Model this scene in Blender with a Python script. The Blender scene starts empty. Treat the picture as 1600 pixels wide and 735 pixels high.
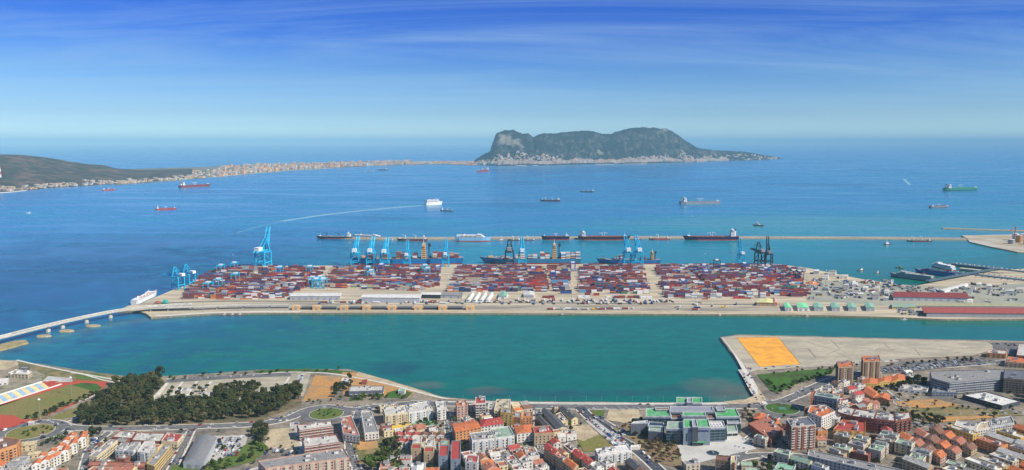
import bpy, math, random
from mathutils import Vector, Matrix
random.seed(7)
R = math.radians
scene = bpy.context.scene
COL = scene.collection
F, H, HY = 1210.0, 330.0, 222.0
PITCH = math.atan((367.5 - HY) / F)
CP, SP = math.cos(PITCH), math.sin(PITCH)

def ray(px, py):
    x, y, z = (px - 800.0), F, (367.5 - py)
    return (x, y * CP + z * SP, -y * SP + z * CP)
def G(px, py, z=0.0):
    """world x, y of the place seen at a photo point, at height z"""
    d = ray(px, py)
    t = (z - H) / d[2]
    return (d[0] * t, d[1] * t)
def GP(pts, z=0.0):
    return [G(a, b, z) for a, b in pts]
def ZY(px, py, Y):
    d = ray(px, py)
    t = Y / d[1]
    return (d[0] * t, H + d[2] * t)
def pix(x, y, z):
    """photo point of a world point (used for wording the labels only)"""
    dz = z - H
    yy = y * CP - dz * SP
    zz = y * SP + dz * CP
    return (800 + F * x / yy, 367.5 - F * zz / yy)

# ---------------------------------------------------------------- materials
MC = {}
def nt(m):
    m.use_nodes = True
    n = m.node_tree.nodes; n.clear()
    return n, m.node_tree.links
def mat(name, color, rough=0.8, var=0.25, scale=0.15, objcol=False, metallic=0.0, spec=0.3, objvar=0.0, second=None, sec_scale=0.03, sec_lo=0.45, sec_hi=0.6, stretch=None, bump=0.0):
    if name in MC: return MC[name]
    m = bpy.data.materials.new(name); n, l = nt(m)
    out = n.new('ShaderNodeOutputMaterial'); b = n.new('ShaderNodeBsdfPrincipled')
    l.new(b.outputs[0], out.inputs[0])
    b.inputs['Roughness'].default_value = rough
    b.inputs['Metallic'].default_value = metallic
    b.inputs['Specular IOR Level'].default_value = spec
    tc = n.new('ShaderNodeNewGeometry')
    mp = n.new('ShaderNodeMapping'); l.new(tc.outputs['Position'], mp.inputs[0])
    if stretch: mp.inputs['Scale'].default_value = stretch
    no = n.new('ShaderNodeTexNoise'); no.inputs['Scale'].default_value = scale
    no.inputs['Detail'].default_value = 6; no.inputs['Roughness'].default_value = 0.65
    l.new(mp.outputs[0], no.inputs['Vector'])
    if objcol:
        oi = n.new('ShaderNodeObjectInfo'); base = oi.outputs['Color']
    else:
        rgb = n.new('ShaderNodeRGB'); rgb.outputs[0].default_value = (*color, 1); base = rgb.outputs[0]
    if second is not None:
        n2 = n.new('ShaderNodeTexNoise'); n2.inputs['Scale'].default_value = sec_scale; n2.inputs['Detail'].default_value = 7
        n2.inputs['Roughness'].default_value = 0.6
        l.new(mp.outputs[0], n2.inputs['Vector'])
        mr = n.new('ShaderNodeMapRange'); mr.inputs[1].default_value = sec_lo; mr.inputs[2].default_value = sec_hi
        l.new(n2.outputs[0], mr.inputs[0])
        mx = n.new('ShaderNodeMix'); mx.data_type = 'RGBA'
        l.new(mr.outputs[0], mx.inputs[0]); l.new(base, mx.inputs[6]); mx.inputs[7].default_value = (*second, 1)
        base = mx.outputs[2]
    mr2 = n.new('ShaderNodeMapRange'); mr2.inputs[1].default_value = 0.3; mr2.inputs[2].default_value = 0.7
    mr2.inputs[3].default_value = 1 - var; mr2.inputs[4].default_value = 1 + var
    l.new(no.outputs[0], mr2.inputs[0])
    val = mr2.outputs[0]
    if objvar:
        oi2 = n.new('ShaderNodeObjectInfo')
        mr3 = n.new('ShaderNodeMapRange'); mr3.inputs[3].default_value = 1 - objvar; mr3.inputs[4].default_value = 1 + objvar
        l.new(oi2.outputs['Random'], mr3.inputs[0])
        mm = n.new('ShaderNodeMath'); mm.operation = 'MULTIPLY'; l.new(val, mm.inputs[0]); l.new(mr3.outputs[0], mm.inputs[1]); val = mm.outputs[0]
    hs = n.new('ShaderNodeVectorMath'); hs.operation = 'SCALE'
    l.new(base, hs.inputs[0]); l.new(val, hs.inputs['Scale'])
    l.new(hs.outputs[0], b.inputs['Base Color'])
    if bump:
        bp = n.new('ShaderNodeBump'); bp.inputs['Strength'].default_value = 0.6; bp.inputs['Distance'].default_value = bump
        l.new(no.outputs[0], bp.inputs['Height']); l.new(bp.outputs[0], b.inputs['Normal'])
    MC[name] = m
    return m

# wall and roof colours
PAL = {
 'white': (0.66, 0.63, 0.57), 'cream': (0.66, 0.55, 0.34), 'yellow': (0.62, 0.42, 0.13), 'tan': (0.45, 0.33, 0.2),
 'pink': (0.52, 0.33, 0.26), 'orange': (0.58, 0.27, 0.11), 'brick': (0.27, 0.1, 0.07), 'grey': (0.33, 0.33, 0.34),
 'beige': (0.5, 0.43, 0.33), 'pale grey': (0.5, 0.52, 0.53), 'brown': (0.2, 0.14, 0.1), 'dark': (0.075, 0.085, 0.1), 'blue grey': (0.22, 0.26, 0.32),
 'slate': (0.13, 0.14, 0.17)}
def wallm(c): return mat('wall_' + c.replace(' ', '_'), PAL[c], 0.85, 0.2, 0.5, stretch=(1, 1, 0.3), second=tuple(v * 0.72 for v in PAL[c]), sec_scale=0.16, sec_lo=0.48, sec_hi=0.7, objvar=0)
ROOFS = {
 'tile': (0.5, 0.15, 0.055), 'red': (0.36, 0.06, 0.05), 'terrace': (0.36, 0.14, 0.09), 'grey': (0.25, 0.245, 0.235), 'pale': (0.5, 0.48, 0.43), 'white': (0.62, 0.61, 0.57),
 'dark': (0.09, 0.095, 0.1), 'green': (0.06, 0.42, 0.09), 'mint': (0.22, 0.42, 0.31), 'sand': (0.48, 0.4, 0.26), 'brown': (0.2, 0.1, 0.07), 'yellow': (0.65, 0.62, 0.3), 'moss': (0.26, 0.36, 0.27), 'slate': (0.13, 0.14, 0.17)}
def roofm(c):
    return mat('roof_' + c, ROOFS[c], 0.85, 0.3, 0.4, second=tuple(v * 0.55 + 0.03 for v in ROOFS[c]), sec_scale=0.12, sec_lo=0.5, sec_hi=0.72)
M_glass = mat('window_glass', (0.03, 0.04, 0.055), 0.15, 0.1, spec=0.6)
M_trim = mat('window_trim', (0.7, 0.69, 0.66), 0.7, 0.1)
M_conc = mat('concrete', (0.42, 0.40, 0.36), 0.9, 0.2, 0.2)
M_paleconc = mat('pale_concrete', (0.58, 0.55, 0.48), 0.9, 0.2, 0.2)
M_obj = mat('painted_surface', (1, 1, 1), 0.5, 0.08, 0.5, objcol=True)
M_tyre = mat('tyre_rubber', (0.02, 0.02, 0.02), 0.9, 0.1)
M_carglass = mat('car_glass', (0.02, 0.025, 0.03), 0.1, 0.1, spec=0.6)
M_rock = mat('shore_rock', (0.2, 0.165, 0.12), 0.95, 0.5, 0.5, second=(0.32, 0.28, 0.2), sec_scale=0.4)
M_white = mat('white_paint', (0.8, 0.8, 0.79), 0.5, 0.06)
M_red = mat('red_paint', (0.5, 0.05, 0.04), 0.5, 0.1)
M_grey = mat('grey_paint', (0.3, 0.31, 0.33), 0.6, 0.1)
M_blk = mat('black_paint', (0.03, 0.035, 0.045), 0.5, 0.1)
M_metal = mat('galvanised_metal', (0.35, 0.36, 0.37), 0.4, 0.1, metallic=0.4)

# ---------------------------------------------------------------- mesh builder
class MB:
    def __init__(s): s.v, s.f, s.m = [], [], []
    def face(s, pts, mi=0):
        i = len(s.v); s.v.extend([tuple(p) for p in pts]); s.f.append(tuple(range(i, i + len(pts)))); s.m.append(mi)
    def box(s, cx, cy, z0, lx, ly, lz, rot=0.0, mi=0, top=None, bottom=True):
        c, sn = math.cos(rot), math.sin(rot); i = len(s.v)
        for z in (z0, z0 + lz):
            for ax, ay in ((-1, -1), (1, -1), (1, 1), (-1, 1)):
                x, y = ax * lx / 2, ay * ly / 2
                s.v.append((cx + x * c - y * sn, cy + x * sn + y * c, z))
        fs = [(i+4, i+5, i+6, i+7), (i, i+1, i+5, i+4), (i+1, i+2, i+6, i+5), (i+2, i+3, i+7, i+6), (i+3, i, i+4, i+7)]
        ms = [mi if top is None else top] + [mi] * 4
        if bottom: fs.append((i+3, i+2, i+1, i)); ms.append(mi)
        s.f += fs; s.m += ms
    def prism(s, poly, z0, z1, mi=0, top=None, bottom=False, toppoly=None):
        tp = toppoly or poly; n = len(poly); i = len(s.v)
        s.v += [(x, y, z0) for x, y in poly] + [(x, y, z1) for x, y in tp]
        s.f.append(tuple(range(i + n, i + 2 * n))); s.m.append(mi if top is None else top)
        for k in range(n):
            k2 = (k + 1) % n
            s.f.append((i + k, i + k2, i + n + k2, i + n + k)); s.m.append(mi)
        if bottom: s.f.append(tuple(reversed(range(i, i + n)))); s.m.append(mi)
    def tube(s, p, q, r, n=6, mi=0, r2=None):
        p, q = Vector(p), Vector(q); d = (q - p)
        if d.length < 1e-6: return
        d.normalize(); a = d.orthogonal().normalized(); b = d.cross(a); i = len(s.v); r2 = r if r2 is None else r2
        for P, rr in ((p, r), (q, r2)):
            for k in range(n):
                t = 2 * math.pi * (k + 0.5) / n
                s.v.append(tuple(P + (a * math.cos(t) + b * math.sin(t)) * rr))
        for k in range(n):
            k2 = (k + 1) % n; s.f.append((i + k, i + k2, i + n + k2, i + n + k)); s.m.append(mi)
        s.f.append(tuple(reversed(range(i, i + n)))); s.m.append(mi)
        s.f.append(tuple(range(i + n, i + 2 * n))); s.m.append(mi)
    def cyl(s, cx, cy, z0, r, h, n=12, mi=0, r2=None, top=None):
        s.tube((cx, cy, z0), (cx, cy, z0 + h), r, n, mi, r2)
        if top is not None: s.m[-1] = top
    def mesh(s, name, mats):
        me = bpy.data.meshes.new(name); me.from_pydata(s.v, [], s.f)
        for m in mats: me.materials.append(m)
        me.polygons.foreach_set('material_index', s.m); me.update()
        return me
    def build(s, name, mats, parent=None, loc=(0, 0, 0), rot=0.0):
        return place(s.mesh(name, mats), name, parent, loc, rot)
def place(me, name, parent=None, loc=(0, 0, 0), rot=0.0, scale=None, color=None):
    o = bpy.data.objects.new(name, me); COL.objects.link(o)
    if parent is not None: o.parent = parent
    o.location = loc
    if rot: o.rotation_euler = (0, 0, rot)
    if scale: o.scale = scale
    if color: o.color = (*color, 1)
    return o
def empty(name, loc, rot=0.0):
    o = bpy.data.objects.new(name, None); COL.objects.link(o); o.location = loc; o.rotation_euler = (0, 0, rot)
    o.empty_display_size = 1
    return o
THINGS = []
def tag(o, label, cat, group=None):
    o['label'] = label; o['category'] = cat
    if group: o['group'] = group
    THINGS.append(o); return o
def kind(o, k, label=None):
    o['kind'] = k
    if label: o['label'] = label
    return o
def ccw(poly):
    a = sum(poly[i][0] * poly[(i + 1) % len(poly)][1] - poly[(i + 1) % len(poly)][0] * poly[i][1] for i in range(len(poly)))
    return list(poly) if a > 0 else list(reversed(poly))
def inside(x, y, poly):
    c = False; j = len(poly) - 1
    for i in range(len(poly)):
        xi, yi = poly[i]; xj, yj = poly[j]
        if (yi > y) != (yj > y) and x < (xj - xi) * (y - yi) / (yj - yi) + xi: c = not c
        j = i
    return c
def copy_tree(o, parent=None):
    c = o.copy(); COL.objects.link(c); c.parent = parent
    for ch in list(o.children): copy_tree(ch, c)
    return c
def offset_poly(poly, d):
    """inset (d>0) of a counter-clockwise polygon"""
    n = len(poly); out = []
    for i in range(n):
        p0, p1, p2 = Vector(poly[i - 1]), Vector(poly[i]), Vector(poly[(i + 1) % n])
        a = (p1 - p0).normalized(); b = (p2 - p1).normalized()
        na, nb = Vector((-a.y, a.x)), Vector((-b.y, b.x)); m = na + nb
        if m.length < 1e-6: m = na.copy()
        m.normalize(); k = max(0.35, m.dot(na))
        q = p1 + m * (d / k); out.append((q.x, q.y))
    return out
def smooth_line(pts, k=6):
    out = []
    for i in range(len(pts) - 1):
        p0, p1, p2, p3 = (Vector(pts[max(i - 1, 0)]), Vector(pts[i]), Vector(pts[i + 1]), Vector(pts[min(i + 2, len(pts) - 1)]))
        for j in range(k):
            t = j / k
            q = 0.5 * ((2 * p1) + (p2 - p0) * t + (2 * p0 - 5 * p1 + 4 * p2 - p3) * t * t + (3 * p1 - p0 - 3 * p2 + p3) * t ** 3)
            out.append((q.x, q.y))
    out.append(tuple(pts[-1])); return out
def sides(pts, w):
    L, Rr = [], []
    for i, p in enumerate(pts):
        a = Vector(pts[max(i - 1, 0)]); b = Vector(pts[min(i + 1, len(pts) - 1)])
        d = (b - a).normalized(); n = Vector((-d.y, d.x)) * w / 2
        L.append((p[0] + n.x, p[1] + n.y)); Rr.append((p[0] - n.x, p[1] - n.y))
    return L, Rr
def strip(mb, pts, w, z, mi=0, thick=0.0):
    L, Rr = sides(pts, w)
    for i in range(len(pts) - 1):
        a, b, c, d = Rr[i], Rr[i + 1], L[i + 1], L[i]
        mb.face([(*a, z), (*b, z), (*c, z), (*d, z)], mi)
        if thick:
            mb.face([(*a, z - thick), (*b, z - thick), (*b, z), (*a, z)], mi); mb.face([(*c, z - thick), (*d, z - thick), (*d, z), (*c, z)], mi)
            mb.face([(*d, z - thick), (*c, z - thick), (*b, z - thick), (*a, z - thick)], mi)

# ---------------------------------------------------------------- camera, light, sky
cam = bpy.data.cameras.new('camera'); co = bpy.data.objects.new('camera', cam); COL.objects.link(co)
co.location = (0, 0, H); co.rotation_euler = (math.pi / 2 - PITCH, 0, 0)
cam.sensor_width = 36; cam.lens = 36 * F / 1600.0; cam.clip_start = 1; cam.clip_end = 200000
scene.camera = co
SUN = Vector((0.80, -0.42, 0.82)).normalized()
sl = bpy.data.lights.new('sun', 'SUN'); sl.energy = 4.8; sl.angle = R(0.5); sl.color = (1.0, 0.92, 0.79)
so = bpy.data.objects.new('sun', sl); COL.objects.link(so); so.rotation_euler = (-SUN).to_track_quat('-Z', 'Y').to_euler()
so.location = (200, -200, 900)
w = bpy.data.worlds.new('World'); scene.world = w; w.use_nodes = True
n = w.node_tree.nodes; l = w.node_tree.links; n.clear()
wo = n.new('ShaderNodeOutputWorld'); bg = n.new('ShaderNodeBackground'); l.new(bg.outputs[0], wo.inputs[0])
sky = n.new('ShaderNodeTexSky'); sky.sky_type = 'NISHITA'; sky.sun_disc = False
sky.sun_elevation = math.asin(SUN.z); sky.sun_rotation = math.atan2(SUN.x, SUN.y)
sky.altitude = 300; sky.air_density = 1.0; sky.dust_density = 0.6; sky.ozone_density = 2.0
bg.inputs['Strength'].default_value = 0.11
tc = n.new('ShaderNodeTexCoord'); vmx = n.new('ShaderNodeVectorMath'); vmx.operation = 'MAXIMUM'; vmx.inputs[1].default_value = (-2, -2, 0.006); l.new(tc.outputs['Generated'], vmx.inputs[0]); l.new(vmx.outputs[0], sky.inputs[0])
sep = n.new('ShaderNodeSeparateXYZ'); l.new(tc.outputs['Generated'], sep.inputs[0])
ramp = n.new('ShaderNodeValToRGB'); l.new(sep.outputs[2], ramp.inputs[0])
el = ramp.color_ramp.elements
SKYRAMP = [(0.0, (0.42, 0.60, 0.88)), (0.012, (0.40, 0.60, 0.88)), (0.035, (0.265, 0.41, 0.65)), (0.084, (0.17, 0.305, 0.56)), (0.133, (0.085, 0.20, 0.54)), (0.18, (0.055, 0.16, 0.52)), (0.35, (0.08, 0.2, 0.45)), (0.8, (0.5, 0.55, 0.62))]
while len(el) < len(SKYRAMP): el.new(0.5)
for e, (p, c) in zip(el, SKYRAMP): e.position = p; e.color = (*c, 1)
mul = n.new('ShaderNodeMix'); mul.data_type = 'RGBA'; mul.blend_type = 'MULTIPLY'; mul.inputs[0].default_value = 1
rs_ = n.new('ShaderNodeVectorMath'); rs_.operation = 'SCALE'; rs_.inputs['Scale'].default_value = 1 / 0.6; l.new(ramp.outputs[0], rs_.inputs[0])
l.new(sky.outputs[0], mul.inputs[6]); l.new(rs_.outputs[0], mul.inputs[7])
# cirrus: direction divided by height gives streaks on a high layer
zz = n.new('ShaderNodeMath'); zz.operation = 'ADD'; l.new(sep.outputs[2], zz.inputs[0]); zz.inputs[1].default_value = 0.06
dv = n.new('ShaderNodeVectorMath'); dv.operation = 'DIVIDE'
cz = n.new('ShaderNodeCombineXYZ'); l.new(zz.outputs[0], cz.inputs[0]); l.new(zz.outputs[0], cz.inputs[1]); cz.inputs[2].default_value = 1
l.new(tc.outputs['Generated'], dv.inputs[0]); l.new(cz.outputs[0], dv.inputs[1])
mpg = n.new('ShaderNodeMapping'); mpg.inputs['Rotation'].default_value = (0, 0, R(24)); mpg.inputs['Scale'].default_value = (0.36, 1.25, 0.3); mpg.inputs['Location'].default_value = (3.1, 1.7, 0)
l.new(dv.outputs[0], mpg.inputs[0])
cn = n.new('ShaderNodeTexNoise'); cn.inputs['Scale'].default_value = 0.55; cn.inputs['Detail'].default_value = 8; cn.inputs['Roughness'].default_value = 0.68; cn.inputs['Distortion'].default_value = 1.2
l.new(mpg.outputs[0], cn.inputs['Vector'])
cm = n.new('ShaderNodeMapRange'); cm.inputs[1].default_value = 0.42; cm.inputs[2].default_value = 0.74; cm.inputs[4].default_value = 0.42
l.new(cn.outputs[0], cm.inputs[0])
addc = n.new('ShaderNodeMix'); addc.data_type = 'RGBA'; l.new(cm.outputs[0], addc.inputs[0]); l.new(mul.outputs[2], addc.inputs[6])
addc.inputs[7].default_value = (2.9, 4.5, 6.1, 1)
l.new(addc.outputs[2], bg.inputs[0])
vs = scene.view_settings; vs.view_transform = 'Standard'; vs.look = 'None'; vs.exposure = 0.3; vs.gamma = 1; vs.use_curve_mapping = False
scene.cycles.max_bounces = 5; scene.cycles.diffuse_bounces = 2; scene.cycles.glossy_bounces = 2; scene.cycles.volume_bounces = 1
scene.cycles.transparent_max_bounces = 8
# ---------------------------------------------------------------- water
wm = bpy.data.materials.new('harbour_water'); n, l = nt(wm)
out = n.new('ShaderNodeOutputMaterial'); b = n.new('ShaderNodeBsdfPrincipled'); l.new(b.outputs[0], out.inputs[0])
b.inputs['IOR'].default_value = 1.33
geo = n.new('ShaderNodeNewGeometry'); sp = n.new('ShaderNodeSeparateXYZ'); l.new(geo.outputs['Position'], sp.inputs[0])
def noise(scale, det=5, rough=0.55, stretch=(1, 1, 1), rot=0.0, dist=0.0):
    mp = n.new('ShaderNodeMapping'); mp.inputs['Scale'].default_value = stretch; mp.inputs['Rotation'].default_value = (0, 0, rot)
    l.new(geo.outputs['Position'], mp.inputs[0])
    t = n.new('ShaderNodeTexNoise'); t.inputs['Scale'].default_value = scale; t.inputs['Detail'].default_value = det
    t.inputs['Roughness'].default_value = rough; t.inputs['Distortion'].default_value = dist
    l.new(mp.outputs[0], t.inputs['Vector']); return t.outputs[0]
def mrange(src, a, bb, c=0.0, d=1.0):
    m = n.new('ShaderNodeMapRange'); m.inputs[1].default_value = a; m.inputs[2].default_value = bb; m.inputs[3].default_value = c; m.inputs[4].default_value = d
    l.new(src, m.inputs[0]); return m.outputs[0]
def math2(op, a, bb):
    m = n.new('ShaderNodeMath'); m.operation = op
    for i, v in enumerate((a, bb)):
        if isinstance(v, (int, float)): m.inputs[i].default_value = v
        else: l.new(v, m.inputs[i])
    return m.outputs[0]
def mixc(fac, a, bb):
    m = n.new('ShaderNodeMix'); m.data_type = 'RGBA'
    l.new(fac, m.inputs[0]) if not isinstance(fac, float) else setattr(m.inputs[0], 'default_value', fac)
    for i, v in ((6, a), (7, bb)):
        if isinstance(v, tuple): m.inputs[i].default_value = (*v, 1)
        else: l.new(v, m.inputs[i])
    return m.outputs[2]
big = noise(0.0016, 5, 0.6, (0.5, 1, 1), 0.2, 1.0)
warp = math2('MULTIPLY', math2('SUBTRACT', big, 0.5), 700.0)
Yw = math2('ADD', sp.outputs[1], warp)
# the turbid teal of the harbour basin runs out into the blue of the open bay; west of the causeway it is blue too
diag = math2('SUBTRACT', Yw, math2('MULTIPLY', math2('MINIMUM', math2('ADD', sp.outputs[0], 420.0), 0.0), 2.4))
diag = math2('SUBTRACT', diag, math2('MULTIPLY', math2('MAXIMUM', sp.outputs[0], 0.0), 0.45))
c1 = mixc(mrange(diag, 1450.0, 2100.0), (0.002, 0.13, 0.085), (0.003, 0.21, 0.24))
c2 = mixc(mrange(diag, 2050.0, 3300.0), c1, (0.002, 0.165, 0.34))
c3 = mixc(mrange(diag, 3500.0, 8000.0), c2, (0.003, 0.16, 0.40))
streak = noise(0.0035, 6, 0.62, (0.28, 1, 1), -0.12, 1.5)
c4 = mixc(math2('MULTIPLY', mrange(streak, 0.5, 0.66, 0.0, 0.6), mrange(sp.outputs[1], 1350.0, 2400.0, 0.12, 1.0)), c3, (0.04, 0.30, 0.42))
patch = noise(0.0016, 4, 0.5, (0.6, 1, 1), 0.6, 0.4)
c5 = mixc(math2('MULTIPLY', mrange(patch, 0.30, 0.44, 0.5, 0.0), mrange(sp.outputs[1], 1350.0, 2400.0, 0.2, 1.0)), c4, (0.002, 0.075, 0.20))
# shallows: sandy bottom glows through near the town shore, weed darkens parts of it
def spot(px, py, rx, ry):
    cx, cy = G(px, py)
    dx = math2('DIVIDE', math2('SUBTRACT', sp.outputs[0], cx), rx); dy = math2('DIVIDE', math2('SUBTRACT', sp.outputs[1], cy), ry)
    d = math2('ADD', math2('MULTIPLY', dx, dx), math2('MULTIPLY', dy, dy))
    d = math2('ADD', d, math2('MULTIPLY', math2('SUBTRACT', noise(0.018, 5, 0.6), 0.5), 2.6))
    return mrange(d, 1.2, 0.0, 0.0, 1.0)
c6 = mixc(math2('MULTIPLY', spot(1140, 608, 62, 50), 0.45), c5, (0.22, 0.13, 0.07))
c7 = mixc(math2('MULTIPLY', spot(668, 602, 26, 18), 0.35), c6, (0.17, 0.12, 0.07))
c7 = mixc(math2('MULTIPLY', spot(757, 610, 30, 18), 0.35), c7, (0.19, 0.12, 0.06))
c7 = mixc(math2('MULTIPLY', spot(615, 575, 40, 50), 0.55), c7, (0.005, 0.04, 0.065))
c7 = mixc(math2('MULTIPLY', spot(840, 615, 150, 24), 0.45), c7, (0.02, 0.05, 0.08))
c7 = mixc(math2('MULTIPLY', spot(1060, 612, 90, 30), 0.35), c7, (0.03, 0.05, 0.06))
c7 = mixc(math2('MULTIPLY', spot(1250, 350, 900, 420), 0.65), c7, (0.06, 0.27, 0.25))
c7 = mixc(math2('MULTIPLY', spot(30, 440, 900, 1100), 0.9), c7, (0.002, 0.055, 0.13))
rip = noise(0.05, 5, 0.6, (0.5, 1, 1))
c8 = n.new('ShaderNodeVectorMath'); c8.operation = 'SCALE'; l.new(c7, c8.inputs[0]); l.new(mrange(rip, 0.35, 0.65, 0.88, 1.12), c8.inputs['Scale'])
l.new(c8.outputs[0], b.inputs['Base Color'])
l.new(mrange(streak, 0.4, 0.7, 0.16, 0.36), b.inputs['Roughness'])
bp = n.new('ShaderNodeBump'); bp.inputs['Strength'].default_value = 0.5; bp.inputs['Distance'].default_value = 0.6
l.new(noise(0.09, 6, 0.7, (0.6, 1, 1)), bp.inputs['Height']); l.new(bp.outputs[0], b.inputs['Normal'])
mb = MB(); S = 90000
mb.face([(-S, -400, 0), (S, -400, 0), (S, S, 0), (-S, S, 0)])
kind(mb.build('water', [wm]), 'structure')

# ---------------------------------------------------------------- haze
hm = bpy.data.materials.new('air_haze'); n, l = nt(hm)
out = n.new('ShaderNodeOutputMaterial'); pv = n.new('ShaderNodeVolumePrincipled')
pv.inputs['Density'].default_value = 3.6e-5; pv.inputs['Color'].default_value = (0.38, 0.66, 0.75, 1); pv.inputs['Anisotropy'].default_value = -0.25
l.new(pv.outputs[0], out.inputs['Volume'])
mb = MB(); mb.box(0, S / 2 - 200, -1.0, 2 * S + 400, S + 1200, 561.0)
if 3.6e-5: kind(mb.build('haze', [hm]), 'stuff', 'thin blue haze over the bay')

# ---------------------------------------------------------------- land sheets
def noisy(pts, amp, step=18):
    out = []
    for i in range(len(pts)):
        a, bb = Vector(pts[i]), Vector(pts[(i + 1) % len(pts)]); d = (bb - a).length
        k = max(1, min(30, int(d / step)))
        for j in range(k):
            p = a.lerp(bb, j / k)
            if j: p += Vector((random.uniform(-amp, amp), random.uniform(-amp, amp)))
            out.append((p.x, p.y))
    return out
LZ = 3.0   # height of the town ground
shore = [(-60, 556), (0, 562), (60, 568), (130, 579), (200, 589), (250, 588), (330, 584), (400, 578), (480, 577), (545, 577), (600, 592), (650, 607), (690, 620), (740, 625), (820, 627), (900, 628), (1000, 629), (1100, 629), (1160, 626), (1183, 616), (1180, 605), (1165, 580), (1150, 560), (1135, 540), (1125, 527), (1150, 523), (1250, 525), (1400, 529), (1560, 532), (1640, 534)]
sp_ = GP(shore, LZ)
land = [(-1100, sp_[0][1])] + sp_ + [(1700, sp_[-1][1]), (1700, 260), (-1100, 260)]
land = noisy(ccw(land), 1.2, 14)
M_ground = mat('town_ground', (0.27, 0.225, 0.165), 0.95, 0.4, 0.25, second=(0.145, 0.13, 0.11), sec_scale=0.03, sec_lo=0.42, sec_hi=0.6)
mb = MB(); mb.prism(offset_poly(land, -5), -6, LZ, 0, 1, toppoly=land)
kind(mb.build('ground', [M_rock, M_ground]), 'structure')
# rocks of the sea wall
EDGE = sp_
LAYER = [0]; KEEPOUT = []
def sheet(name, pts, m, z=None, raw=False, amp=0.0, k='structure', lab=None):
    """a flat sheet of ground, each a little above the last"""
    LAYER[0] += 1
    z = LZ + 0.02 + 0.006 * LAYER[0] if z is None else z
    p = pts if raw else GP(pts, LZ)
    p = ccw(p)
    if name not in ('road', 'running_track'): KEEPOUT.append(p)
    if amp: p = noisy(p, amp, 8)
    mb = MB(); mb.face([(x, y, z) for x, y in p])
    return kind(mb.build(name, [m]), k, lab)
GR = lambda nm, c, s=None, **k: mat(nm, c, 0.95, k.pop('var', 0.3), k.pop('scale', 0.3), second=s, **k)
M_grass = GR('grass_field', (0.085, 0.14, 0.025), (0.12, 0.13, 0.03), sec_scale=0.05)
M_field = GR('dry_sports_turf', (0.17, 0.165, 0.045), (0.21, 0.17, 0.06), sec_scale=0.03)
M_track = GR('running_track_red', (0.42, 0.07, 0.04), var=0.15)
M_sand = GR('bare_sand_ground', (0.48, 0.39, 0.25), (0.36, 0.29, 0.19), sec_scale=0.05)
M_dirt = GR('orange_dirt', (0.46, 0.24, 0.08), (0.36, 0.22, 0.1), sec_scale=0.05)
M_park = GR('lush_grass', (0.05, 0.125, 0.015), (0.05, 0.075, 0.02), sec_scale=0.06)
M_scrub = GR('scrub_ground', (0.13, 0.13, 0.05), (0.25, 0.19, 0.09), sec_scale=0.06)
M_gravel = GR('reclaimed_gravel', (0.43, 0.38, 0.28), (0.32, 0.29, 0.22), sec_scale=0.03, var=0.16, scale=0.2, stretch=(0.5, 1.3, 1))
M_pave = GR('paving', (0.52, 0.5, 0.46), (0.4, 0.38, 0.35), sec_scale=0.07, var=0.15)
M_asph = GR('asphalt', (0.15, 0.148, 0.145), (0.11, 0.11, 0.11), sec_scale=0.08, var=0.2)
M_dasph = GR('dark_asphalt', (0.055, 0.062, 0.075), (0.07, 0.075, 0.085), sec_scale=0.08, var=0.2)
M_line = mat('road_paint', (0.7, 0.7, 0.68), 0.8, 0.15)
M_yell = GR('yellow_sand_pitch', (0.80, 0.37, 0.045), (0.66, 0.30, 0.05), sec_scale=0.07, var=0.14)
M_woodfloor = GR('wood_floor', (0.11, 0.10, 0.055), (0.2, 0.15, 0.08), sec_scale=0.1)  # dark brown floor under the trees, paler brown mixed in by noise

M_yard0 = GR('worn_yard', (0.3, 0.26, 0.19), (0.16, 0.16, 0.1), sec_scale=0.06)
# left coast: paths, sports ground
sheet('sand_ground', [(-60, 560), (0, 563), (27, 564), (30, 570), (10, 578), (-60, 580)], M_sand)
sheet('scrub_ground', [(28, 566), (60, 570), (130, 581), (205, 591), (200, 610), (150, 606), (100, 598), (60, 590), (30, 580)], M_scrub)
sheet('paved_yard', [(30, 582), (50, 576), (70, 586), (60, 600), (20, 612), (-60, 614), (-60, 596)], M_yard0)
sheet('lawn', [(120, 586), (150, 583), (170, 590), (150, 598), (118, 594)], M_grass)
sheet('paved_lot', [(62, 600), (75, 588), (112, 591), (114, 597), (90, 603), (60, 604)], M_pave)
sheet('running_track', [(-60, 628), (0, 618), (70, 596), (80, 598), (110, 597), (120, 594), (171, 597), (168, 610), (60, 656), (0, 672), (-60, 680)], M_track)
sheet('sports_field', [(-60, 655), (0, 634), (40, 622), (95, 606), (108, 601), (124, 602), (150, 603), (158, 607), (138, 622), (112, 630), (62, 655), (36, 656), (20, 649), (-60, 650)], M_field)
sheet('green_grass', [(112, 602), (130, 598), (152, 600), (160, 607), (150, 612)], M_park)
sheet('dry_grass_strip', [(36, 660), (70, 655), (130, 633), (150, 620), (160, 612), (160, 625), (112, 652), (60, 664)], M_field)
sheet('red_court', [(-60, 652), (0, 648), (24, 652), (26, 658), (42, 655), (42, 660), (20, 668), (-60, 676)], M_track, z=LZ + 0.3)
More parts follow.
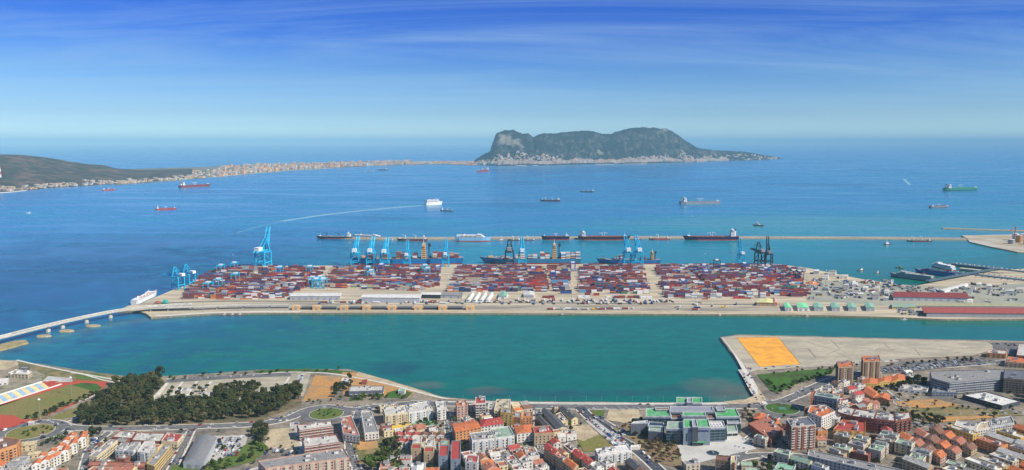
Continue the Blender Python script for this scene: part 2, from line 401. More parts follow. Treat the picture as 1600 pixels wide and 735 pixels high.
# long seaside wood, memorial park, lots
sheet('wood_floor', [(112, 660), (150, 618), (170, 596), (250, 590), (262, 600), (240, 628), (330, 624), (470, 615), (472, 634), (400, 658), (300, 664), (160, 666)], M_woodfloor)
sheet('park_ground', [(234, 628), (262, 594), (310, 590), (400, 586), (486, 583), (474, 620), (420, 612), (330, 630), (300, 632)], M_gravel)
sheet('grass_bank', [(395, 580), (440, 576.5), (520, 578), (560, 582), (530, 584), (480, 582), (400, 583)], M_park)
sheet('orange_dirt_lot', [(492, 586), (532, 590), (526, 612), (519, 622), (473, 627)], M_dirt, amp=1.0)
sheet('dirt_lot', [(535, 582), (560, 582), (612, 597), (650, 611), (640, 621), (600, 620), (540, 622), (530, 600)], M_dirt, amp=1.0)
sheet('lawn', [(605, 614), (625, 608), (645, 614), (636, 622), (600, 622)], M_park)
sheet('sandy_bank', [(560, 581), (600, 593), (650, 608), (690, 621), (730, 625), (690, 624), (640, 611), (590, 598), (555, 586)], M_sand)
sheet('green_verge', [(548, 618), (566, 616), (568, 626), (545, 627)], M_park)
# roads
ROADS = []
def road(name, pts, wd, m=M_asph, line=True, k=5):
    w_ = smooth_line(GP(pts, LZ), k); ROADS.append((w_, wd)); LAYER[0] += 1
    z = LZ + 0.02 + 0.006 * LAYER[0]
    mb = MB(); strip(mb, w_, wd + 3.5, LZ + 0.14, 1, 0.2)          # kerbed pavement either side
    kb = mb.build('pavement', [M_asph, M_paleconc]); kind(kb, 'structure')
    mb = MB(); strip(mb, w_, wd, LZ + 0.15 + 0.004 * LAYER[0], 0)
    if line:
        acc = 0
        for i in range(len(w_) - 1):
            a, c = Vector(w_[i]), Vector(w_[i + 1]); d = (c - a).length; u = (c - a) / max(d, .01); t = -acc
            while t < d:
                if t >= 0:
                    p, q = a + u * t, a + u * min(t + 3, d); nn = Vector((-u.y, u.x)) * 0.12
                    zz_ = LZ + 0.17 + 0.004 * LAYER[0]
                    mb.face([(*(p + nn), zz_), (*(p - nn), zz_), (*(q - nn), zz_), (*(q + nn), zz_)], 1)
                t += 9
            acc = (acc + d) % 9
    kind(mb.build(name, [m, M_line]), 'structure')
    return w_
r_main = road('road', [(-60, 690), (0, 678), (22, 668), (48, 662), (85, 660), (112, 668), (180, 670), (300, 667), (400, 663), (450, 654), (480, 641), (510, 636), (550, 640), (600, 634), (640, 631), (690, 631)], 13)
road('road', [(-40, 705), (20, 698), (45, 690), (62, 684), (95, 678), (112, 670)], 10)
road('road', [(640, 630), (700, 631), (800, 634), (900, 636), (1000, 636), (1100, 636), (1180, 635), (1210, 640)], 15)
road('road', [(1198, 634), (1225, 626), (1250, 616), (1275, 604), (1300, 594), (1340, 584), (1400, 578), (1480, 572), (1640, 560)], 13)
road('road', [(1200, 640), (1180, 612), (1168, 590), (1160, 578)], 9, M_conc, False)
road('road', [(1160, 580), (1190, 576), (1260, 572), (1340, 566), (1400, 563)], 9, M_conc, False)
road('road', [(905, 636), (925, 655), (960, 680), (1000, 708), (1040, 745)], 12, M_dasph)
road('road', [(930, 650), (965, 672), (1000, 694)], 7)
road('road', [(560, 643), (556, 660), (545, 690), (560, 740)], 8)
road('road', [(460, 660), (462, 690), (470, 712), (380, 740)], 7, M_conc, False)
road('road', [(1215, 644), (1195, 668), (1160, 700), (1130, 745)], 12)
road('road', [(1130, 722), (1180, 712), (1230, 712), (1280, 716)], 11)
road('road', [(690, 636), (700, 655), (702, 680), (716, 745)], 7)
road('road', [(840, 640), (840, 665), (838, 690), (870, 745)], 7)
road('road', [(1280, 650), (1340, 652), (1430, 662), (1500, 672), (1640, 668)], 8)
road('road', [(300, 670), (286, 700), (262, 745)], 7)
road('road', [(130, 735), (142, 700), (170, 676)], 7)
road('road', [(1380, 610), (1420, 640), (1470, 652), (1560, 645), (1640, 650)], 8)
# roundabouts
def ring(px, py, r, name='road', g=M_park):
    c = G(px, py, LZ)
    def circ(rr, n_=40): return [(c[0] + rr * math.cos(t * 2 * math.pi / n_), c[1] + rr * math.sin(t * 2 * math.pi / n_)) for t in range(n_)]
    sheet(name, circ(r + 10), M_asph, z=LZ + 0.30, raw=True)
    mb = MB(); mb.prism(circ(r + 0.6), LZ + 0.3, LZ + 0.42, 0); kind(mb.build('kerb', [M_paleconc]), 'structure')
    sheet('roundabout_lawn', circ(r), g, z=LZ + 0.45, raw=True)
    ROADS.append(([(c[0] - r * .5, c[1]), (c[0] + r * .5, c[1])], 2 * r + 14))
ring(48, 675, 24, g=M_field); ring(510, 647, 20, g=M_grass); ring(1222, 639, 20)
sheet('fountain_basin', [(1216, 637), (1227, 637), (1229, 641), (1217, 641)], mat('pool_green', (0.08, 0.22, 0.14), 0.3, 0.1), z=LZ + 0.6)
# coast walks
def walk(pts, wd, m=M_paleconc, nm='footpath'):
    LAYER[0] += 1; mb = MB(); strip(mb, smooth_line(GP(pts, LZ)), wd, LZ + 0.03 + 0.006 * LAYER[0]); kind(mb.build(nm, [m]), 'structure')
walk([(26, 563), (60, 571), (120, 583), (170, 592), (200, 598), (250, 594)], 4)
walk([(110, 583), (128, 585), (160, 594), (185, 599)], 3)
walk([(260, 593), (330, 589), (400, 585), (450, 582), (500, 583), (530, 586), (580, 595), (620, 604), (660, 615), (700, 624)], 4)
walk([(700, 628), (800, 629.5), (900, 630.5), (1000, 631), (1100, 631), (1150, 630)], 5)
walk([(1130, 528), (1148, 552), (1164, 580), (1180, 610), (1196, 632)], 6)
walk([(105, 660), (150, 640)], 2.5); walk([(116, 630), (140, 622), (156, 612)], 3)
for k in range(4):   # memorial park rows
    x = 262 + k * 24
    walk([(x + 2 - k * 2, 596), (x - 16 - k * 1.5, 620)], 3.4)
walk([(238, 624), (262, 598), (262, 592)], 4); walk([(455, 620), (470, 588), (478, 585)], 3)
walk([(440, 610), (452, 590)], 3)
sheet('parking_lot', [(460, 604), (466, 586), (476, 586), (470, 606), (466, 616)], M_conc)
sheet('parking_lot', [(262, 593), (300, 590), (400, 585), (455, 583), (455, 588), (380, 591), (300, 596), (258, 599)], M_asph)
# lots in the town
sheet('car_lot', [(332, 682), (388, 680), (378, 716), (326, 722)], M_conc)
sheet('dirt_lot', [(422, 672), (462, 668), (466, 700), (440, 704), (410, 700)], M_sand, amp=1)
sheet('grass_bank', [(392, 690), (404, 686), (420, 700), (396, 722), (340, 735), (260, 745), (270, 728), (340, 722)], M_grass)
sheet('waste_lot', [(548, 684), (598, 684), (606, 700), (600, 722), (560, 726)], M_scrub)
sheet('waste_lot', [(552, 686), (590, 686), (592, 700), (560, 704)], M_dirt, amp=2)
sheet('yellow_court', [(607, 664), (642, 660), (646, 671), (615, 676)], GR('yellow_court', (0.6, 0.42, 0.06)))
sheet('green_court', [(643, 659), (676, 656), (682, 664), (648, 671)], GR('green_court', (0.16, 0.33, 0.2)))
sheet('olive_lot', [(900, 684), (934, 678), (962, 697), (934, 706), (912, 706)], M_field)
sheet('beige_lot', [(890, 668), (920, 664), (936, 680), (912, 690), (900, 686)], M_sand, amp=1)
sheet('car_park', [(914, 658), (930, 656), (978, 693), (962, 700)], M_conc)
sheet('sandy_lot', [(945, 656), (952, 641), (998, 641), (1004, 655), (975, 662)], M_sand, amp=1)
sheet('lawn', [(922, 642), (944, 642), (944, 650), (930, 651)], M_grass)
sheet('paved_plaza', [(1058, 697), (1080, 690), (1155, 680), (1182, 702), (1130, 714), (1078, 728), (1066, 722)], GR('pale_plaza', (0.50, 0.49, 0.45), (0.42, 0.41, 0.38), var=0.1))
sheet('waste_ground', [(990, 690), (1005, 670), (1056, 690), (1066, 722), (1074, 735), (1020, 722)], GR('brown_scrub', (0.22, 0.14, 0.09), (0.2, 0.18, 0.08), var=0.5, sec_scale=0.12))
sheet('brown_bank', [(956, 670), (1005, 655), (1012, 690), (990, 690)], GR('brown_scrub', (0.22, 0.14, 0.09)))
# reclaimed land and the yellow pitch
sheet('reclaimed_ground', [(1130, 528), (1150, 525), (1250, 527), (1400, 531), (1540, 534), (1560, 545), (1520, 556), (1400, 562), (1260, 574), (1190, 580), (1168, 578)], M_gravel)
sheet('sand_pitch', [(1151, 528), (1216, 528), (1251, 570), (1187, 574)], M_yell)
for a_, b_ in (((1151, 528), (1187, 574)), ((1216, 528), (1251, 570)), ((1187, 574), (1251, 570)), ((1151, 528), (1216, 528)), ((1165, 543), (1222, 543))):
    walk([a_, b_], 1.1, mat('pitch_edge', (0.25, 0.17, 0.06)), 'pitch_edge')
walk([(1262, 545), (1275, 560)], 1.5, M_asph); walk([(1298, 532), (1312, 545)], 1.2, M_asph); walk([(1428, 545), (1438, 556)], 1.2, M_asph); walk([(1340, 545), (1358, 548), (1372, 543)], 1.2)
for pts_ in (((1262, 535), (1330, 550), (1420, 540), (1520, 546)), ((1256, 560), (1340, 556), (1400, 552), (1500, 552)), ((1245, 530), (1300, 548), (1330, 562)), ((1380, 534), (1400, 550), (1470, 556)), ((1450, 536), (1500, 545), (1530, 542)), ((1290, 556), (1330, 540), (1380, 538))):
    walk(pts_, 1.3, GR('wheel_track', (0.27, 0.24, 0.18), (0.36, 0.32, 0.25), sec_scale=.05), 'wheel_track')
sheet('green_park', [(1183, 586), (1260, 579), (1304, 576), (1300, 584), (1250, 598), (1216, 614), (1204, 611)], M_park)
sheet('shore_sand', [(1130, 628), (1165, 625), (1186, 616), (1184, 608), (1196, 622), (1190, 630), (1140, 632)], M_sand, amp=1)
sheet('parking_lot', [(1376, 574), (1420, 566), (1530, 560), (1545, 566), (1440, 580), (1380, 584)], M_asph)
sheet('parking_lot', [(1550, 536), (1640, 536), (1640, 556), (1580, 556), (1552, 548)], M_asph)
sheet('yellow_field', [(1398, 628), (1460, 624), (1500, 634), (1470, 640), (1404, 636)], M_dirt, amp=1)
sheet('brown_field', [(1440, 650), (1470, 642), (1550, 640), (1560, 652), (1480, 660), (1450, 660)], M_dirt, amp=1.5)
sheet('scrub_ground', [(1400, 640), (1500, 636), (1600, 646), (1600, 650), (1440, 652), (1410, 648)], M_scrub, amp=1)

# ---------------------------------------------------------------- container terminal land
TZ = 3.2
term = [(184, 486), (200, 478), (222, 474), (270, 453), (298, 444), (322, 433), (352, 419), (380, 416.5), (420, 416), (700, 413.5), (1000, 413), (1210, 413), (1258, 418), (1300, 427), (1345, 436), (1400, 444), (1430, 447), (1450, 443), (1468, 437), (1500, 428), (1530, 424), (1600, 420), (1660, 419), (1660, 498), (1480, 499), (1380, 495), (1250, 492), (1150, 491), (900, 490), (600, 489), (420, 489), (330, 490), (262, 494), (236, 496), (228, 490), (215, 486)]
tp = ccw(GP(term, TZ))
M_quay = GR('quay_concrete', (0.50, 0.425, 0.30), (0.34, 0.29, 0.21), sec_scale=0.05, var=0.2, scale=0.12, stretch=(0.12, 1, 1))
M_yard = GR('yard_paving', (0.38, 0.335, 0.255), (0.24, 0.21, 0.17), sec_scale=0.06, var=0.25, stretch=(0.15, 1, 1))
mb = MB(); mb.prism(offset_poly(tp, -1.0), -8, TZ, 0, 1, toppoly=tp)
kind(mb.build('terminal_ground', [M_rock, M_quay]), 'structure')
TERM = tp
def tsheet(name, pts, m, dz):
    mb = MB(); mb.face([(x, y, TZ + dz) for x, y in ccw(GP(pts, TZ))]); kind(mb.build(name, [m]), 'structure')
tsheet('yard_ground', [(250, 478), (400, 474), (1230, 480), (1230, 487), (500, 484), (260, 487)], M_yard, 0.03)
def tstrip(name, pts, wd, m, dz):
    mb = MB(); strip(mb, smooth_line(GP(pts, TZ)), wd, TZ + dz); kind(mb.build(name, [m]), 'structure')
tstrip('terminal_road', [(220, 481), (260, 474), (330, 471.5), (440, 471), (800, 473.5), (1150, 476), (1250, 478)], 9, M_asph, 0.06)
tstrip('quay_road', [(480, 486.6), (800, 487.2), (1140, 488.5), (1250, 489.5)], 9, M_sand, 0.08)
tsheet('yard_ground', [(1260, 440), (1330, 438), (1400, 448), (1470, 448), (1530, 446), (1660, 440), (1660, 476), (1400, 478), (1260, 470)], GR('olive_yard', (0.33, 0.33, 0.25), (0.27, 0.27, 0.22), sec_scale=0.02), 0.05)
# breakwater
def mound(name, line, wd, zt, m=M_conc, wall=None, label=None):
    w_ = smooth_line(GP(line, 0), 3); mb = MB(); L, Rr = sides(w_, wd + 12); L2, R2 = sides(w_, wd)
    for i in range(len(w_) - 1):
        mb.face([(*Rr[i], -3), (*Rr[i+1], -3), (*R2[i+1], zt), (*R2[i], zt)], 0)
        mb.face([(*R2[i], zt), (*R2[i+1], zt), (*L2[i+1], zt), (*L2[i], zt)], 1)
        mb.face([(*L2[i], zt), (*L2[i+1], zt), (*L[i+1], -3), (*L[i], -3)], 0)
    for e in (0, -1): mb.face([(*Rr[e], -3), (*R2[e], zt), (*L2[e], zt), (*L[e], -3)], 0)
    o = mb.build(name, [M_rock, m])
    if label: tag(o, label, 'breakwater')
    if wall:
        mb = MB(); strip(mb, [((a[0] * .9 + c[0] * .1), (a[1] * .9 + c[1] * .1)) for a, c in zip(L2, R2)], 3, zt + wall, 0, wall); mb.build('parapet', [M_conc], o)
    return o
bw = mound('breakwater', [(508, 372), (600, 374.5), (800, 373.5), (1000, 372.8), (1200, 373), (1400, 374), (1510, 375.5)], 15, 3.5, GR('breakwater_top', (.42, .38, .3), (.3, .27, .22), sec_scale=.01), 4, 'long straight pale breakwater across the bay behind the moored ships')
mound('breakwater', [(1472, 357.5), (1520, 359), (1600, 361.5), (1660, 362)], 16, 3, GR('ochre', (0.4, 0.3, 0.18)), None, 'short brown rock breakwater beyond the tank quay')
far_quay = [(1510, 372), (1502, 368), (1560, 367), (1640, 366), (1640, 397), (1590, 394), (1545, 385), (1515, 378)]
p = ccw(GP(far_quay, 3)); mb = MB(); mb.prism(offset_poly(p, -5), -4, 3, 0, 1, toppoly=p); kind(mb.build('tank_quay_ground', [M_rock, GR('ochre_ground', (0.36, 0.3, 0.2), (0.45, 0.42, 0.36), sec_scale=0.01)]), 'structure')
# ---------------------------------------------------------------- far land: hill, isthmus, the rock
def interp(tab, u):
    if u <= tab[0][0]: return tab[0][1]
    for (a, va), (c, vc) in zip(tab, tab[1:]):
        if u <= c:
            t = (u - a) / (c - a); t = t * t * (3 - 2 * t) * 0.3 + t * 0.7
            return va + (vc - va) * t
    return tab[-1][1]
from mathutils import noise as MN
def fbm(x, y, o=5, z=0.0):
    return MN.fractal(Vector((x, y, z)), 1.0, 2.0, o)
SIL = [(738, 255), (745, 248), (756, 241), (765, 237), (770, 222), (775, 209), (782, 205), (790, 203.5), (800, 203), (808, 205), (816, 209), (825, 208.5), (834, 214), (842, 210), (850, 208), (865, 208.5), (880, 207), (905, 204.5), (925, 204), (934, 207), (942, 209.5), (955, 208.5), (962, 206), (975, 202), (990, 199.5), (1000, 199), (1020, 199.5), (1040, 201), (1050, 205), (1060, 212), (1075, 222), (1090, 231), (1100, 233), (1120, 235), (1140, 236), (1160, 236.5), (1172, 239), (1190, 242), (1200, 243.5), (1215, 246), (1226, 248.5)]
SHO = [(735, 257.6), (780, 259.5), (850, 258.8), (900, 257.5), (1000, 256), (1080, 253.8), (1140, 251.5), (1190, 250), (1226, 248.6)]
RDG = [(738, 1000), (800, 1300), (1040, 1300), (1110, 700), (1226, 420)]
def rock_pt(u, t):
    """u: photo column of the ridge seen from here, t 0 at the shore .. 1 at the ridge .. 1.35 down the far side"""
    yf = G(u, interp(SHO, u), 0)[1]
    YR = yf + interp(RDG, u)
    x1, zr = ZY(u, interp(SIL, u), YR)
    Y = yf + (YR - yf) * t
    x = x1 * Y / YR
    if t <= 1:
        prof = 0.04 + 0.96 * (max(0.0, t - 0.13) / 0.87) ** 1.02
        steep = 0.5 * max(0, min(1, (t - 0.75) / 0.15)) + 0.5 * max(0, min(1, (t - 0.3) / 0.25))
        prof = prof * 0.62 + steep * 0.38 if t > 0.13 else prof
        z = zr * prof
        a = math.sin(math.pi * min(1, t)) ** 0.6
        z += a * (fbm(x / 420, Y / 420) * 46 + abs(fbm(x / 150, Y / 260, 5, 3)) * -70 + 16) * min(1, zr / 200) + (0 if t < .98 else fbm(x / 70, 0.0) * 14 * min(1, zr / 200))
        if t < 0.02: z = -4
    else:
        z = zr * max(-0.1, 1 - ((t - 1) / 0.3) ** 0.8 * 1.05)
    return (x, Y, z)
U0, U1, NU, NT = 738, 1226, 300, 56
mb = MB(); idx = {}
for i in range(NU + 1):
    for j in range(NT + 1):
        idx[i, j] = len(mb.v); mb.v.append(rock_pt(U0 + (U1 - U0) * i / NU, 1.35 * j / NT))
for i in range(NU):
    for j in range(NT):
        mb.f.append((idx[i, j], idx[i + 1, j], idx[i + 1, j + 1], idx[i, j + 1])); mb.m.append(0)
def hillmat(name, green, rock, hi_z, lo, hi, pale=None):
    m = bpy.data.materials.new(name); n, l = nt(m)
    out = n.new('ShaderNodeOutputMaterial'); b = n.new('ShaderNodeBsdfPrincipled'); l.new(b.outputs[0], out.inputs[0]); b.inputs['Roughness'].default_value = 0.95
    b.inputs['Specular IOR Level'].default_value = 0.1
    g = n.new('ShaderNodeNewGeometry'); s = n.new('ShaderNodeSeparateXYZ'); l.new(g.outputs['True Normal'], s.inputs[0])
    t = n.new('ShaderNodeTexNoise'); t.inputs['Scale'].default_value = 0.009; t.inputs['Detail'].default_value = 8; t.inputs['Roughness'].default_value = 0.7; l.new(g.outputs['Position'], t.inputs['Vector'])
    a = n.new('ShaderNodeMath'); a.operation = 'SUBTRACT'; l.new(t.outputs[0], a.inputs[0])
    sc = n.new('ShaderNodeMath'); sc.operation = 'MULTIPLY'; l.new(s.outputs[2], sc.inputs[0]); sc.inputs[1].default_value = 0.35; l.new(sc.outputs[0], a.inputs[1])
    mr = n.new('ShaderNodeMapRange'); l.new(a.outputs[0], mr.inputs[0]); mr.inputs[1].default_value = lo; mr.inputs[2].default_value = hi
    mx = n.new('ShaderNodeMix'); mx.data_type = 'RGBA'; l.new(mr.outputs[0], mx.inputs[0]); mx.inputs[6].default_value = (*green, 1); mx.inputs[7].default_value = (*rock, 1)
    base = mx.outputs[2]
    for (cx, cy, cz, rr, col) in (pale or []):
        v = n.new('ShaderNodeVectorMath'); v.operation = 'DISTANCE'; l.new(g.outputs['Position'], v.inputs[0]); v.inputs[1].default_value = (cx, cy, cz)
        ad = n.new('ShaderNodeMath'); ad.operation = 'MULTIPLY_ADD'; l.new(t.outputs[0], ad.inputs[0]); ad.inputs[1].default_value = -rr * 3; l.new(v.outputs['Value'], ad.inputs[2])
        m3 = n.new('ShaderNodeMapRange'); l.new(ad.outputs[0], m3.inputs[0]); m3.inputs[1].default_value = -rr * 0.35; m3.inputs[2].default_value = -rr * 0.8; m3.inputs[4].default_value = 0.5
        m4 = n.new('ShaderNodeMix'); m4.data_type = 'RGBA'; l.new(m3.outputs[0], m4.inputs[0]); l.new(base, m4.inputs[6]); m4.inputs[7].default_value = (*col, 1); base = m4.outputs[2]
    l.new(base, b.inputs['Base Color'])
    bpn = n.new('ShaderNodeBump'); bpn.inputs['Distance'].default_value = 25; bpn.inputs['Strength'].default_value = 0.8; l.new(t.outputs[0], bpn.inputs['Height']); l.new(bpn.outputs[0], b.inputs['Normal'])
    return m
pl = []
for (u, t_, rr) in ((797, 0.72, 190), (938, 0.45, 60), (1038, 0.95, 70), (1070, 0.5, 50)):
    pl.append((*rock_pt(u, t_), rr, (0.32, 0.29, 0.24)))
rk = mb.build('rock_mountain', [hillmat('rock_cliff', (0.009, 0.017, 0.018), (0.115, 0.105, 0.095), 0, 0.25, 0.46, pl)])
for p_ in rk.data.polygons: p_.use_smooth = True
kind(rk, 'structure', 'great dark limestone mountain rising from the sea beyond the bay')

# hill at the far left
HS = [(-260, 250), (-80, 244), (0, 241.5), (30, 242), (60, 245), (90, 249), (110, 253), (140, 257), (160, 258), (185, 264), (220, 266), (300, 266)]
HB = [(-260, 310), (0, 301), (100, 293), (205, 288), (300, 281)]
def hill_pt(u, t):
    yf = G(u, interp(HB, u), 0)[1]; Yr = yf + 1700
    x1, zr = ZY(u, interp(HS, u), Yr); zr = max(zr, 3)
    Y = yf + 1700 * t; x = x1 * Y / Yr
    if t <= 1: z = zr * (t ** 1.25) + math.sin(math.pi * t) * fbm(x / 500, Y / 500) * 28 * min(1, zr / 100)
    else: z = zr * max(-0.2, 1 - (t - 1) * 1.4)
    return (x, Y, z if t > 0.02 else -3)
mb = MB(); idx = {}; NU, NT = 140, 44
for i in range(NU + 1):
    for j in range(NT + 1):
        idx[i, j] = len(mb.v); mb.v.append(hill_pt(-260 + 560 * i / NU, 2.0 * j / NT))
for i in range(NU):
    for j in range(NT):
        mb.f.append((idx[i, j], idx[i + 1, j], idx[i + 1, j + 1], idx[i, j + 1])); mb.m.append(0)
hl = mb.build('hills', [hillmat('hill_scrub', (0.035, 0.04, 0.03), (0.20, 0.11, 0.09), 0, 0.14, 0.34)])
for p_ in hl.data.polygons: p_.use_smooth = True
kind(hl, 'structure')
isth_f = [(180, 290), (205, 287.8), (260, 283.5), (300, 280.5), (340, 276.5), (400, 270.5), (450, 266.5), (520, 262.5), (600, 258.8), (690, 256.8), (730, 258.6), (800, 259), (850, 258.6)]
isth_b = [(850, 254), (760, 252.3), (700, 252.2), (600, 254), (500, 256.3), (400, 258.5), (300, 262), (200, 265)]
p = ccw(GP(isth_f, 0) + GP(isth_b, 0)); mb = MB(); mb.prism(p, -3, 3, 0)
kind(mb.build('isthmus_ground', [GR('isthmus', (0.2, 0.18, 0.12), (0.07, 0.08, 0.045), sec_scale=0.004)]), 'structure')
mb = MB(); strip(mb, GP([(330, 277.4), (400, 271), (450, 267), (520, 263)], 0), 26, 3.6, 0, 3); kind(mb.build('beach', [M_sand]), 'structure')

# distant town
DIST = []   # x, y, z, lx, ly, h, colour index
FARC = [('white', (0.56, 0.52, 0.47)), ('cream', (0.55, 0.43, 0.31)), ('pink', (0.50, 0.34, 0.27)), ('orange', (0.66, 0.34, 0.16)), ('grey', (0.35, 0.34, 0.34))]
def fc(wts): return random.choices(range(5), wts)[0]
def front(u): return interp(isth_f, u)
for k in range(1250):     # along the isthmus
    u = random.uniform(205, 745); v = random.random() ** 1.2
    if u < 345 and random.random() < 0.45: continue
    f0, b0 = front(u), interp(list(reversed(isth_b)), u)
    dens = 1 if u > 345 else 0.75
    py = f0 - 0.6 - (f0 - b0 - 0.8) * v * dens
    x, y = G(u, py, 3); s_ = y / 8000
    hh = random.uniform(10, 30) * s_ if u > 340 else random.uniform(6, 14)
    if u > 640: hh = random.uniform(6, 15)
    wts = (5, 4, 3, 1, 1) if u < 345 else ((3, 4, 4, 4, 1) if u < 560 else (3, 2, 5, 4, 2))
    DIST.append((x, y, 3, random.uniform(14, 42) * s_, random.uniform(14, 40), hh, fc(wts)))
for k in range(170):      # village below the hill
    u = random.uniform(-40, 210); f0 = interp(HB, u)
    if 118 < u < 128: continue
    t_ = random.uniform(0.04, 0.16) if u < 130 else random.uniform(0.03, 0.3)
    q = hill_pt(u, t_); DIST.append((q[0], q[1], max(2, q[2] - 2), random.uniform(14, 38), 16, random.uniform(6, 14), fc((6, 5, 3, 1, 1))))
for k in range(2900):     # town below the rock
    u = 738 + 400 * random.random() ** 0.9
    top = 0.42 if u < 880 else (0.26 if u < 1000 else 0.32)
    t_ = 0.03 + (top - 0.03) * random.random() ** 1.35
    if u > 1060: t_ = 0.03 + 0.4 * random.random() ** 1.5
    q = rock_pt(u, t_); b_ = 1 if t_ < 0.15 else 0.6
    DIST.append((q[0], q[1], max(2, q[2] - 3), random.uniform(20, 60) * b_, random.uniform(15, 30), random.uniform(14, 42) * b_, fc((5, 5, 3, 1, 4))))
for u, t_ in [(1140, .5), (1150, .45), (1157, .5), (1146, .6), (1205, .5), (1212, .5), (1190, .4)] + [(random.uniform(1100, 1222), random.uniform(.1, .7)) for _ in range(60)]:
    q = rock_pt(u, t_); DIST.append((q[0], q[1], max(2, q[2] - 3), random.uniform(20, 50), 25, random.uniform(12, 30), fc((3, 4, 2, 0, 2))))
DM = [mat('far_' + c, v, 0.9, 0.1, 0.02) for c, v in FARC]; DR = mat('far_roof', (0.45, 0.24, 0.15), 0.9, 0.2, 0.02)
DIST.sort(key=lambda d: -d[5] * d[3] / (d[1] ** 2))
fm = []
for ci, m_ in enumerate(DM):
    q = MB(); q.box(0, 0, 0, 1, 1, 0.86, 0, 0, 1); q.box(0.15, 0.1, 0.86, 0.45, 0.5, 0.14, 0, 0, 1)
    for k in range(4): q.box(0, 0, 0.12 + 0.18 * k, 1.01, 1.01, 0.07, 0, 2)
    fm.append(q.mesh('distant_building', [m_, DR, M_grey]))
for (x, y, z, lx, ly, h_, ci) in DIST[:290]:
    o = place(fm[ci], 'distant_building', None, (x, y, z), random.uniform(-.3, .3), (lx, ly, h_))
    pu = pix(x, y, z)[0]
    where = 'below the hill on the far left shore' if pu < 200 else ('between hill and rock' if pu < 745 else 'at the foot of the great rock')
    tag(o, f'tiny {FARC[ci][0]} block of the distant town {where}', 'building', f'{FARC[ci][0]} blocks of the distant town {where}')
mb = MB()
for (x, y, z, lx, ly, h_, ci) in DIST[290:]:
    mb.box(x, y, z, lx, ly, h_, random.uniform(-.3, .3), ci, 5 if random.random() < .4 else None, bottom=False)
kind(mb.build('distant_town', DM + [DR]), 'stuff', 'hazy mass of small blocks of the far towns along the bay')
for (a_, b_, wd) in (((806, 259.5), (822, 259.2), 30), ((832, 259), (848, 258.6), 30), ((862, 258), (880, 257.7), 20), ((930, 257.3), (960, 257), 25), ((975, 256.7), (1010, 256.3), 25)):
    mb = MB(); strip(mb, GP([a_, b_], 0), wd, 4, 0, 5); kind(mb.build('distant_mole', [M_paleconc]), 'structure')
# power station chimney and a jetty at the far left
x, y = G(2, 292, 0); mb = MB()
for k in range(7): mb.cyl(0, 0, k * 22, 7 - 0.45 * k, 22, 10, k % 2, 6.55 - 0.45 * k)
o = mb.build('striped_chimney', [M_red, M_white], None, (x, y, 2)); tag(o, 'tall thin red and white striped chimney on the far left shore', 'chimney')
mb = MB(); strip(mb, GP([(-30, 303), (15, 301), (40, 298)], 0), 22, 4, 0, 5); kind(mb.build('jetty', [M_paleconc]), 'structure')
# ---------------------------------------------------------------- ships
def hull_mesh(L, B, fb, boot=0.0, bowrake=0.06, stern_full=0.85, sheer=0.25):
    mb = MB(); st = []
    N = 18
    for i in range(N + 1):
        s = i / N; x = -L / 2 + L * s
        if s < 0.12: bw = stern_full + (1 - stern_full) * (s / 0.12)
        elif s < 0.78: bw = 1.0
        else: bw = max(0.02, 1 - ((s - 0.78) / 0.22) ** 1.9)
        wlb = bw * (0.97 if 0.1 < s < 0.8 else 0.8)
        zt = fb * (1 + sheer * max(0, (s - 0.8) / 0.2) ** 1.2 + (0.08 if s < 0.1 else 0))
        xr = x + (L * bowrake * ((s - 0.78) / 0.22) ** 2 if s > 0.78 else (-L * 0.012 if s == 0 else 0))
        st.append((x, xr, wlb * B / 2, bw * B / 2, zt))
    bt = boot if boot else 0.0
    rows = []
    for (x, xr, a, b_, zt) in st:
        f_ = (bt + 1.5) / (zt + 1.5); xm = x + (xr - x) * f_; m_ = a + (b_ - a) * f_
        rows.append([(x, -a, -1.5), (xm, -m_, bt), (xr, -b_, zt), (xr, b_, zt), (xm, m_, bt), (x, a, -1.5)])
    for i in range(N):
        p, q = rows[i], rows[i + 1]
        for k, mi in ((0, 1), (1, 0), (3, 0), (4, 1)):
            mb.face([p[k], q[k], q[k + 1], p[k + 1]], mi)
        inset = 0.3
        mb.face([(p[2][0], p[2][1], p[2][2] - inset), (q[2][0], q[2][1], q[2][2] - inset), (q[3][0], q[3][1], q[3][2] - inset), (p[3][0], p[3][1], p[3][2] - inset)], 2)
    mb.face([rows[0][k] for k in (1, 0, 5, 4)], 1); mb.face([rows[0][k] for k in (2, 1, 4, 3)], 0)
    return mb
SHC = {'navy': (0.012, 0.02, 0.07), 'light blue': (0.035, 0.2, 0.36), 'red': (0.42, 0.035, 0.02), 'dark': (0.025, 0.03, 0.045), 'green': (0.03, 0.25, 0.14), 'white': (0.82, 0.8, 0.77),
       'grey': (0.25, 0.27, 0.3), 'teal': (0.14, 0.42, 0.5), 'maroon': (0.15, 0.03, 0.035), 'sky blue': (0.25, 0.5, 0.68), 'blue': (0.01, 0.17, 0.42)}
def sm(c): return mat('ship_' + c.replace(' ', '_'), SHC[c], 0.5, 0.12, 0.08)
M_deckred = mat('deck_red', (0.36, 0.08, 0.05), 0.7, 0.2); M_deckgreen = mat('deck_green', (0.08, 0.3, 0.16), 0.7, 0.2); M_deckgrey = mat('deck_grey', (0.25, 0.25, 0.24), 0.8, 0.2)
M_tanb = mat('ship_tan', (0.6, 0.38, 0.18), 0.6, 0.1)
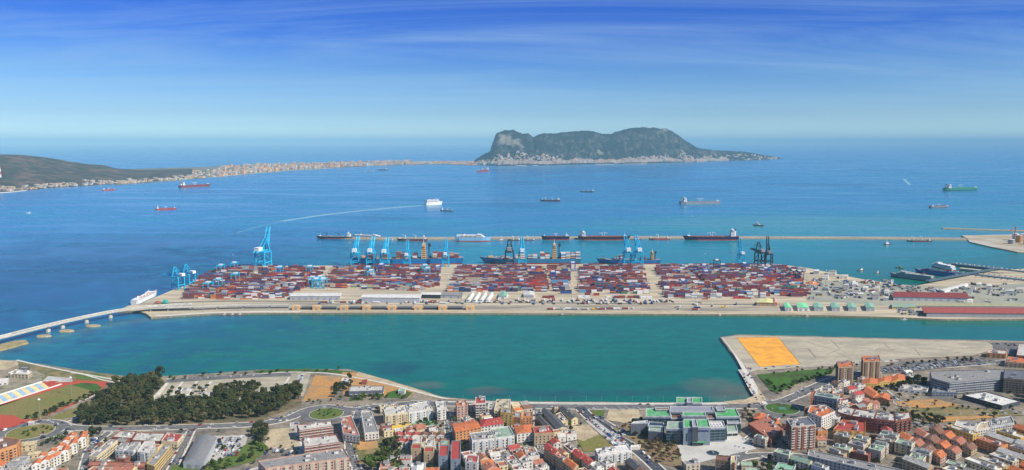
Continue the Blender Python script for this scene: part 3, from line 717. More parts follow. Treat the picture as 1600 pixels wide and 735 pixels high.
CC = [('rust red', (0.287, 0.078, 0.061)), ('dark red', (0.195, 0.043, 0.052)), ('blue', (0.054, 0.109, 0.288)), ('navy', (0.038, 0.051, 0.132)), ('grey', (0.355, 0.372, 0.389)), ('white', (0.731, 0.731, 0.714)),
      ('orange', (0.579, 0.179, 0.073)), ('green', (0.064, 0.200, 0.132)), ('purple brown', (0.171, 0.069, 0.090)), ('tan', (0.456, 0.371, 0.269)), ('light blue', (0.124, 0.311, 0.481)), ('bright red', (0.465, 0.065, 0.056))]
CM = [mat('container_' + c.replace(' ', '_'), v, 0.55, 0.15, 0.2) for c, v in CC]
def house(parent, x, y, z, lx, ly, tiers, m, th=2.8, taper=0.9, name='superstructure'):
    mb = MB(); zz_ = z
    for k in range(tiers):
        f_ = taper ** (k * 0.5); mb.box(x, y, zz_, lx * f_, ly * f_, th - 0.35, 0, 0)
        mb.box(x, y, zz_ + th - 0.35, lx * f_ + 0.8, ly * f_ + 0.8, 0.35, 0, 0)
        mb.box(x, y, zz_ + th * 0.42, lx * f_ + 0.12, ly * f_ * 0.86, th * 0.28, 0, 1); mb.box(x, y, zz_ + th * 0.42, lx * f_ * 0.8, ly * f_ + 0.12, th * 0.28, 0, 1)
        zz_ += th
    mb.box(x, y, zz_, lx * 0.55, ly * 1.05, th, 0, 0); mb.box(x, y, zz_ + th * .4, lx * 0.57, ly * 1.0, th * .4, 0, 1)
    o = mb.build(name, [m, M_glass], parent); zz_ += th
    parent = o; q = MB(); q.tube((x, y, zz_), (x, y, zz_ + th * 2.6), 0.3 * th / 2.8 + .15, 5, 0, 0.15); q.box(x, y, zz_ + th * 1.5, 0.5, ly * .3, 0.4); q.build('mast', [M_white], parent)
    return zz_
def funnel(parent, x, y, z, r, h, body, band=None):
    mb = MB(); mb.cyl(x, y, z, r, h * 0.55, 10, 0); mb.cyl(x, y, z + h * .55, r, h * .22, 10, 1); mb.cyl(x, y, z + h * .77, r, h * .23, 10, 2)
    mb.build('funnel', [body, band or body, M_blk], parent)
def ship(stern, bow, hullc, style, label, boot='red', bridge=0.1, beam=None, fb=None, group=None, super_m=None, tiers=4, z=0, seed=0, deck=None):
    rnd = random.Random(seed + 11)
    a, b_ = Vector(G(*stern, 0)), Vector(G(*bow, 0)); L = (b_ - a).length; c = (a + b_) / 2
    rot = math.atan2(b_.y - a.y, b_.x - a.x); B = beam or L * 0.16; fb = fb or L * 0.06
    root = empty({'container': 'container_ship', 'tanker': 'tanker_ship', 'cargo': 'cargo_ship', 'ferry': 'ferry', 'tug': 'tugboat', 'launch': 'launch'}[style], (c.x, c.y, z), rot)
    tag(root, label, {'container': 'container ship', 'tanker': 'tanker', 'cargo': 'cargo ship', 'ferry': 'ferry', 'tug': 'tugboat', 'launch': 'boat'}[style], group)
    dk = deck or {'tanker': M_deckred, 'container': M_deckgrey, 'cargo': M_deckgrey, 'ferry': M_deckgrey, 'tug': M_deckgrey, 'launch': M_deckgrey}[style]
    hull_mesh(L, B, fb, fb * 0.22).build('hull', [sm(hullc), sm(boot) if boot in SHC else M_red, dk], root)
    bx = -L / 2 + L * bridge; sw = super_m or M_white; th = max(2.6, L * 0.019)
    if style in ('tanker', 'cargo', 'container'):
        zt = house(root, bx, 0, fb, L * (0.08 if style != 'container' else 0.045), B * 0.85, tiers, sw, th)
        funnel(root, bx - L * 0.055, 0, fb, max(1.5, B * 0.1), (tiers + 1.2) * th, sw if style != 'container' else sm('light blue'), M_red if hullc in ('red', 'maroon') else None)
        mb = MB(); mb.box(L * 0.44, 0, fb * 1.12, L * 0.05, B * 0.5, th * .7); mb.tube((L * .43, 0, fb), (L * .43, 0, fb + th * 4), 0.5, 5, 0, .2); mb.build('forecastle', [sw], root)
    if style == 'tanker':
        mb = MB()
        for yy in (-1, 0, 1): mb.tube((-L * .28, yy * B * .05, fb + 1.4), (L * .38, yy * B * .05, fb + 1.4), max(.5, B * 0.018), 5)
        for k in range(7): mb.box(-L * .28 + k * L * .1, 0, fb - .2, 1, B * .8, 1.4)
        mb.build('deck_piping', [dk], root)
        for sx in (-.02, .02):
            mb = MB(); mb.tube((sx * L, 0, fb), (sx * L, 0, fb + th * 4.5), max(.6, L * .004), 6); mb.tube((sx * L, 0, fb + th * 4), (sx * L + L * .07 * (1 if sx > 0 else -1), 0, fb + th * 3), max(.4, L * .003), 5); mb.build('deck_crane', [M_white], root)
    if style == 'cargo':
        nh = 4
        for k in range(nh):
            xx = bx + L * 0.1 + (L * 0.42 - bx - L * .1) * (k + .5) / nh
            mb = MB(); mb.box(xx, 0, fb - .2, (L * .5) / nh * .85, B * .65, th * .6); mb.build('hatch_cover', [dk], root)
        for k in (1, 3) if L > 70 else (2,):
            xx = bx + L * 0.1 + (L * 0.42 - bx - L * .1) * k / nh
            mb = MB(); mb.tube((xx, 0, fb), (xx, 0, fb + th * 5), max(.9, L * .008), 6); mb.tube((xx, 0, fb + th * 4), (xx + L * .12, 0, fb + th * 5.5), max(.5, L * .005), 5); mb.build('deck_crane', [sw if hullc != 'navy' else M_blk], root)
    if style == 'ferry':
        nd = tiers; mb = MB()
        for k in range(nd):
            l0, l1 = -L * .46, L * (.36 - 0.035 * k)
            mb.box((l0 + l1) / 2, 0, fb + k * th, l1 - l0, B * .92, th - .5, 0, 0); mb.box((l0 + l1) / 2, 0, fb + k * th + th - .5, l1 - l0 + 1, B * .95, .5, 0, 0)
            mb.box((l0 + l1) / 2, 0, fb + k * th + th * .35, (l1 - l0) * .93, B * .93, th * .28, 0, 1)
        mb.box(L * .2, 0, fb + nd * th, L * .12, B * .98, th, 0, 0); mb.box(L * .2, 0, fb + nd * th + th * .35, L * .121, B * .99, th * .35, 0, 1)
        mb.build('superstructure', [sw, M_glass], root)
        for yy in (-.2, .2): funnel(root, -L * .26, yy * B, fb + nd * th, B * .09, th * 2.4, sw, M_red if hullc != 'teal' else sm('teal'))
        mb = MB(); mb.tube((L * .17, 0, fb + (nd + 1) * th), (L * .17, 0, fb + (nd + 3.4) * th), .5, 5, 0, .2); mb.build('mast', [M_white], root)
        for k in range(4):
            q = MB(); q.box(-L * .3 + k * L * .13, -B * .49, fb + th * 1.6, L * .05, 1.6, 1.6); q.build('lifeboat', [mat('lifeboat_orange', (0.7, 0.25, 0.05), .6)], root)
    if style in ('tug', 'launch'):
        mb = MB(); mb.box(L * .08, 0, fb, L * .38, B * .6, L * .09, 0, 0); mb.box(L * .12, 0, fb + L * .09, L * .2, B * .45, L * .09, 0, 0); mb.box(L * .12, 0, fb + L * .12, L * .205, B * .46, L * .04, 0, 1)
        mb.build('wheelhouse', [sw, M_glass], root)
        mb = MB(); mb.tube((L * .1, 0, fb + L * .18), (L * .1, 0, fb + L * .4), L * .012, 5); mb.build('mast', [M_white], root)
        funnel(root, -L * .08, 0, fb, L * .035, L * .16, sm('dark'))
    return root, L, B, fb, rot, c, bx
def ship_boxes(S, spans, hmax, rnd, wts=None, name_label=''):
    root, L, B, fb, rot, c, bx = S; mb = MB()
    for (s0, s1, tmin, tmax) in spans:
        x = -L / 2 + L * s0
        while x + 12.2 < -L / 2 + L * s1:
            nr = int(B * .88 / 2.6)
            tb = rnd.randint(tmin, tmax)
            for r_ in range(nr):
                for t_ in range(max(0, tb - (rnd.random() < .35) - (rnd.random() < .2))):
                    y = (r_ - (nr - 1) / 2) * 2.6
                    mb.box(x + 6.1, y, fb + .3 + t_ * 2.62, 12.1, 2.45, 2.55, 0, rnd.choices(range(len(CC)), wts)[0], bottom=False)
            x += 13.2
    o = mb.build('stacked_ship_containers', CM, None, (c.x, c.y, 0), rot); kind(o, 'stuff', name_label)
W0 = [7, 8, 3, 4, 4, 3.5, 2, 1, 7, 3, 1.5, 1.5]; WW = [2, 1, 1, 1, 6, 9, 1, 0, 1, 3, 1, 0]
S = ship((722, 412.3), (556, 413.5), 'blue', 'container', 'long blue container ship under five blue cranes at the terminal quay', bridge=0.36, beam=38, fb=17, super_m=M_tanb, tiers=6)
ship_boxes(S, [(0.03, 0.12, 4, 5), (0.14, 0.29, 5, 6), (0.42, 0.5, 5, 6), (0.53, 0.65, 5, 7), (.7, .78, 4, 5), (.8, .9, 3, 4)], 5, random.Random(1), W0, 'rust and orange containers stacked on the long blue ship')
S = ship((906, 411.6), (758, 411.2), 'light blue', 'container', 'blue container ship with red waterline and tan bridge at mid quay', bridge=0.27, beam=34, fb=14, super_m=M_tanb, tiers=7)
ship_boxes(S, [(0.0, 0.2, 5, 7), (0.32, 0.42, 5, 6), (.45, .55, 3, 4), (.58, .72, 3, 5), (.74, .9, 1, 2)], 5, random.Random(5), WW, 'pale containers stacked on the ship with the red waterline')
S = ship((1030, 412), (937, 411.5), 'blue', 'container', 'short blue container ship with tan bridge at its right end', bridge=0.12, beam=28, fb=11, super_m=M_tanb, tiers=6)
ship_boxes(S, [(0.24, 0.34, 2, 3), (.4, .5, 2, 3), (.6, .82, 3, 5)], 4, random.Random(9), W0, 'few containers on the short blue ship')
# along the breakwater
ship((550, 373.3), (497, 372.5), 'navy', 'cargo', 'dark bulk carrier with deck cranes at the left end of the breakwater', tiers=4)
ship((553, 372), (600, 374), 'teal', 'ferry', 'pale teal and white tanker like vessel behind the breakwater end', super_m=M_white, tiers=1, fb=9, beam=14)
ship((604, 375.5), (616, 376), 'white', 'tug', 'small white service boat beside the breakwater by the red cargo ship')
ship((667, 376.5), (622, 376), 'maroon', 'cargo', 'low maroon cargo ship with white bridge moored along the breakwater', tiers=3)
ship((712, 377), (765, 377.2), 'sky blue', 'ferry', 'light blue passenger ferry with white stern tower at the breakwater', tiers=3, fb=13, beam=24)
ship((774, 376.5), (790, 376.5), 'grey', 'tug', 'small grey workboat right of the light blue ferry')
ship((812, 376), (794, 376), 'dark', 'cargo', 'small dark coaster with upright mast at the breakwater', tiers=2)
ship((835, 376), (817, 376), 'maroon', 'cargo', 'small red coaster at the breakwater beside a dark coaster', tiers=2)
ship((889, 375), (848, 375), 'navy', 'tanker', 'low navy tanker with white deck house moored at the breakwater middle', tiers=2, fb=12)
ship((904, 374.8), (981, 375), 'dark', 'tanker', 'long black tanker with bridge at its left end at the breakwater', tiers=4, fb=12)
ship((986, 375), (1002, 375), 'maroon', 'tug', 'small maroon barge tug by the breakwater right of the black tanker')
ship((1046, 374.6), (1015, 374.6), 'red', 'cargo', 'small low red coaster alone at the breakwater', tiers=2, fb=4)
ship((1152, 375), (1071, 375), 'navy', 'tanker', 'long navy gas carrier with tall white bridge at its right end', tiers=6, fb=12, super_m=M_white)
ship((1392, 381.5), (1381, 382.5), 'dark', 'tug', 'dark tugboat just in front of the breakwater on the right', beam=9)
ship((1455, 378), (1418, 377.5), 'maroon', 'cargo', 'low dark brown barge ship alongside the breakwater right part', tiers=1, fb=3.5)
# out in the bay
ship((243, 328.5), (275, 327), 'red', 'tanker', 'bright red tanker at anchor nearest to the left shore', tiers=4)
ship((281, 293.5), (327, 291), 'maroon', 'tanker', 'long dark red tanker with white bridge off the left shore', tiers=4, deck=M_deckred)
ship((160, 298), (180, 297), 'red', 'tanker', 'small red coaster close below the hill shore', tiers=3)
ship((875, 314.5), (845, 314), 'dark', 'cargo', 'dark low cargo ship at anchor below the rock', tiers=3)
ship((928, 300.5), (907, 300), 'dark', 'cargo', 'small dark ship at anchor far out below the rock', tiers=3)
ship((1063, 319.5), (1124, 318.5), 'grey', 'tanker', 'long pale grey tanker anchored alone in open bay below the rock tail', boot='grey', tiers=4, deck=M_deckgrey)
ship((1476, 298), (1526, 297), 'green', 'tanker', 'long green tanker with white bridge on the right of the bay', boot='navy', tiers=4, deck=M_deckgreen)
ship((1453, 325), (1481, 324), 'grey', 'tanker', 'small grey tanker below the green tanker', boot='navy', tiers=2)
ship((665, 321), (690, 319.5), 'white', 'ferry', 'big white ferry under way with a long pale wake', tiers=5, fb=14, beam=26, boot='white')
ship((689, 329.8), (708, 330.5), 'dark', 'cargo', 'small black coaster with white bridge near the white ferry', tiers=3)
ship((762, 268), (746, 269.5), 'maroon', 'tanker', 'dark red ship off the near end of the rock', tiers=4)
ship((605, 266.5), (590, 266), 'dark', 'cargo', 'tiny dark ship off the isthmus town, the rightmost of three', tiers=2)
ship((584, 268.5), (575, 268.5), 'grey', 'cargo', 'tiny pale ship off the isthmus town, the middle one of three', tiers=3)
ship((567, 269.5), (573, 269.5), 'dark', 'tug', 'tiny dark boat off the isthmus town, the leftmost of three')
ship((1193, 353.5), (1177, 352.5), 'dark', 'tug', 'dark supply boat alone beyond the breakwater', fb=4, beam=14)
ship((41, 333.5), (49, 333.2), 'white', 'launch', 'tiny pale boat alone in the left of the bay')
ship((1423.5, 290.6), (1427, 290.9), 'white', 'launch', 'tiny white speedboat with diagonal wake near the green tanker')
ship((1080, 338), (1083, 338), 'white', 'launch', 'tiny launch below the long grey tanker')
# west quay, inner harbour
ship((209, 476.5), (244, 460), 'white', 'ferry', 'white ferry moored at the left point of the terminal', tiers=1, fb=7, beam=14, boot='white')
ship((1340, 423.5), (1350, 422.5), 'dark', 'tug', 'dark harbour tug with white wheelhouse, first off the service quay')
ship((1366, 427), (1375, 426.5), 'dark', 'tug', 'dark harbour tug nearest the service quay')
ship((1399, 418.5), (1411, 420), 'dark', 'tug', 'dark harbour tug with yellow deck off the ferry pier', super_m=mat('cabin_yellow', (.6, .45, .15), .6))
ship((1459, 440.5), (1393, 432), 'grey', 'ferry', 'long grey ferry moored diagonally with white stern, nearest the quay', boot='navy', tiers=2, fb=8, beam=17, super_m=mat('ferry_grey', (.3, .36, .38), .6))
ship((1496, 434), (1432, 425.5), 'blue', 'ferry', 'long dark blue ferry between two piers at the right harbour', boot='navy', tiers=1, fb=8, beam=17, super_m=mat('ferry_navy', (.03, .045, .13), .6))
ship((1490, 423), (1457, 416), 'white', 'ferry', 'white ferry moored on the outermost pier of the right harbour', tiers=2, fb=6, beam=15)
for k, (px, py, c_) in enumerate(((336, 491.5, 'white'), (350, 491.8, 'red'), (362, 491.8, 'maroon'), (374, 491.6, 'red'), (878, 491.8, 'maroon'), (1124, 492.8, 'red'), (1260, 494.4, 'red'), (1412, 499, 'white'))):
    ship((px - 5, py + .6), (px + 5, py + .6), c_, 'tug', f'small {c_} workboat moored below the near quay, ' + ('fourth from the left of the boats there', 'second of the left boats there', 'third of the left boats there', 'last of the left boats there', 'alone at its middle', 'right of the yellow lorry', 'below the green roofed sheds', 'at the basin by the red sheds')[k] if k else 'small white workboat moored below the near quay, leftmost of the boats there', beam=4)
# wakes
M_foam = mat('wake_foam', (0.22, 0.42, 0.50), 0.5, 0.3, 0.05)
def wake(pts, wd, name='wake'):
    w_ = smooth_line(GP(pts), 5); mb = MB(); n_ = len(w_)
    L_, R_ = sides(w_, wd)
    for i in range(n_ - 1):
        mb.face([(*R_[i], .06), (*R_[i+1], .06), (*L_[i+1], .06), (*L_[i], .06)])
    kind(mb.build(name, [M_foam]), 'stuff', 'pale wake trailing on the water')
wake([(664, 321.2), (620, 324.3), (560, 330), (500, 337), (440, 346)], 34); wake([(664, 321.7), (630, 324.3), (580, 329)], 9); wake([(668, 320.2), (600, 324), (520, 330)], 5); wake([(1422, 289), (1412, 280)], 22); wake([(440, 347), (405, 354), (370, 364)], 5)

# ---------------------------------------------------------------- cranes
CRC = {'blue': (0.02, 0.42, 0.68), 'black': (0.03, 0.04, 0.06), 'deep blue': (0.03, 0.12, 0.42)}
def crane_mesh(c, up):
    m = mat('crane_' + c.replace(' ', '_'), CRC[c], 0.5, 0.1); root = empty('quay_crane', (0, 0, 0))
    g, wd, hl = 26.0, 21.0, 36.0
    for sx in (-1, 1):
        for y in (0, -g):
            mb = MB(); mb.box(sx * wd / 2, y, 0, 2.9, 3.0, hl); mb.box(sx * wd / 2, y, 0, 5, 2.2, 2.4); mb.build('leg', [m], root)
    mb = MB()
    for y in (0, -g):
        mb.box(0, y, 12, wd, 1.8, 2.2); mb.box(0, y, hl - 2, wd, 2, 2.6)
    for sx in (-1, 1):
        mb.box(sx * wd / 2, -g / 2, 12, 1.8, g, 2.2); mb.box(sx * wd / 2, -g / 2, hl - 2, 2, g, 2.6)
        mb.tube((sx * wd / 2, 0, 14), (sx * wd / 2, -g, hl - 2), .9, 5)
    mb.build('portal_frame', [m], root)
    mb = MB()
    for sx in (-1, 1):
        mb.box(sx * 4, -g / 2 - 6, hl + .4, 2, g + 26, 3)
    for k in range(5): mb.box(0, -g + k * 8, hl + 1, 8, 1, 1.4)
    mb.build('girder', [m], root)
    mb = MB()
    for sx in (-1, 1):
        mb.tube((sx * 8, 0, hl), (sx * 3, -1, hl + 26), 1.5, 6); mb.tube((sx * 3, -1, hl + 26), (sx * 5, -g, hl + 2), .8, 5)
    mb.box(0, -1, hl + 25, 8, 1.8, 2); mb.box(0, -.5, hl + 13, 11, 1.4, 1.4)
    mb.build('apex_frame', [m], root)
    th = R(79) if up == 2 else (R(40) if up == 1 else 0)
    cy, cz = math.cos(th), math.sin(th); Lb = 50.0; y0, z0 = 2.0, hl + 1.5
    mb = MB(); P = lambda x, d, u=0: (x, y0 + d * cy - u * cz, z0 + d * cz + u * cy)
    for sx in (-1, 1):
        mb.tube(P(sx * 3.6, 0), P(sx * 3.6, Lb), 1.7, 4); mb.tube(P(sx * 3.6, 2, 3.2), P(sx * 3.6, Lb - 6, 3.2), .6, 4)
        for k in range(6): mb.tube(P(sx * 3.6, 3 + k * 7.5), P(sx * 3.6, 6.5 + k * 7.5, 3.2), .4, 4)
    for k in range(8): mb.tube(P(-3.6, 1 + k * 6.9), P(3.6, 1 + k * 6.9), .6, 4)
    mb.build('boom', [m], root)
    mb = MB()
    for sx in (-1, 1): mb.tube((sx * 3, -1, hl + 26), P(sx * 3.6, Lb * .6), .5, 4); mb.tube((sx * 3, -1, hl + 26), P(sx * 3.6, Lb * .95), .35, 4)
    mb.build('stay', [m], root)
    mb = MB(); mb.box(0, -g - 4, hl + 3.4, 11, 15, 6.5); mb.box(0, -g - 4, hl + 9.9, 11.6, 15.6, .6); mb.build('machinery_house', [M_white if c != 'black' else M_grey], root)
    mb = MB(); mb.box(5.5, -3, hl - 5, 3, 4, 3.4, 0, 0); mb.box(5.5, -.95, hl - 4.2, 2.6, .2, 2, 0, 1); mb.build('cab', [M_white, M_glass], root)
    return root
protos = {}
def crane(px, py, c, up, label, rot=0.0, sc=1.0):
    key = (c, up)
    if key not in protos: protos[key] = crane_mesh(c, up); o = protos[key]
    else: o = copy_tree(protos[key])
    x, y = G(px, py, TZ); o.location = (x, y, TZ); o.rotation_euler = (0, 0, rot); o.scale = (sc, sc, sc * (1.12 if py < 420 and px > 450 else 1))
    tag(o, label, 'crane', 'quay cranes of the container terminal')
crane(417, 417.5, 'blue', 2, 'tall bright blue quay crane with raised boom standing alone at the left', -.25, 1.22)
crane(274, 451, 'blue', 0, 'blue quay crane at the left point, nearer the white ferry', R(62), .78)
crane(291, 446.5, 'blue', 0, 'blue quay crane at the left point, nearer the containers', R(62), .78)
crane(557, 416, 'blue', 1, 'blue quay crane over the stern end of the long blue ship, leftmost of five', .05, .96)
crane(581, 416, 'blue', 1, 'blue quay crane on the long blue ship, second of five from left', .03, .96)
crane(603, 416, 'blue', 1, 'blue quay crane over the long blue ship, middle one of five', 0, .92)
crane(637, 416, 'blue', 2, 'blue quay crane with raised boom, fourth of five on long blue ship', 0, .72)
crane(697, 415.5, 'blue', 2, 'blue quay crane over the right end of the long blue ship', 0, .74)
crane(796, 415, 'black', 0, 'black quay crane on the ship with the red waterline', 0, 1.0)
crane(816, 415, 'blue', 1, 'light blue quay crane right beside the black one at mid quay', 0, .92)
crane(979, 415, 'blue', 1, 'blue quay crane on the short blue ship, left of the pair', 0, .97)
crane(996, 415, 'blue', 1, 'blue quay crane on the short blue ship, right of the pair', 0, .97)
crane(1156, 414, 'blue', 2, 'slender blue quay crane beside the two black cranes', 0, .73)
crane(1184, 414, 'black', 0, 'black quay crane with low boom, left of the far pair', .1, .88)
crane(1199, 414, 'black', 2, 'black quay crane with raised boom, right of the far pair', -.1, .78)
def gantry_mesh(c):
    m = mat('crane_' + c.replace(' ', '_'), CRC[c], 0.5, 0.1); root = empty('yard_gantry', (0, 0, 0))
    for sx in (-1, 1):
        for sy in (-1, 1):
            mb = MB(); mb.box(sx * 5.5, sy * 12, 0, 1.3, 1.3, 19); mb.build('leg', [m], root)
    mb = MB()
    for sx in (-1, 1): mb.box(sx * 5.5, 0, 19, 1.6, 26, 2)
    for sy in (-1, 1): mb.box(0, sy * 12, 19.4, 11, 1, 1)
    mb.build('gantry_beam', [m], root)
    for sy in (-1, 1): mb = MB(); mb.box(0, sy * 12, 1.2, 12, 1, 1.4); mb.build('sill_beam', [m], root)
    mb = MB(); mb.box(0, 3, 19.5, 9, 6, 3); mb.build('trolley', [M_white], root)
    mb = MB()
    for sx in (-1, 1):
        for sy in (-1, 1): mb.tube((sx * 5.5 - .5, sy * 12, .9), (sx * 5.5 + .5, sy * 12, .9), .9, 8)
    mb.build('wheels', [M_tyre], root)
    return root
gp = {}
GSP = [(368, 441, 'blue'), (341, 450, 'blue'), (325, 456, 'blue'), (366, 423, 'blue'), (345, 427, 'blue'), (437, 430, 'blue'), (484, 429, 'blue'), (488, 447, 'blue'), (494, 450, 'blue'), (500, 446, 'blue'), (505, 450, 'blue'), (575, 430, 'blue'), (580, 436, 'blue'), (596, 426, 'deep blue'), (668, 432, 'blue'), (664, 427, 'blue'), (684, 429, 'deep blue'), (833, 432, 'deep blue'), (815, 452, 'deep blue'), (864, 438, 'deep blue'), (895, 423, 'deep blue'), (1100, 427, 'deep blue'), (1103, 437, 'deep blue'), (1067, 452, 'deep blue'), (1163, 424, 'deep blue'), (1196, 432, 'deep blue'), (1240, 436, 'black'), (1249, 437, 'black'), (1120, 419, 'black'), (937, 452, 'deep blue')]
for k, (px, py, c) in enumerate(GSP):
    if c not in gp: gp[c] = gantry_mesh(c); o = gp[c]
    else: o = copy_tree(gp[c])
    x, y = G(px, py, TZ); o.location = (x, y, TZ + .1)
    area = 'left yard block' if px < 470 else 'second yard block' if px < 700 else 'middle yard block' if px < 900 else 'fourth yard block' if px < 1015 else 'right yard block'
    tag(o, f'{c} wheeled gantry crane straddling container stacks in the {area}', 'gantry crane', f'{c} gantries in the {area}')
GANTRY = [G(a, b_, TZ) for a, b_, c in GSP]

# ---------------------------------------------------------------- containers in the yards
BLK = [('left', [(325, 427), (358, 420), (506, 420), (497, 440), (466, 455), (446, 466.5), (290, 467), (292, 457)], 0.86),
       ('second', [(524, 419), (688, 418), (683, 447), (660, 454), (510, 451), (512, 436)], 0.84),
       ('middle', [(716, 418), (889, 418), (888, 451), (880, 456), (700, 456), (706, 440)], 0.8),
       ('fourth', [(905, 418), (1003, 418), (1013, 452), (1010, 460), (906, 458)], 0.84),
       ('right', [(1024, 418), (1215, 417), (1250, 424), (1252, 445), (1262, 458), (1250, 463), (1040, 465), (1034, 450)], 0.78)]
CON = []
rnd = random.Random(21)
for bn, poly, dens in BLK:
    P = GP(poly, TZ); xs = [p[0] for p in P]; ys = [p[1] for p in P]
    y = min(ys); row = 0
    while y < max(ys):
        x = min(xs); cur = rnd.choices(range(12), W0)[0]; hgt = 3; blkc = cur
        while x < max(xs):
            if inside(x + 6, y, P):
                cur_bay = MN.noise(Vector((x / 60, y / 30, 3.1)))
                if rnd.random() < .22: blkc = rnd.choices(range(12), W0)[0]
                if cur_bay > -0.21 * (dens / .8) and not (int((x - min(xs)) / 12.9) % 9 == 8 and rnd.random() < .8):
                    hgt = max(1, min(4, hgt + rnd.choice((-1, -1, 0, 0, 0, 1, 1))))
                    if y > 0:
                        top_w = (y - 1480) / 560
                        wts = list(W0)
                        if bn in ('second', 'middle') and .05 < top_w < .42: wts = [4, 4, 3, 3, 6, 7, 1, 1, 4, 5, 1, 1]
                        if bn == 'left': wts = [8, 8, 2, 2, 3, 3, 4, 1, 8, 3, 2, 2]
                        if bn == 'right': wts = [5, 8, 4, 6, 4, 3.5, 1, 1, 7, 2, 1, 1]
                    for t_ in range(hgt):
                        c_ = blkc if rnd.random() < .66 else rnd.choices(range(12), wts)[0]
                        CON.append((x + 6.1 + rnd.uniform(-.3, .3), y, t_, c_, bn, row, hgt, 0.0))
            x += 12.9 if rnd.random() > .06 else 20
        row += 1
        y += 2.75 if row % 6 else 14.0
# a purple stack and loose boxes at the left point, boxes standing in the front strip
def stack(px, py, nx, ny, nt_, cs, area, rot=0.0):
    bx_, by_ = G(px, py, TZ)
    for i in range(nx):
        for j in range(ny):
            for t_ in range(nt_ - (rnd.random() < .3)):
                u, v = i * 12.6, j * 2.7
                CON.append((bx_ + u * math.cos(rot) - v * math.sin(rot), by_ + u * math.sin(rot) + v * math.cos(rot), t_, rnd.choice(cs), area, j, nt_, rot))
stack(290, 467, 2, 6, 4, (8, 8, 8, 1), 'left'); stack(345, 468, 2, 2, 2, (5, 6, 0), 'left'); stack(380, 468, 3, 2, 2, (0, 6, 5), 'left')
stack(1048, 466, 1, 2, 3, (4, 5), 'right'); stack(1075, 466.5, 3, 2, 4, (4, 5, 4), 'right'); stack(1114, 466, 2, 2, 4, (4, 5), 'right'); stack(1172, 466.5, 1, 2, 4, (4, 5), 'right'); stack(1192, 465.5, 1, 2, 4, (4, 5), 'right'); stack(1150, 467, 3, 1, 2, (11, 1), 'right')
stack(1240, 464, 2, 3, 3, (1, 8), 'right'); stack(1256, 463, 1, 3, 2, (1, 8), 'right'); stack(1102, 468, 2, 1, 1, (11,), 'right')
for px, py, n_, t_, cs in ((852, 466, 2, 2, (1, 0)), (862, 467, 1, 1, (11,)), (880, 459, 2, 3, (3, 2)), (820, 455, 2, 3, (3, 4)), (908, 466, 2, 2, (1, 5)), (918, 463, 1, 3, (0, 1)), (932, 462, 1, 2, (1, 11)), (952, 465, 2, 2, (4, 5)), (963, 466, 2, 2, (1, 0)), (985, 466, 2, 2, (0, 8)), (994, 466, 1, 2, (3,)), (995, 454, 2, 3, (3, 2)), (1005, 467, 2, 2, (5,)), (1012, 466, 1, 1, (3,)), (640, 455, 2, 1, (1, 0)), (745, 451, 2, 2, (4, 9)), (770, 448, 3, 2, (9, 4)), (1205, 470, 1, 2, (0, 9))):
    stack(px, py, n_, 2, t_, cs, 'left' if px < 500 else 'middle' if px < 895 else 'fourth' if px < 1015 else 'right')
cmesh = []
for ci in range(12):
    q = MB(); q.box(0, 0, 0.05, 12.1, 2.44, 2.5, 0, 0)
    for k in range(-5, 6): q.box(k * 1.08, 0, 0.2, 0.35, 2.52, 2.2, 0, 0)
    q.box(6.06, 0, .2, .06, 2.2, 2.2, 0, 1)
    cmesh.append(q.mesh('shipping_container', [CM[ci], M_grey]))
toppos = {}
def score(c): return c[1] - 40 * (c[2] + 1 == c[6]) + (90 if c[5] % 6 else 0)
vis = sorted(CON, key=score)
ind = vis[:295]; rest = vis[295:]
AR = {'left': 'left', 'second': 'second', 'middle': 'middle', 'fourth': 'fourth', 'right': 'rightmost'}
for (x, y, t_, ci, bn, rw, hg, rt) in ind:
    o = place(cmesh[ci], 'shipping_container', None, (x, y, TZ + .08 + t_ * 2.6), rt)
    lv = 'on top of its stack' if t_ + 1 == hg and hg > 1 else ('on the ground' if t_ == 0 else 'within its stack')
    tag(o, f'{CC[ci][0]} container {lv} near the front of the {AR[bn]} block', 'container', f'{CC[ci][0]} containers {lv} near the edge of the {AR[bn]} yard block')
mb = MB()
for (x, y, t_, ci, bn, rw, hg, rt) in rest:
    mb.box(x, y, TZ + .08 + t_ * 2.6, 12.1, 2.44, 2.56, rt, ci, bottom=False)
kind(mb.build('stacked_containers', CM), 'stuff', 'thousands of stacked containers of many colours in the terminal yard')
print('containers', len(CON))

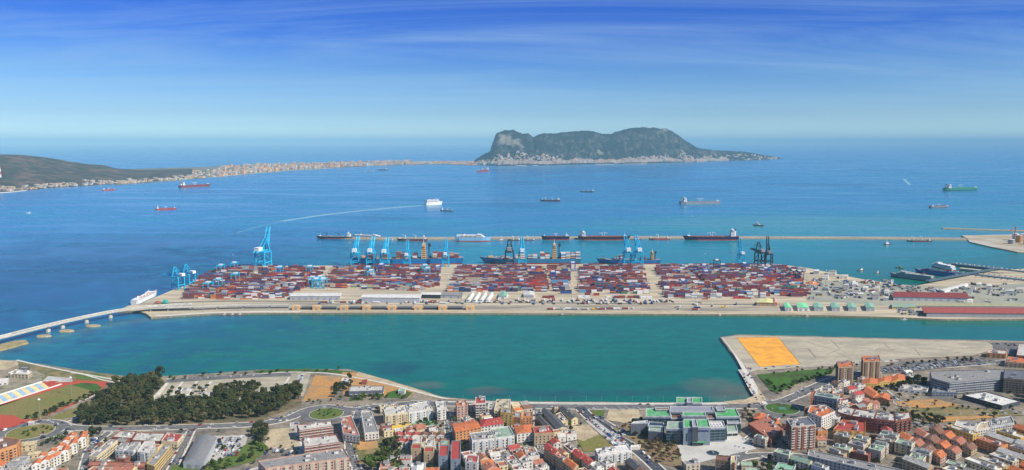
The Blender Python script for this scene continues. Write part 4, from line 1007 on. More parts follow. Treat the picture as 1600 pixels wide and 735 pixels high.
# ---------------------------------------------------------------- sheds of the terminal
def shed(poly_px, h, wallc, roofc, label, name='shed', ridge=2.0, doors=4, z=TZ, cat='shed'):
    """a gabled shed whose roof corners are given at eaves height: front left, front right, back right, back left"""
    P = [G(a, b_, z + h) for a, b_ in poly_px]
    cx, cy = sum(p[0] for p in P) / 4, sum(p[1] for p in P) / 4
    L_ = [(p[0] - cx, p[1] - cy) for p in P]
    root = empty(name, (cx, cy, z)); tag(root, label, cat)
    mb = MB(); mb.prism(ccw(L_), -0.5, h, 0); mb.build('wall', [wallc], root)
    fl, fr, br, bl = [Vector(p) for p in L_]
    k = 1.04; fl, fr, br, bl = fl * k, fr * k, br * k, bl * k
    along = (fr - fl).length > (bl - fl).length
    mb = MB()
    if along: r0, r1 = (fl + bl) / 2, (fr + br) / 2; qs = [(fl, fr, r1, r0), (br, bl, r0, r1)]; ts = [(bl, fl, r0), (fr, br, r1)]
    else: r0, r1 = (fl + fr) / 2, (bl + br) / 2; qs = [(fr, br, r1, r0), (bl, fl, r0, r1)]; ts = [(fl, fr, r0), (br, bl, r1)]
    up = lambda v, zz_: (v.x, v.y, zz_)
    for a, b2, c, d in qs: mb.face([up(a, h + .05), up(b2, h + .05), up(c, h + ridge), up(d, h + ridge)], 0)
    for a, b2, c in ts: mb.face([up(a, h + .05), up(b2, h + .05), up(c, h + ridge)], 0)
    mb.face([up(v, h + .04) for v in (bl, br, fr, fl)], 0)
    mb.build('roof', [roofc], root)
    if doors:
        q = MB(); q.box(0, 0, 0, 5, .3, min(5, h * .7)); me = q.mesh('door', [M_grey])
        a, b2 = Vector(L_[0]), Vector(L_[1]); ang = math.atan2(b2.y - a.y, b2.x - a.x)
        for i in range(doors):
            p = a.lerp(b2, (i + .5) / doors); place(me, 'door', root, (p.x, p.y, 0), ang)
    return root
rw_, rp, rs = roofm('white'), roofm('pale'), roofm('slate') if 'slate' in ROOFS else roofm('grey')
WG = mat('shed_wall_grey', (0.42, 0.44, 0.47), .7, .1); WW_ = mat('shed_wall_white', (0.7, .7, .68), .7, .1)
shed([(453, 463), (531, 463), (533, 458), (460, 458)], 8, WG, rw_, 'long white roofed shed at the left of the terminal front', ridge=1.5, doors=8)
shed([(565, 465), (655, 466), (658, 460), (571, 460)], 11, WG, rw_, 'longest white gabled warehouse at the terminal front', name='warehouse', ridge=2, doors=0, cat='warehouse')
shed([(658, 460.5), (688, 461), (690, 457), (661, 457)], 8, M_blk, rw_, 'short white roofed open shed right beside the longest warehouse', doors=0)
shed([(688, 461), (722, 462), (723, 457), (692, 457)], 7, WG, roofm('grey'), 'grey open shed between white sheds and the tents', doors=3)
for k in range(4):
    x = 728 + k * 10
    shed([(x, 469), (x + 6, 469), (x + 13, 458), (x + 8, 458)], 5, WW_, rw_, 'white tent like store, ' + ('leftmost', 'second from left', 'third from left', 'rightmost')[k] + ' of four in a slanting row', name='storage_tent', ridge=2, doors=0, cat='tent')
shed([(818, 461), (834, 461), (835, 456), (820, 456)], 6, WW_, rw_, 'small white roofed shed behind the middle lorry park')
shed([(779, 463), (792, 463), (794, 457), (782, 457)], 6, WW_, roofm('mint'), 'small pale shed right of the slanting white tents', doors=1)
for k, x in enumerate((462, 494, 537, 572, 612, 653, 691, 734)):
    shed([(x - 6, 479.5), (x + 6, 479.5), (x + 7, 477), (x - 5, 477)], 7, mat('ochre_wall', (0.68, 0.4, 0.16), .8, .1), mat('ochre_roof', (0.62, 0.42, 0.22), .8, .1), 'small ochre quayside building, ' + ('first', 'second', 'third', 'fourth', 'fifth', 'sixth', 'seventh', 'last')[k] + ' from left in the quay row', name='quay_building', ridge=.6, doors=1, cat='building')
    if k < 7:
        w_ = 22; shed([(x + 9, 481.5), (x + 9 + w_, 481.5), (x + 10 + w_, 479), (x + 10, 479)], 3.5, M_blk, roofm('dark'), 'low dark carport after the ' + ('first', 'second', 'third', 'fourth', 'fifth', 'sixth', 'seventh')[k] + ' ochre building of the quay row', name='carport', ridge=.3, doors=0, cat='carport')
shed([(1182, 473), (1212, 474), (1210, 468), (1188, 467)], 7, mat('shed_orange_wall', (.6, .3, .1), .7, .1), roofm('yellow'), 'shed with pale yellow roof and orange end on the right quay')
shed([(1208, 473), (1214, 473), (1213, 467), (1208, 467)], 8, M_red, mat('pink_roof', (.6, .3, .28), .8, .1), 'small pink shed at the end of the yellow roofed shed', doors=1)
for k, (x, y, w_, c_) in enumerate(((1227, 478, 10, 'green'), (1247, 478, 17, 'green'), (1273, 478, 14, 'mint'), (1300, 478, 13, 'mint'), (1326, 478, 13, 'mint'), (1354, 478, 13, 'mint'))):
    shed([(x, y + 3), (x + w_, y + 3), (x + w_ - 4, y - 4), (x - 3, y - 4)], 7, WW_ if c_ == 'green' else WG, mat('bright_green_roof', (.22, .62, .32), .7, .15) if c_ == 'green' else roofm('mint'), ('bright' if c_ == 'green' else 'pale') + ' green roofed shed, ' + ('first', 'second', 'third', 'fourth', 'fifth', 'last')[k] + ' from the left of six on the right quay', ridge=1.5, doors=2)
shed([(1396, 464), (1512, 466), (1508, 458), (1400, 456)], 8, WG, mat('brick_red_roof', (.22, .045, .04), .8, .2), 'long maroon roofed warehouse with sawtooth strips at the right harbour', name='warehouse', ridge=2.5, doors=10, cat='warehouse')
shed([(1448, 489), (1680, 491), (1680, 482), (1444, 480)], 8, M_grey, mat('salmon_roof', (.32, .075, .06), .8, .2), 'very long red roofed market hall along the right quay', name='warehouse', ridge=3, doors=14, cat='warehouse')
shed([(1434, 478), (1680, 480), (1680, 475.5), (1432, 473.5)], 4, M_grey, mat('khaki_roof', (.36, .34, .2), .8, .2), 'long low khaki roofed platform between the two red halls', name='platform_shed', ridge=.6, doors=0)
shed([(1394, 480), (1430, 480), (1430, 475), (1396, 474)], 4, mat('mustard_wall', (.5, .36, .12), .7), roofm('moss'), 'low mustard shed with mossy roof left of the long hall', doors=2)
shed([(1468, 453), (1476, 454.5), (1513, 444), (1506, 443)], 5, WW_, rw_, 'narrow white canopy running diagonally on the ferry quay', name='canopy', ridge=.6, doors=0, cat='canopy')
shed([(240, 474.5), (252, 475), (254, 472), (243, 471.5)], 4, WG, roofm('terrace'), 'low reddish shed on the left point of the terminal', doors=1)
shed([(252, 473.5), (262, 474), (263, 470), (255, 469.5)], 6, mat('shed_green_wall', (.03, .3, .2), .6), roofm('green') if False else mat('teal_roof', (.05, .4, .3), .6), 'small teal green shed on the left point of the terminal', doors=1)
rb = random.Random(77)
OFF = [((1300, 425), 12, 'white'), ((1318, 432), 13, 'cream'), ((1290, 432), 9, 'white'), ((1335, 444), 8, 'white'), ((1322, 446), 7, 'grey'), ((1352, 450), 8, 'white'), ((1370, 450), 7, 'cream'), ((1385, 455), 7, 'white'), ((1368, 462), 10, 'grey'), ((1384, 466), 8, 'grey'), ((1520, 449), 8, 'white'), ((1514, 455), 9, 'pale grey'), ((1529, 444), 6, 'pale grey'), ((1545, 447), 8, 'grey'), ((1577, 455), 14, 'blue grey'), ((1594, 452), 12, 'beige'), ((1515, 470), 8, 'white'), ((1256, 421), 8, 'white'), ((1275, 424), 8, 'blue grey')]
OW = ['nearest the harbour mouth corner', 'by the tugs', 'behind the open yard', 'left of the maroon warehouse', 'beside the scrap yard', 'by the service quay', 'by the service quay boats', 'at the maroon warehouse corner', 'in the scrap yard', 'between scrap yard and mustard shed', 'at the top of the diagonal canopy', 'below the diagonal canopy end', 'on the ferry quay edge', 'alone on the wide ferry yard', 'on the right of the ferry yard', 'at the far right of the ferry yard', 'at the right end of the maroon warehouse', 'by the end of the black cranes', 'right of the black cranes']
for k, ((px, py), w_, c_) in enumerate(OFF):
    shed([(px - w_ / 2, py), (px + w_ / 2, py), (px + w_ / 2 + 1, py - 2.6), (px - w_ / 2 + 1, py - 2.6)], rb.uniform(5, 10), wallm(c_), roofm(rb.choice(('pale', 'grey', 'white'))), f'small {c_} port office {OW[k]}', name='port_office', ridge=.4, doors=2, cat='building')
q = G(1269, 443, TZ); mb = MB()
vs_ = MB(); vs_.cyl(0, 0, 0, 16, 5, 14, 0, 4); o = vs_.build('scrap_heap', [mat('orange_heap', (.6, .17, .04), .95, .4, .3)], None, (q[0], q[1], TZ)); tag(o, 'bright orange heap of loose cargo on the right quay', 'heap')
# tank quay on the far right
for k, (px, py, c_) in enumerate(((1586, 376, 'white'), (1592, 379, 'orange'), (1598, 377, 'white'), (1580, 381, 'grey'), (1604, 382, 'white'))):
    x, y = G(px, py, 3); mb = MB(); mb.cyl(0, 0, 0, 9, 24 if k < 3 else 14, 16, 0); mb.cyl(0, 0, 24 if k < 3 else 14, 9.3, 1.2, 16, 1, 1)
    o = mb.build('storage_silo', [wallm(c_), M_trim], None, (x, y, 3)); tag(o, f'tall {c_} cylindrical silo on the tank quay, number {k+1} from its left' if False else f'{c_} cylindrical silo on the tank quay, ' + ('at the back left', 'between two white ones', 'at the back right', 'the squat one in front', 'outermost in front')[k], 'silo')
x, y = G(1583, 378, 3); mb = MB(); mb.tube((0, 0, 0), (6, 0, 50), 1.2, 6); mb.tube((6, 0, 50), (-16, 0, 34), .9, 5); o = mb.build('jib_crane', [M_red], None, (x, y, 3)); tag(o, 'slender red jib crane on the tank quay', 'crane')
# piers of the right harbour
M_pier = mat('pier_dark', (0.07, 0.12, 0.16), .8, .2); M_pierd = mat('pier_deck', (.42, .38, .3), .9, .2)
for k, (a_, b_, wd, nm) in enumerate((((1488, 413), (1612, 427), 16, 'outermost long dark pier of the right harbour'), ((1500, 420), (1565, 427), 18, 'sandy pier deck between the two long dark piers'), ((1470, 424), (1640, 443), 18, 'inner long dark pier of the right harbour'), ((1448, 443), (1560, 422), 12, 'dark gangway bridge crossing between the two long piers'), ((1408, 424), (1460, 434), 8, 'pale mole beside the long grey ferry'))):
    w_ = GP([a_, b_], 3); mb = MB(); strip(mb, w_, wd, 5 if k != 3 else 9, 0, 4 if k != 3 else 2)
    o = mb.build('pier', [M_pierd if k in (1, 4) else M_pier]); tag(o, nm, 'pier')
# small craft along the piers and loose stores on the ferry yard
bm_ = {}
for c_ in ('white', 'dark', 'blue'):
    bm_[c_] = hull_mesh(15, 4.4, 2.0, .5); bm_[c_].box(-1.5, 0, 1.7, 5, 3, 2.2, 0, 3); bm_[c_].box(-1, 0, 3.9, 2.4, 2.2, 1.4, 0, 4); bm_[c_] = bm_[c_].mesh('moored_boat', [sm(c_), M_blk, M_deckgrey, M_white, M_glass])
for (a_, b_, n_, off, nm) in (((1490, 413.5), (1605, 426.5), 16, -3.2, 'the outermost long pier'), ((1475, 424.8), (1600, 439), 15, -2.6, 'the inner long pier'), ((1500, 431), (1590, 441.5), 9, 1.4, 'the quay side of the inner pier')):
    for k in range(n_):
        t = (k + .5) / n_; x, y = G(a_[0] + (b_[0] - a_[0]) * t, a_[1] + (b_[1] - a_[1]) * t + off * .45, 0); c_ = rb.choice(('white', 'dark', 'blue', 'dark'))
        o = place(bm_[c_], 'moored_boat', None, (x, y, 0), rb.choice((1.4, 4.6)) + rb.uniform(-.1, .1)); tag(o, f'small {c_} boat moored along {nm}', 'boat', f'small {c_} boats along {nm}')
sq = {}
for c_ in ('white', 'grey', 'brown', 'blue grey'):
    q_ = MB(); q_.box(0, 0, 0, 9, 5, 3.2, 0, 0); q_.box(0, 0, 3.2, 9.4, 5.4, .25, 0, 1); q_.box(1.5, -2.55, 0, 2.4, .1, 2.4, 0, 2); sq[c_] = q_.mesh('store_cabin', [wallm(c_), roofm('grey'), M_blk])
for (x0_, x1_, y0_, y1_, n_, nm) in ((1262, 1400, 438, 468, 46, 'in the crowded service yard'), (1400, 1520, 449, 456, 20, 'behind the maroon warehouse'), (1515, 1620, 444, 472, 24, 'on the wide ferry yard'), (1392, 1440, 481, 493, 14, 'at the basin beside the market hall')):
    for k in range(n_):
        x, y = G(rb.uniform(x0_, x1_), rb.uniform(y0_, y1_), TZ); c_ = rb.choice(list(sq)); o = place(sq[c_], 'store_cabin', None, (x, y, TZ + .05), rb.choice((0, 1.57, .3)), (rb.uniform(.7, 1.5), rb.uniform(.8, 1.4), rb.uniform(.8, 1.4)))
        tag(o, f'small {c_} store cabin {nm}', 'cabin', f'{c_} store cabins {nm}')
# light masts
def mast(px, py, z, h, label, grp=None):
    x, y = G(px, py, z); root = empty('light_mast', (x, y, z)); tag(root, label, 'light mast', grp)
    mb = MB(); mb.tube((0, 0, 0), (0, 0, h), .45, 6, 0, .2); mb.build('pole', [M_metal], root)
    mb = MB(); mb.cyl(0, 0, h - .4, 1.6, .5, 10); mb.cyl(0, 0, h + .1, 1, .8, 8); mb.build('lamp_head', [M_white], root)
for px, py in ((365, 418), (286, 474), (383, 466), (512, 452), (700, 455), (1086, 474), (1260, 445), (1225, 450), (893, 468), (1015, 465), (318, 488), (1290, 445), (1101, 416)):
    mast(px, py, TZ, 33, 'tall slim light mast rising ' + ('from the left yard block' if px < 470 else 'between the yard blocks' if px < 1050 else 'from the right part of the terminal'), 'light masts of the terminal ' + ('left' if px < 470 else 'middle' if px < 1050 else 'right'))

# ---------------------------------------------------------------- causeway bridge
bl_ = smooth_line(GP([(-120, 548), (-60, 540), (0, 527), (60, 512), (120, 498), (180, 486), (240, 478.5), (300, 475.5)], 12) , 8)
root = empty('causeway_bridge', (bl_[0][0], bl_[0][1], 0)); tag(root, 'long pale low bridge curving from the left edge to the terminal', 'bridge')
bo = Vector(bl_[0]); lb = [(p[0] - bo.x, p[1] - bo.y) for p in bl_]
mb = MB(); strip(mb, lb, 13, 12, 0, 2.0); mb.build('deck', [M_conc], root)
for s_ in (-1, 1):
    mb = MB(); L_, R_ = sides(lb, 12.4 if s_ > 0 else 12.4); strip(mb, L_ if s_ > 0 else R_, .9, 13.3, 0, 1.3); mb.build('parapet', [M_paleconc], root)
mb = MB(); acc = 0
for i in range(len(lb) - 1):
    a, c = Vector(lb[i]), Vector(lb[i + 1]); d = (c - a).length; u = (c - a) / d; nn = Vector((-u.y, u.x)); t = 0
    while t < d:
        p = a + u * t; p1, p2 = p + nn * 5.6, p - nn * 5.6 + u * 4
        mb.face([(*p1, 12.05), (*p2, 12.05), (*(p2 + u * 2.6), 12.05), (*(p1 + u * 2.6), 12.05)]); t += 8.5
mb.build('deck_hatching', [mat('deck_pale', (.72, .68, .58), .9, .15)], root)
def islet(px, py, lx, ly, label, rot=.1, flat=False):
    x, y = G(px, py, 1); pts = [(x + lx * math.cos(t * .5236) * (1 + rb.uniform(-.12, .12)), y + ly * math.sin(t * .5236) * (1 + rb.uniform(-.12, .12))) for t in range(12)]
    mb = MB(); mb.prism(ccw(pts), -3, 1.6, 0, 0, toppoly=[(x + (p[0] - x) * .72, y + (p[1] - y) * .72) for p in ccw(pts)]); o = mb.build('islet', [GR('islet_rock', (.42, .33, .2), (.3, .24, .15), sec_scale=.2)]); kind(o, 'structure')
for k, (px, py) in enumerate(((145, 509), (104, 517), (68, 525), (30, 536))):
    if k < 3: islet(px, py, 16, 10, '')
    x, y = G(px + 1, py, 1)
    # nearest deck point
    p = min(bl_, key=lambda q: abs(q[0] - x) + .0 * q[1])
    mb = MB(); mb.box(0, 0, -2, 3, 8, 12.5); mb.box(0, 0, 9, 6, 12, 1.4); o = mb.build('pier_column', [M_paleconc], root, (p[0] - bo.x, p[1] - bo.y, 0))
    mb = MB(); mb.box(0, 0, 1, 3, 4, 7); 
pts = [(-120, 560), (-60, 552), (-10, 541), (20, 534), (40, 532), (44, 536), (20, 543), (-10, 550), (-60, 562)]
p = ccw(noisy(GP(pts, 1), 1.5, 12)); mb = MB(); mb.prism(offset_poly(p, -3), -3, 2.0, 0, 0, toppoly=p); kind(mb.build('breakwater_bank', [GR('bank_ochre', (.34, .27, .14), (.24, .22, .1), sec_scale=.08)]), 'structure')
# low covered quay road under the terminal front wall
mb = MB(); w_ = smooth_line(GP([(242, 492.6), (262, 493), (330, 489), (400, 487.5), (470, 487.5)], 3.4)); strip(mb, w_, 9, 3.6, 0, .4); kind(mb.build('quay_road', [M_paleconc]), 'structure')
r2 = empty('viaduct', (w_[0][0], w_[0][1], 3)); tag(r2, 'low concrete viaduct with dark underside along the terminal front left', 'viaduct')
w2 = smooth_line(GP([(236, 482), (300, 480), (380, 477.5), (452, 477)], 9)); w2l = [(p[0] - w_[0][0], p[1] - w_[0][1]) for p in w2]
mb = MB(); strip(mb, w2l, 9, 6.5, 0, 1.4); mb.build('deck', [M_conc], r2)
L_, R_ = sides(w2l, 8.6)
mb = MB(); strip(mb, R_, .7, 7.6, 0, 1.1); mb.build('parapet', [M_paleconc], r2); mb = MB(); strip(mb, L_, .7, 7.6, 0, 1.1); mb.build('parapet', [M_paleconc], r2)
for i in range(0, len(w2l), 3):
    mb = MB(); mb.box(0, 0, -1, 1.6, 6, 6); mb.build('column', [M_conc], r2, (w2l[i][0], w2l[i][1], 0))
# ---------------------------------------------------------------- town buildings
rc = random.Random(5)
FOOT = []      # footprints taken (world polygons)
def win_mesh(kind_):
    q = MB()
    if kind_ == 'window':
        q.box(0, 0, 0, 1.5, .16, 1.55, 0, 0); q.box(0, -.02, -.16, 1.8, .3, .16, 0, 1)
    elif kind_ == 'wide':
        q.box(0, 0, 0, 2.6, .16, 1.6, 0, 0); q.box(0, -.02, -.16, 2.9, .3, .16, 0, 1); q.box(0, -.02, 0, .1, .24, 1.6, 0, 1)
    elif kind_ == 'shop':
        q.box(0, 0, 0, 3.4, .16, 2.4, 0, 0); q.box(0, -.3, 2.4, 3.7, .9, .2, 0, 1)
    elif kind_ == 'balcony':
        q.box(0, -.55, -.15, 3.4, 1.3, .18, 0, 0); q.box(0, -1.15, 0, 3.4, .1, .95, 0, 0); q.box(0, .02, 0, 2.2, .12, 2.1, 0, 1)
        q.box(-1.65, -.55, 0, .1, 1.2, .95, 0, 0); q.box(1.65, -.55, 0, .1, 1.2, .95, 0, 0)
    return q
WM = {k: win_mesh(k).mesh('window' if k != 'balcony' else 'balcony', [M_glass, M_trim] if k != 'balcony' else [M_trim, M_glass]) for k in ('window', 'wide', 'shop', 'balcony')}
WMB = {}
def balc(col):
    if col not in WMB: WMB[col] = win_mesh('balcony').mesh('balcony', [wallm(col) if col in PAL else M_red, M_glass])
    return WMB[col]
q = MB(); q.box(0, 0, 0, 4.2, 3.4, 2.6, 0, 0); q.box(0, 0, 2.6, 4.5, 3.7, .2, 0, 1); q.box(0, -1.75, 0, .9, .1, 2, 0, 2)
HUT = q.mesh('stair_hut', [wallm('white'), roofm('grey'), M_grey]); 
q = MB(); q.box(0, 0, 0, 1.8, 1.2, 1.3, 0, 0); q.cyl(0, 0, 1.3, .45, .15, 8, 1); UNIT = q.mesh('air_unit', [M_metal, M_blk])
q = MB(); q.cyl(0, 0, 0, .8, 1.5, 10, 0); q.cyl(0, 0, 1.5, .85, .15, 10, 0); TANK = q.mesh('water_tank', [wallm('white')])
q = MB(); q.box(0, 0, 0, .9, .9, 1.9, 0, 0); q.box(0, 0, 1.9, 1.1, 1.1, .25, 0, 0); CHIM = q.mesh('chimney', [wallm('cream')])
NW = [0]
def bld_world(P, h, wallc, roofc, label, name='apartment_block', roof='flat', win='window', gap=3.6, fl=3.0, clutter=1.0, z=LZ, cat='building', balcony=None, group=None, bays=None, maxwin=100, band=None, winz=True, rh=None, shop=False, vdark=None):
    P = ccw(P); FOOT.append(P)
    cx, cy = sum(p[0] for p in P) / len(P), sum(p[1] for p in P) / len(P)
    Lp = [(p[0] - cx, p[1] - cy) for p in P]
    root = empty(name, (cx, cy, z)); tag(root, label, cat, group)
    wmt = wallm(wallc); mb = MB(); mb.prism(Lp, -1.0, h, 0)
    edges = []
    n_ = len(Lp)
    for i in range(n_):
        a, b_ = Vector(Lp[i]), Vector(Lp[(i + 1) % n_]); d = b_ - a; L = d.length
        if L < 2.5: continue
        u = d / L; nrm = Vector((u.y, -u.x)); mid = (a + b_) / 2 + Vector((cx, cy))
        vis_ = nrm.dot((-mid).normalized())
        edges.append((a, b_, L, u, nrm, vis_))
    if band:   # floor bands standing proud of the wall
        for k in range(1, int(h / fl) + 1):
            for (a, b_, L, u, nrm, v) in edges:
                if v < .05: continue
                p = (a + b_) / 2 + nrm * .12; mb.box(p.x, p.y, k * fl - .45, L, .5, .55, math.atan2(u.y, u.x), 1)
    if bays:
        for (a, b_, L, u, nrm, v) in edges:
            if v < .05 or L < 9: continue
            nb = max(1, int(L / 7.5))
            for k in range(nb):
                p = a + u * (L * (k + .5) / nb) + nrm * .35; mb.box(p.x, p.y, 0, L / nb * .46, .9, h - .4, math.atan2(u.y, u.x), 2)
    # dark strip at street level
    for (a, b_, L, u, nrm, v) in edges:
        if v > .05 and h > 7: p = (a + b_) / 2 + nrm * .03; mb.box(p.x, p.y, -.9, L * .98, .12, 3.4, math.atan2(u.y, u.x), 3)
    mb.build('wall', [wmt, wallm(band) if band else M_trim, wallm(bays) if bays else wmt, mat('street_level', (.2, .18, .16), .8, .3, .4)], root)
    # roof
    rm = roofm(roofc); mb = MB()
    quad = len(Lp) == 4
    if roof == 'flat' or not quad:
        mb.face([(x, y, h + .03) for x, y in Lp], 0)
        ins = offset_poly(Lp, .45)
        for i in range(n_):
            j = (i + 1) % n_; o1, o2, i1, i2 = Lp[i], Lp[j], ins[i], ins[j]; zt = h + .95
            mb.face([(*o1, h - .01), (*o2, h - .01), (*o2, zt), (*o1, zt)], 1); mb.face([(*i2, h + .02), (*i1, h + .02), (*i1, zt), (*i2, zt)], 1)
            mb.face([(*o1, zt), (*o2, zt), (*i2, zt), (*i1, zt)], 2)
        rf = mb.build('roof', [rm, wmt, M_trim if wallc in ('white', 'cream', 'grey', 'pale grey', 'beige') else wmt], root)
    else:
        rh_ = rh or min(3.2, h * .35); ep = offset_poly(Lp, -.5); e = [Vector(p) for p in ep]
        if (e[1] - e[0]).length < (e[2] - e[1]).length: e = e[1:] + e[:1]
        inset = (.28 if roof == 'hip' else 0) * min((e[2] - e[1]).length, (e[1] - e[0]).length)
        ax = ((e[1] - e[0]) + (e[2] - e[3])).normalized()
        r1 = (e[1] + e[2]) / 2 - ax * inset * 1.2; r0 = (e[0] + e[3]) / 2 + ax * inset * 1.2
        up = lambda v, zz_: (v.x, v.y, zz_)
        mb.face([up(e[0], h), up(e[1], h), up(r1, h + rh_), up(r0, h + rh_)], 0); mb.face([up(e[2], h), up(e[3], h), up(r0, h + rh_), up(r1, h + rh_)], 0)
        gm = 0 if roof == 'hip' else 1
        mb.face([up(e[1], h), up(e[2], h), up(r1, h + rh_)], gm); mb.face([up(e[3], h), up(e[0], h), up(r0, h + rh_)], gm)
        mb.face([up(v, h - .15) for v in reversed(e)], 1)
        for i in range(4): a, b_ = e[i], e[(i + 1) % 4]; mb.face([up(a, h - .15), up(b_, h - .15), up(b_, h), up(a, h)], 1)
        rf = mb.build('roof', [rm, wmt], root)
    # things fixed on the roof
    xs = [p[0] for p in Lp]; ys = [p[1] for p in Lp]; area = (max(xs) - min(xs)) * (max(ys) - min(ys)) * .7
    inn = offset_poly(Lp, 2.2)
    if roof == 'flat' and clutter > 0 and area > 40:
        k = max(1, min(7, int(area / 170 * clutter + rc.random())))
        e0 = max(edges, key=lambda t: t[2]) if edges else None; ang = math.atan2(e0[3].y, e0[3].x) if e0 else 0
        for i in range(k):
            for _ in range(8):
                x, y = rc.uniform(min(xs), max(xs)), rc.uniform(min(ys), max(ys))
                if inside(x, y, inn):
                    me, nm = rc.choice(((HUT, 'stair_hut'), (HUT, 'stair_hut'), (UNIT, 'air_unit'), (TANK, 'water_tank'))) if i else (HUT, 'stair_hut')
                    place(me, nm, rf, (x, y, h + .05), ang); break
    elif roof != 'flat' and area > 50 and clutter > 0:
        for i in range(rc.choice((1, 2))):
            x, y = rc.uniform(min(xs), max(xs)) * .5, rc.uniform(min(ys), max(ys)) * .5
            if inside(x, y, inn): place(CHIM, 'chimney', rf, (x, y, h + .6))
    # openings
    if win:
        cand = []
        for (a, b_, L, u, nrm, v) in edges:
            if v < .06: continue
            ang = math.atan2(u.y, u.x); nc = max(1, int((L - 1.0) / gap)); nf = max(1, int(h / fl))
            for f_ in range(nf):
                for c in range(nc):
                    p = a + u * (L * (c + .5) / nc) + nrm * (.09 + (.8 if False else 0))
                    if bays: p = a + u * (L * (c + .5) / nc) + nrm * .1
                    bal = balcony and (c % 2 == 0 or balcony[1] == 'all') and f_ > 0
                    cand.append((p, f_ * fl + .95 + (.0 if not bal else -.8), ang, bal))
        ind_, rest_ = cand[:maxwin], cand[maxwin:]
        for (p, zz_, ang, bal) in ind_:
            NW[0] += 1
            if bal: place(balc(balcony[0]), 'balcony', root, (p.x, p.y, zz_), ang)
            else: place(WM[win], 'window', root, (p.x, p.y, zz_), ang)
        if rest_:
            mb = MB()
            for (p, zz_, ang, bal) in rest_: mb.box(p.x, p.y, zz_, 1.5, .16, 1.55, ang, 0)
            kind(mb.build('further_windows', [M_glass], root), 'stuff')
    return root
def bld(px, h, *a, **k): return bld_world([G(x, y, LZ + h) for x, y in px], h, *a, **k)

# ---- left foreground
bld([(-14, 694), (4, 684), (32, 688), (26, 696), (0, 704), (-14, 708)], 17, 'orange', 'brown', 'terracotta apartment block at the left edge by the lower road', balcony=('orange', 'x'), clutter=.6)
for k, (x, y) in enumerate(((52, 726), (66, 721), (82, 714), (97, 704), (110, 693), (124, 683.5))):
    w_ = 13; nm = ('first', 'second', 'third', 'fourth', 'fifth', 'last')[k]
    P = [(x - 3, y + 3), (x + 11, y - 1.5 - (2 if k > 1 else 0) - (3 if k > 3 else 0)), (x + 16, y - 7.5), (x + 1, y - 4)] if k < 3 else [(x - 3, y + 5), (x + 10, y + 0), (x + 13, y - 9), (x + 1, y - 4)]
    bld(P, 13, 'white', 'tile', f'white terrace house with orange tile roof, {nm} from below in the front stepped row', name='terraced_house', roof='gable', gap=3.2, rh=2.5, balcony=('cream', 'x') if k % 2 else None)
for k, (x, y) in enumerate(((62, 713), (78, 706), (90, 698), (99, 689), (108, 682))):
    nm = ('first', 'second', 'third', 'fourth', 'last')[k]
    bld([(x - 3, y + 2.5), (x + 9, y), (x + 12, y - 5), (x, y - 3)], 11, 'white', 'tile', f'white house with orange tile roof, {nm} from below in the rear stepped row', name='terraced_house', roof='gable', gap=3.5, rh=2.2)
bld([(139, 714), (151, 715), (184, 689), (172, 688)], 11, 'cream', 'grey', 'long cream block with grey flat roof between white terraces and white blocks', gap=3)
bld([(180, 705), (192, 706), (202, 694), (190, 693)], 10, 'pale grey', 'grey', 'pale grey courtyard block, left one of three beside the long cream block', bays='white')
bld([(196, 705), (208, 706), (220, 692), (207, 692)], 10, 'pale grey', 'grey', 'pale grey courtyard block, middle one of three left of the yellow block', bays='white')
bld([(214, 707), (231, 709), (242, 691), (226, 691)], 12, 'white', 'pale', 'white courtyard block just left of the long yellow block', bays='pale grey')
bld([(229, 726), (241, 730), (269, 697), (255, 695)], 12, 'yellow', 'grey', 'long yellow block running away beside the grey barrel warehouse', gap=3)
bld([(136, 729), (226, 731), (230, 724), (142, 722)], 9, 'brick', 'terrace', 'long low brick block below the courtyard blocks', bays=None)
bld([(175, 684), (206, 686), (213, 675), (188, 674)], 5, 'brick', 'pale', 'low hall with grey roof and crimson rim, left one by the main road', name='hall', clutter=1.6, win='wide', gap=6)
bld([(206, 689), (250, 691), (259, 678), (214, 677)], 5, 'brick', 'pale', 'low hall with grey roof and crimson rim, longer one by the main road', name='hall', clutter=1.6, win='wide', gap=6)
bld([(252, 690), (277, 692), (287, 680), (262, 677)], 8, 'cream', 'red', 'red roofed building with white skylights right of the crimson rim halls', name='hall', clutter=3)
bld([(44, 662), (52, 662), (54, 659), (46, 659)], 3, 'white', 'pale', 'tiny white kiosk by the round traffic island on the left', name='kiosk', win=None)
# barrel roofed warehouse
x0 = [G(a, b_, LZ + 7) for a, b_ in ((286, 722), (318, 724), (339, 684), (307, 683))]
def barrel(P, h, label):
    P = [Vector(p) for p in P]; c = sum(P, Vector((0, 0))) / 4; P = [p - c for p in P]; FOOT.append([tuple(p + c) for p in P])
    root = empty('warehouse', (c.x, c.y, LZ)); tag(root, label, 'warehouse')
    mb = MB(); mb.prism(ccw([tuple(p) for p in P]), -1, h, 0); mb.build('wall', [WG], root)
    mb = MB(); N = 10; rows = []
    for k in range(N + 1):
        t = k / N; zz_ = h + 3.2 * math.sin(math.pi * t); a, b_ = P[0].lerp(P[1], t), P[3].lerp(P[2], t); rows.append(((a.x, a.y, zz_), (b_.x, b_.y, zz_)))
    for k in range(N): mb.face([rows[k][0], rows[k + 1][0], rows[k + 1][1], rows[k][1]], 0)
    mb.face([r_[0] for r_ in rows], 1); mb.face([r_[1] for r_ in reversed(rows)], 1)
    mb.build('roof', [mat('warehouse_roof', (.2, .2, .2), .7, .2, .3), WG], root)
    q = MB(); q.box(0, 0, 0, 5, .3, 5); me = q.mesh('door', [M_grey]); d = P[1] - P[0]
    for t in (.3, .7): p = P[0].lerp(P[1], t); place(me, 'door', root, (p.x, p.y, 0), math.atan2(d.y, d.x))
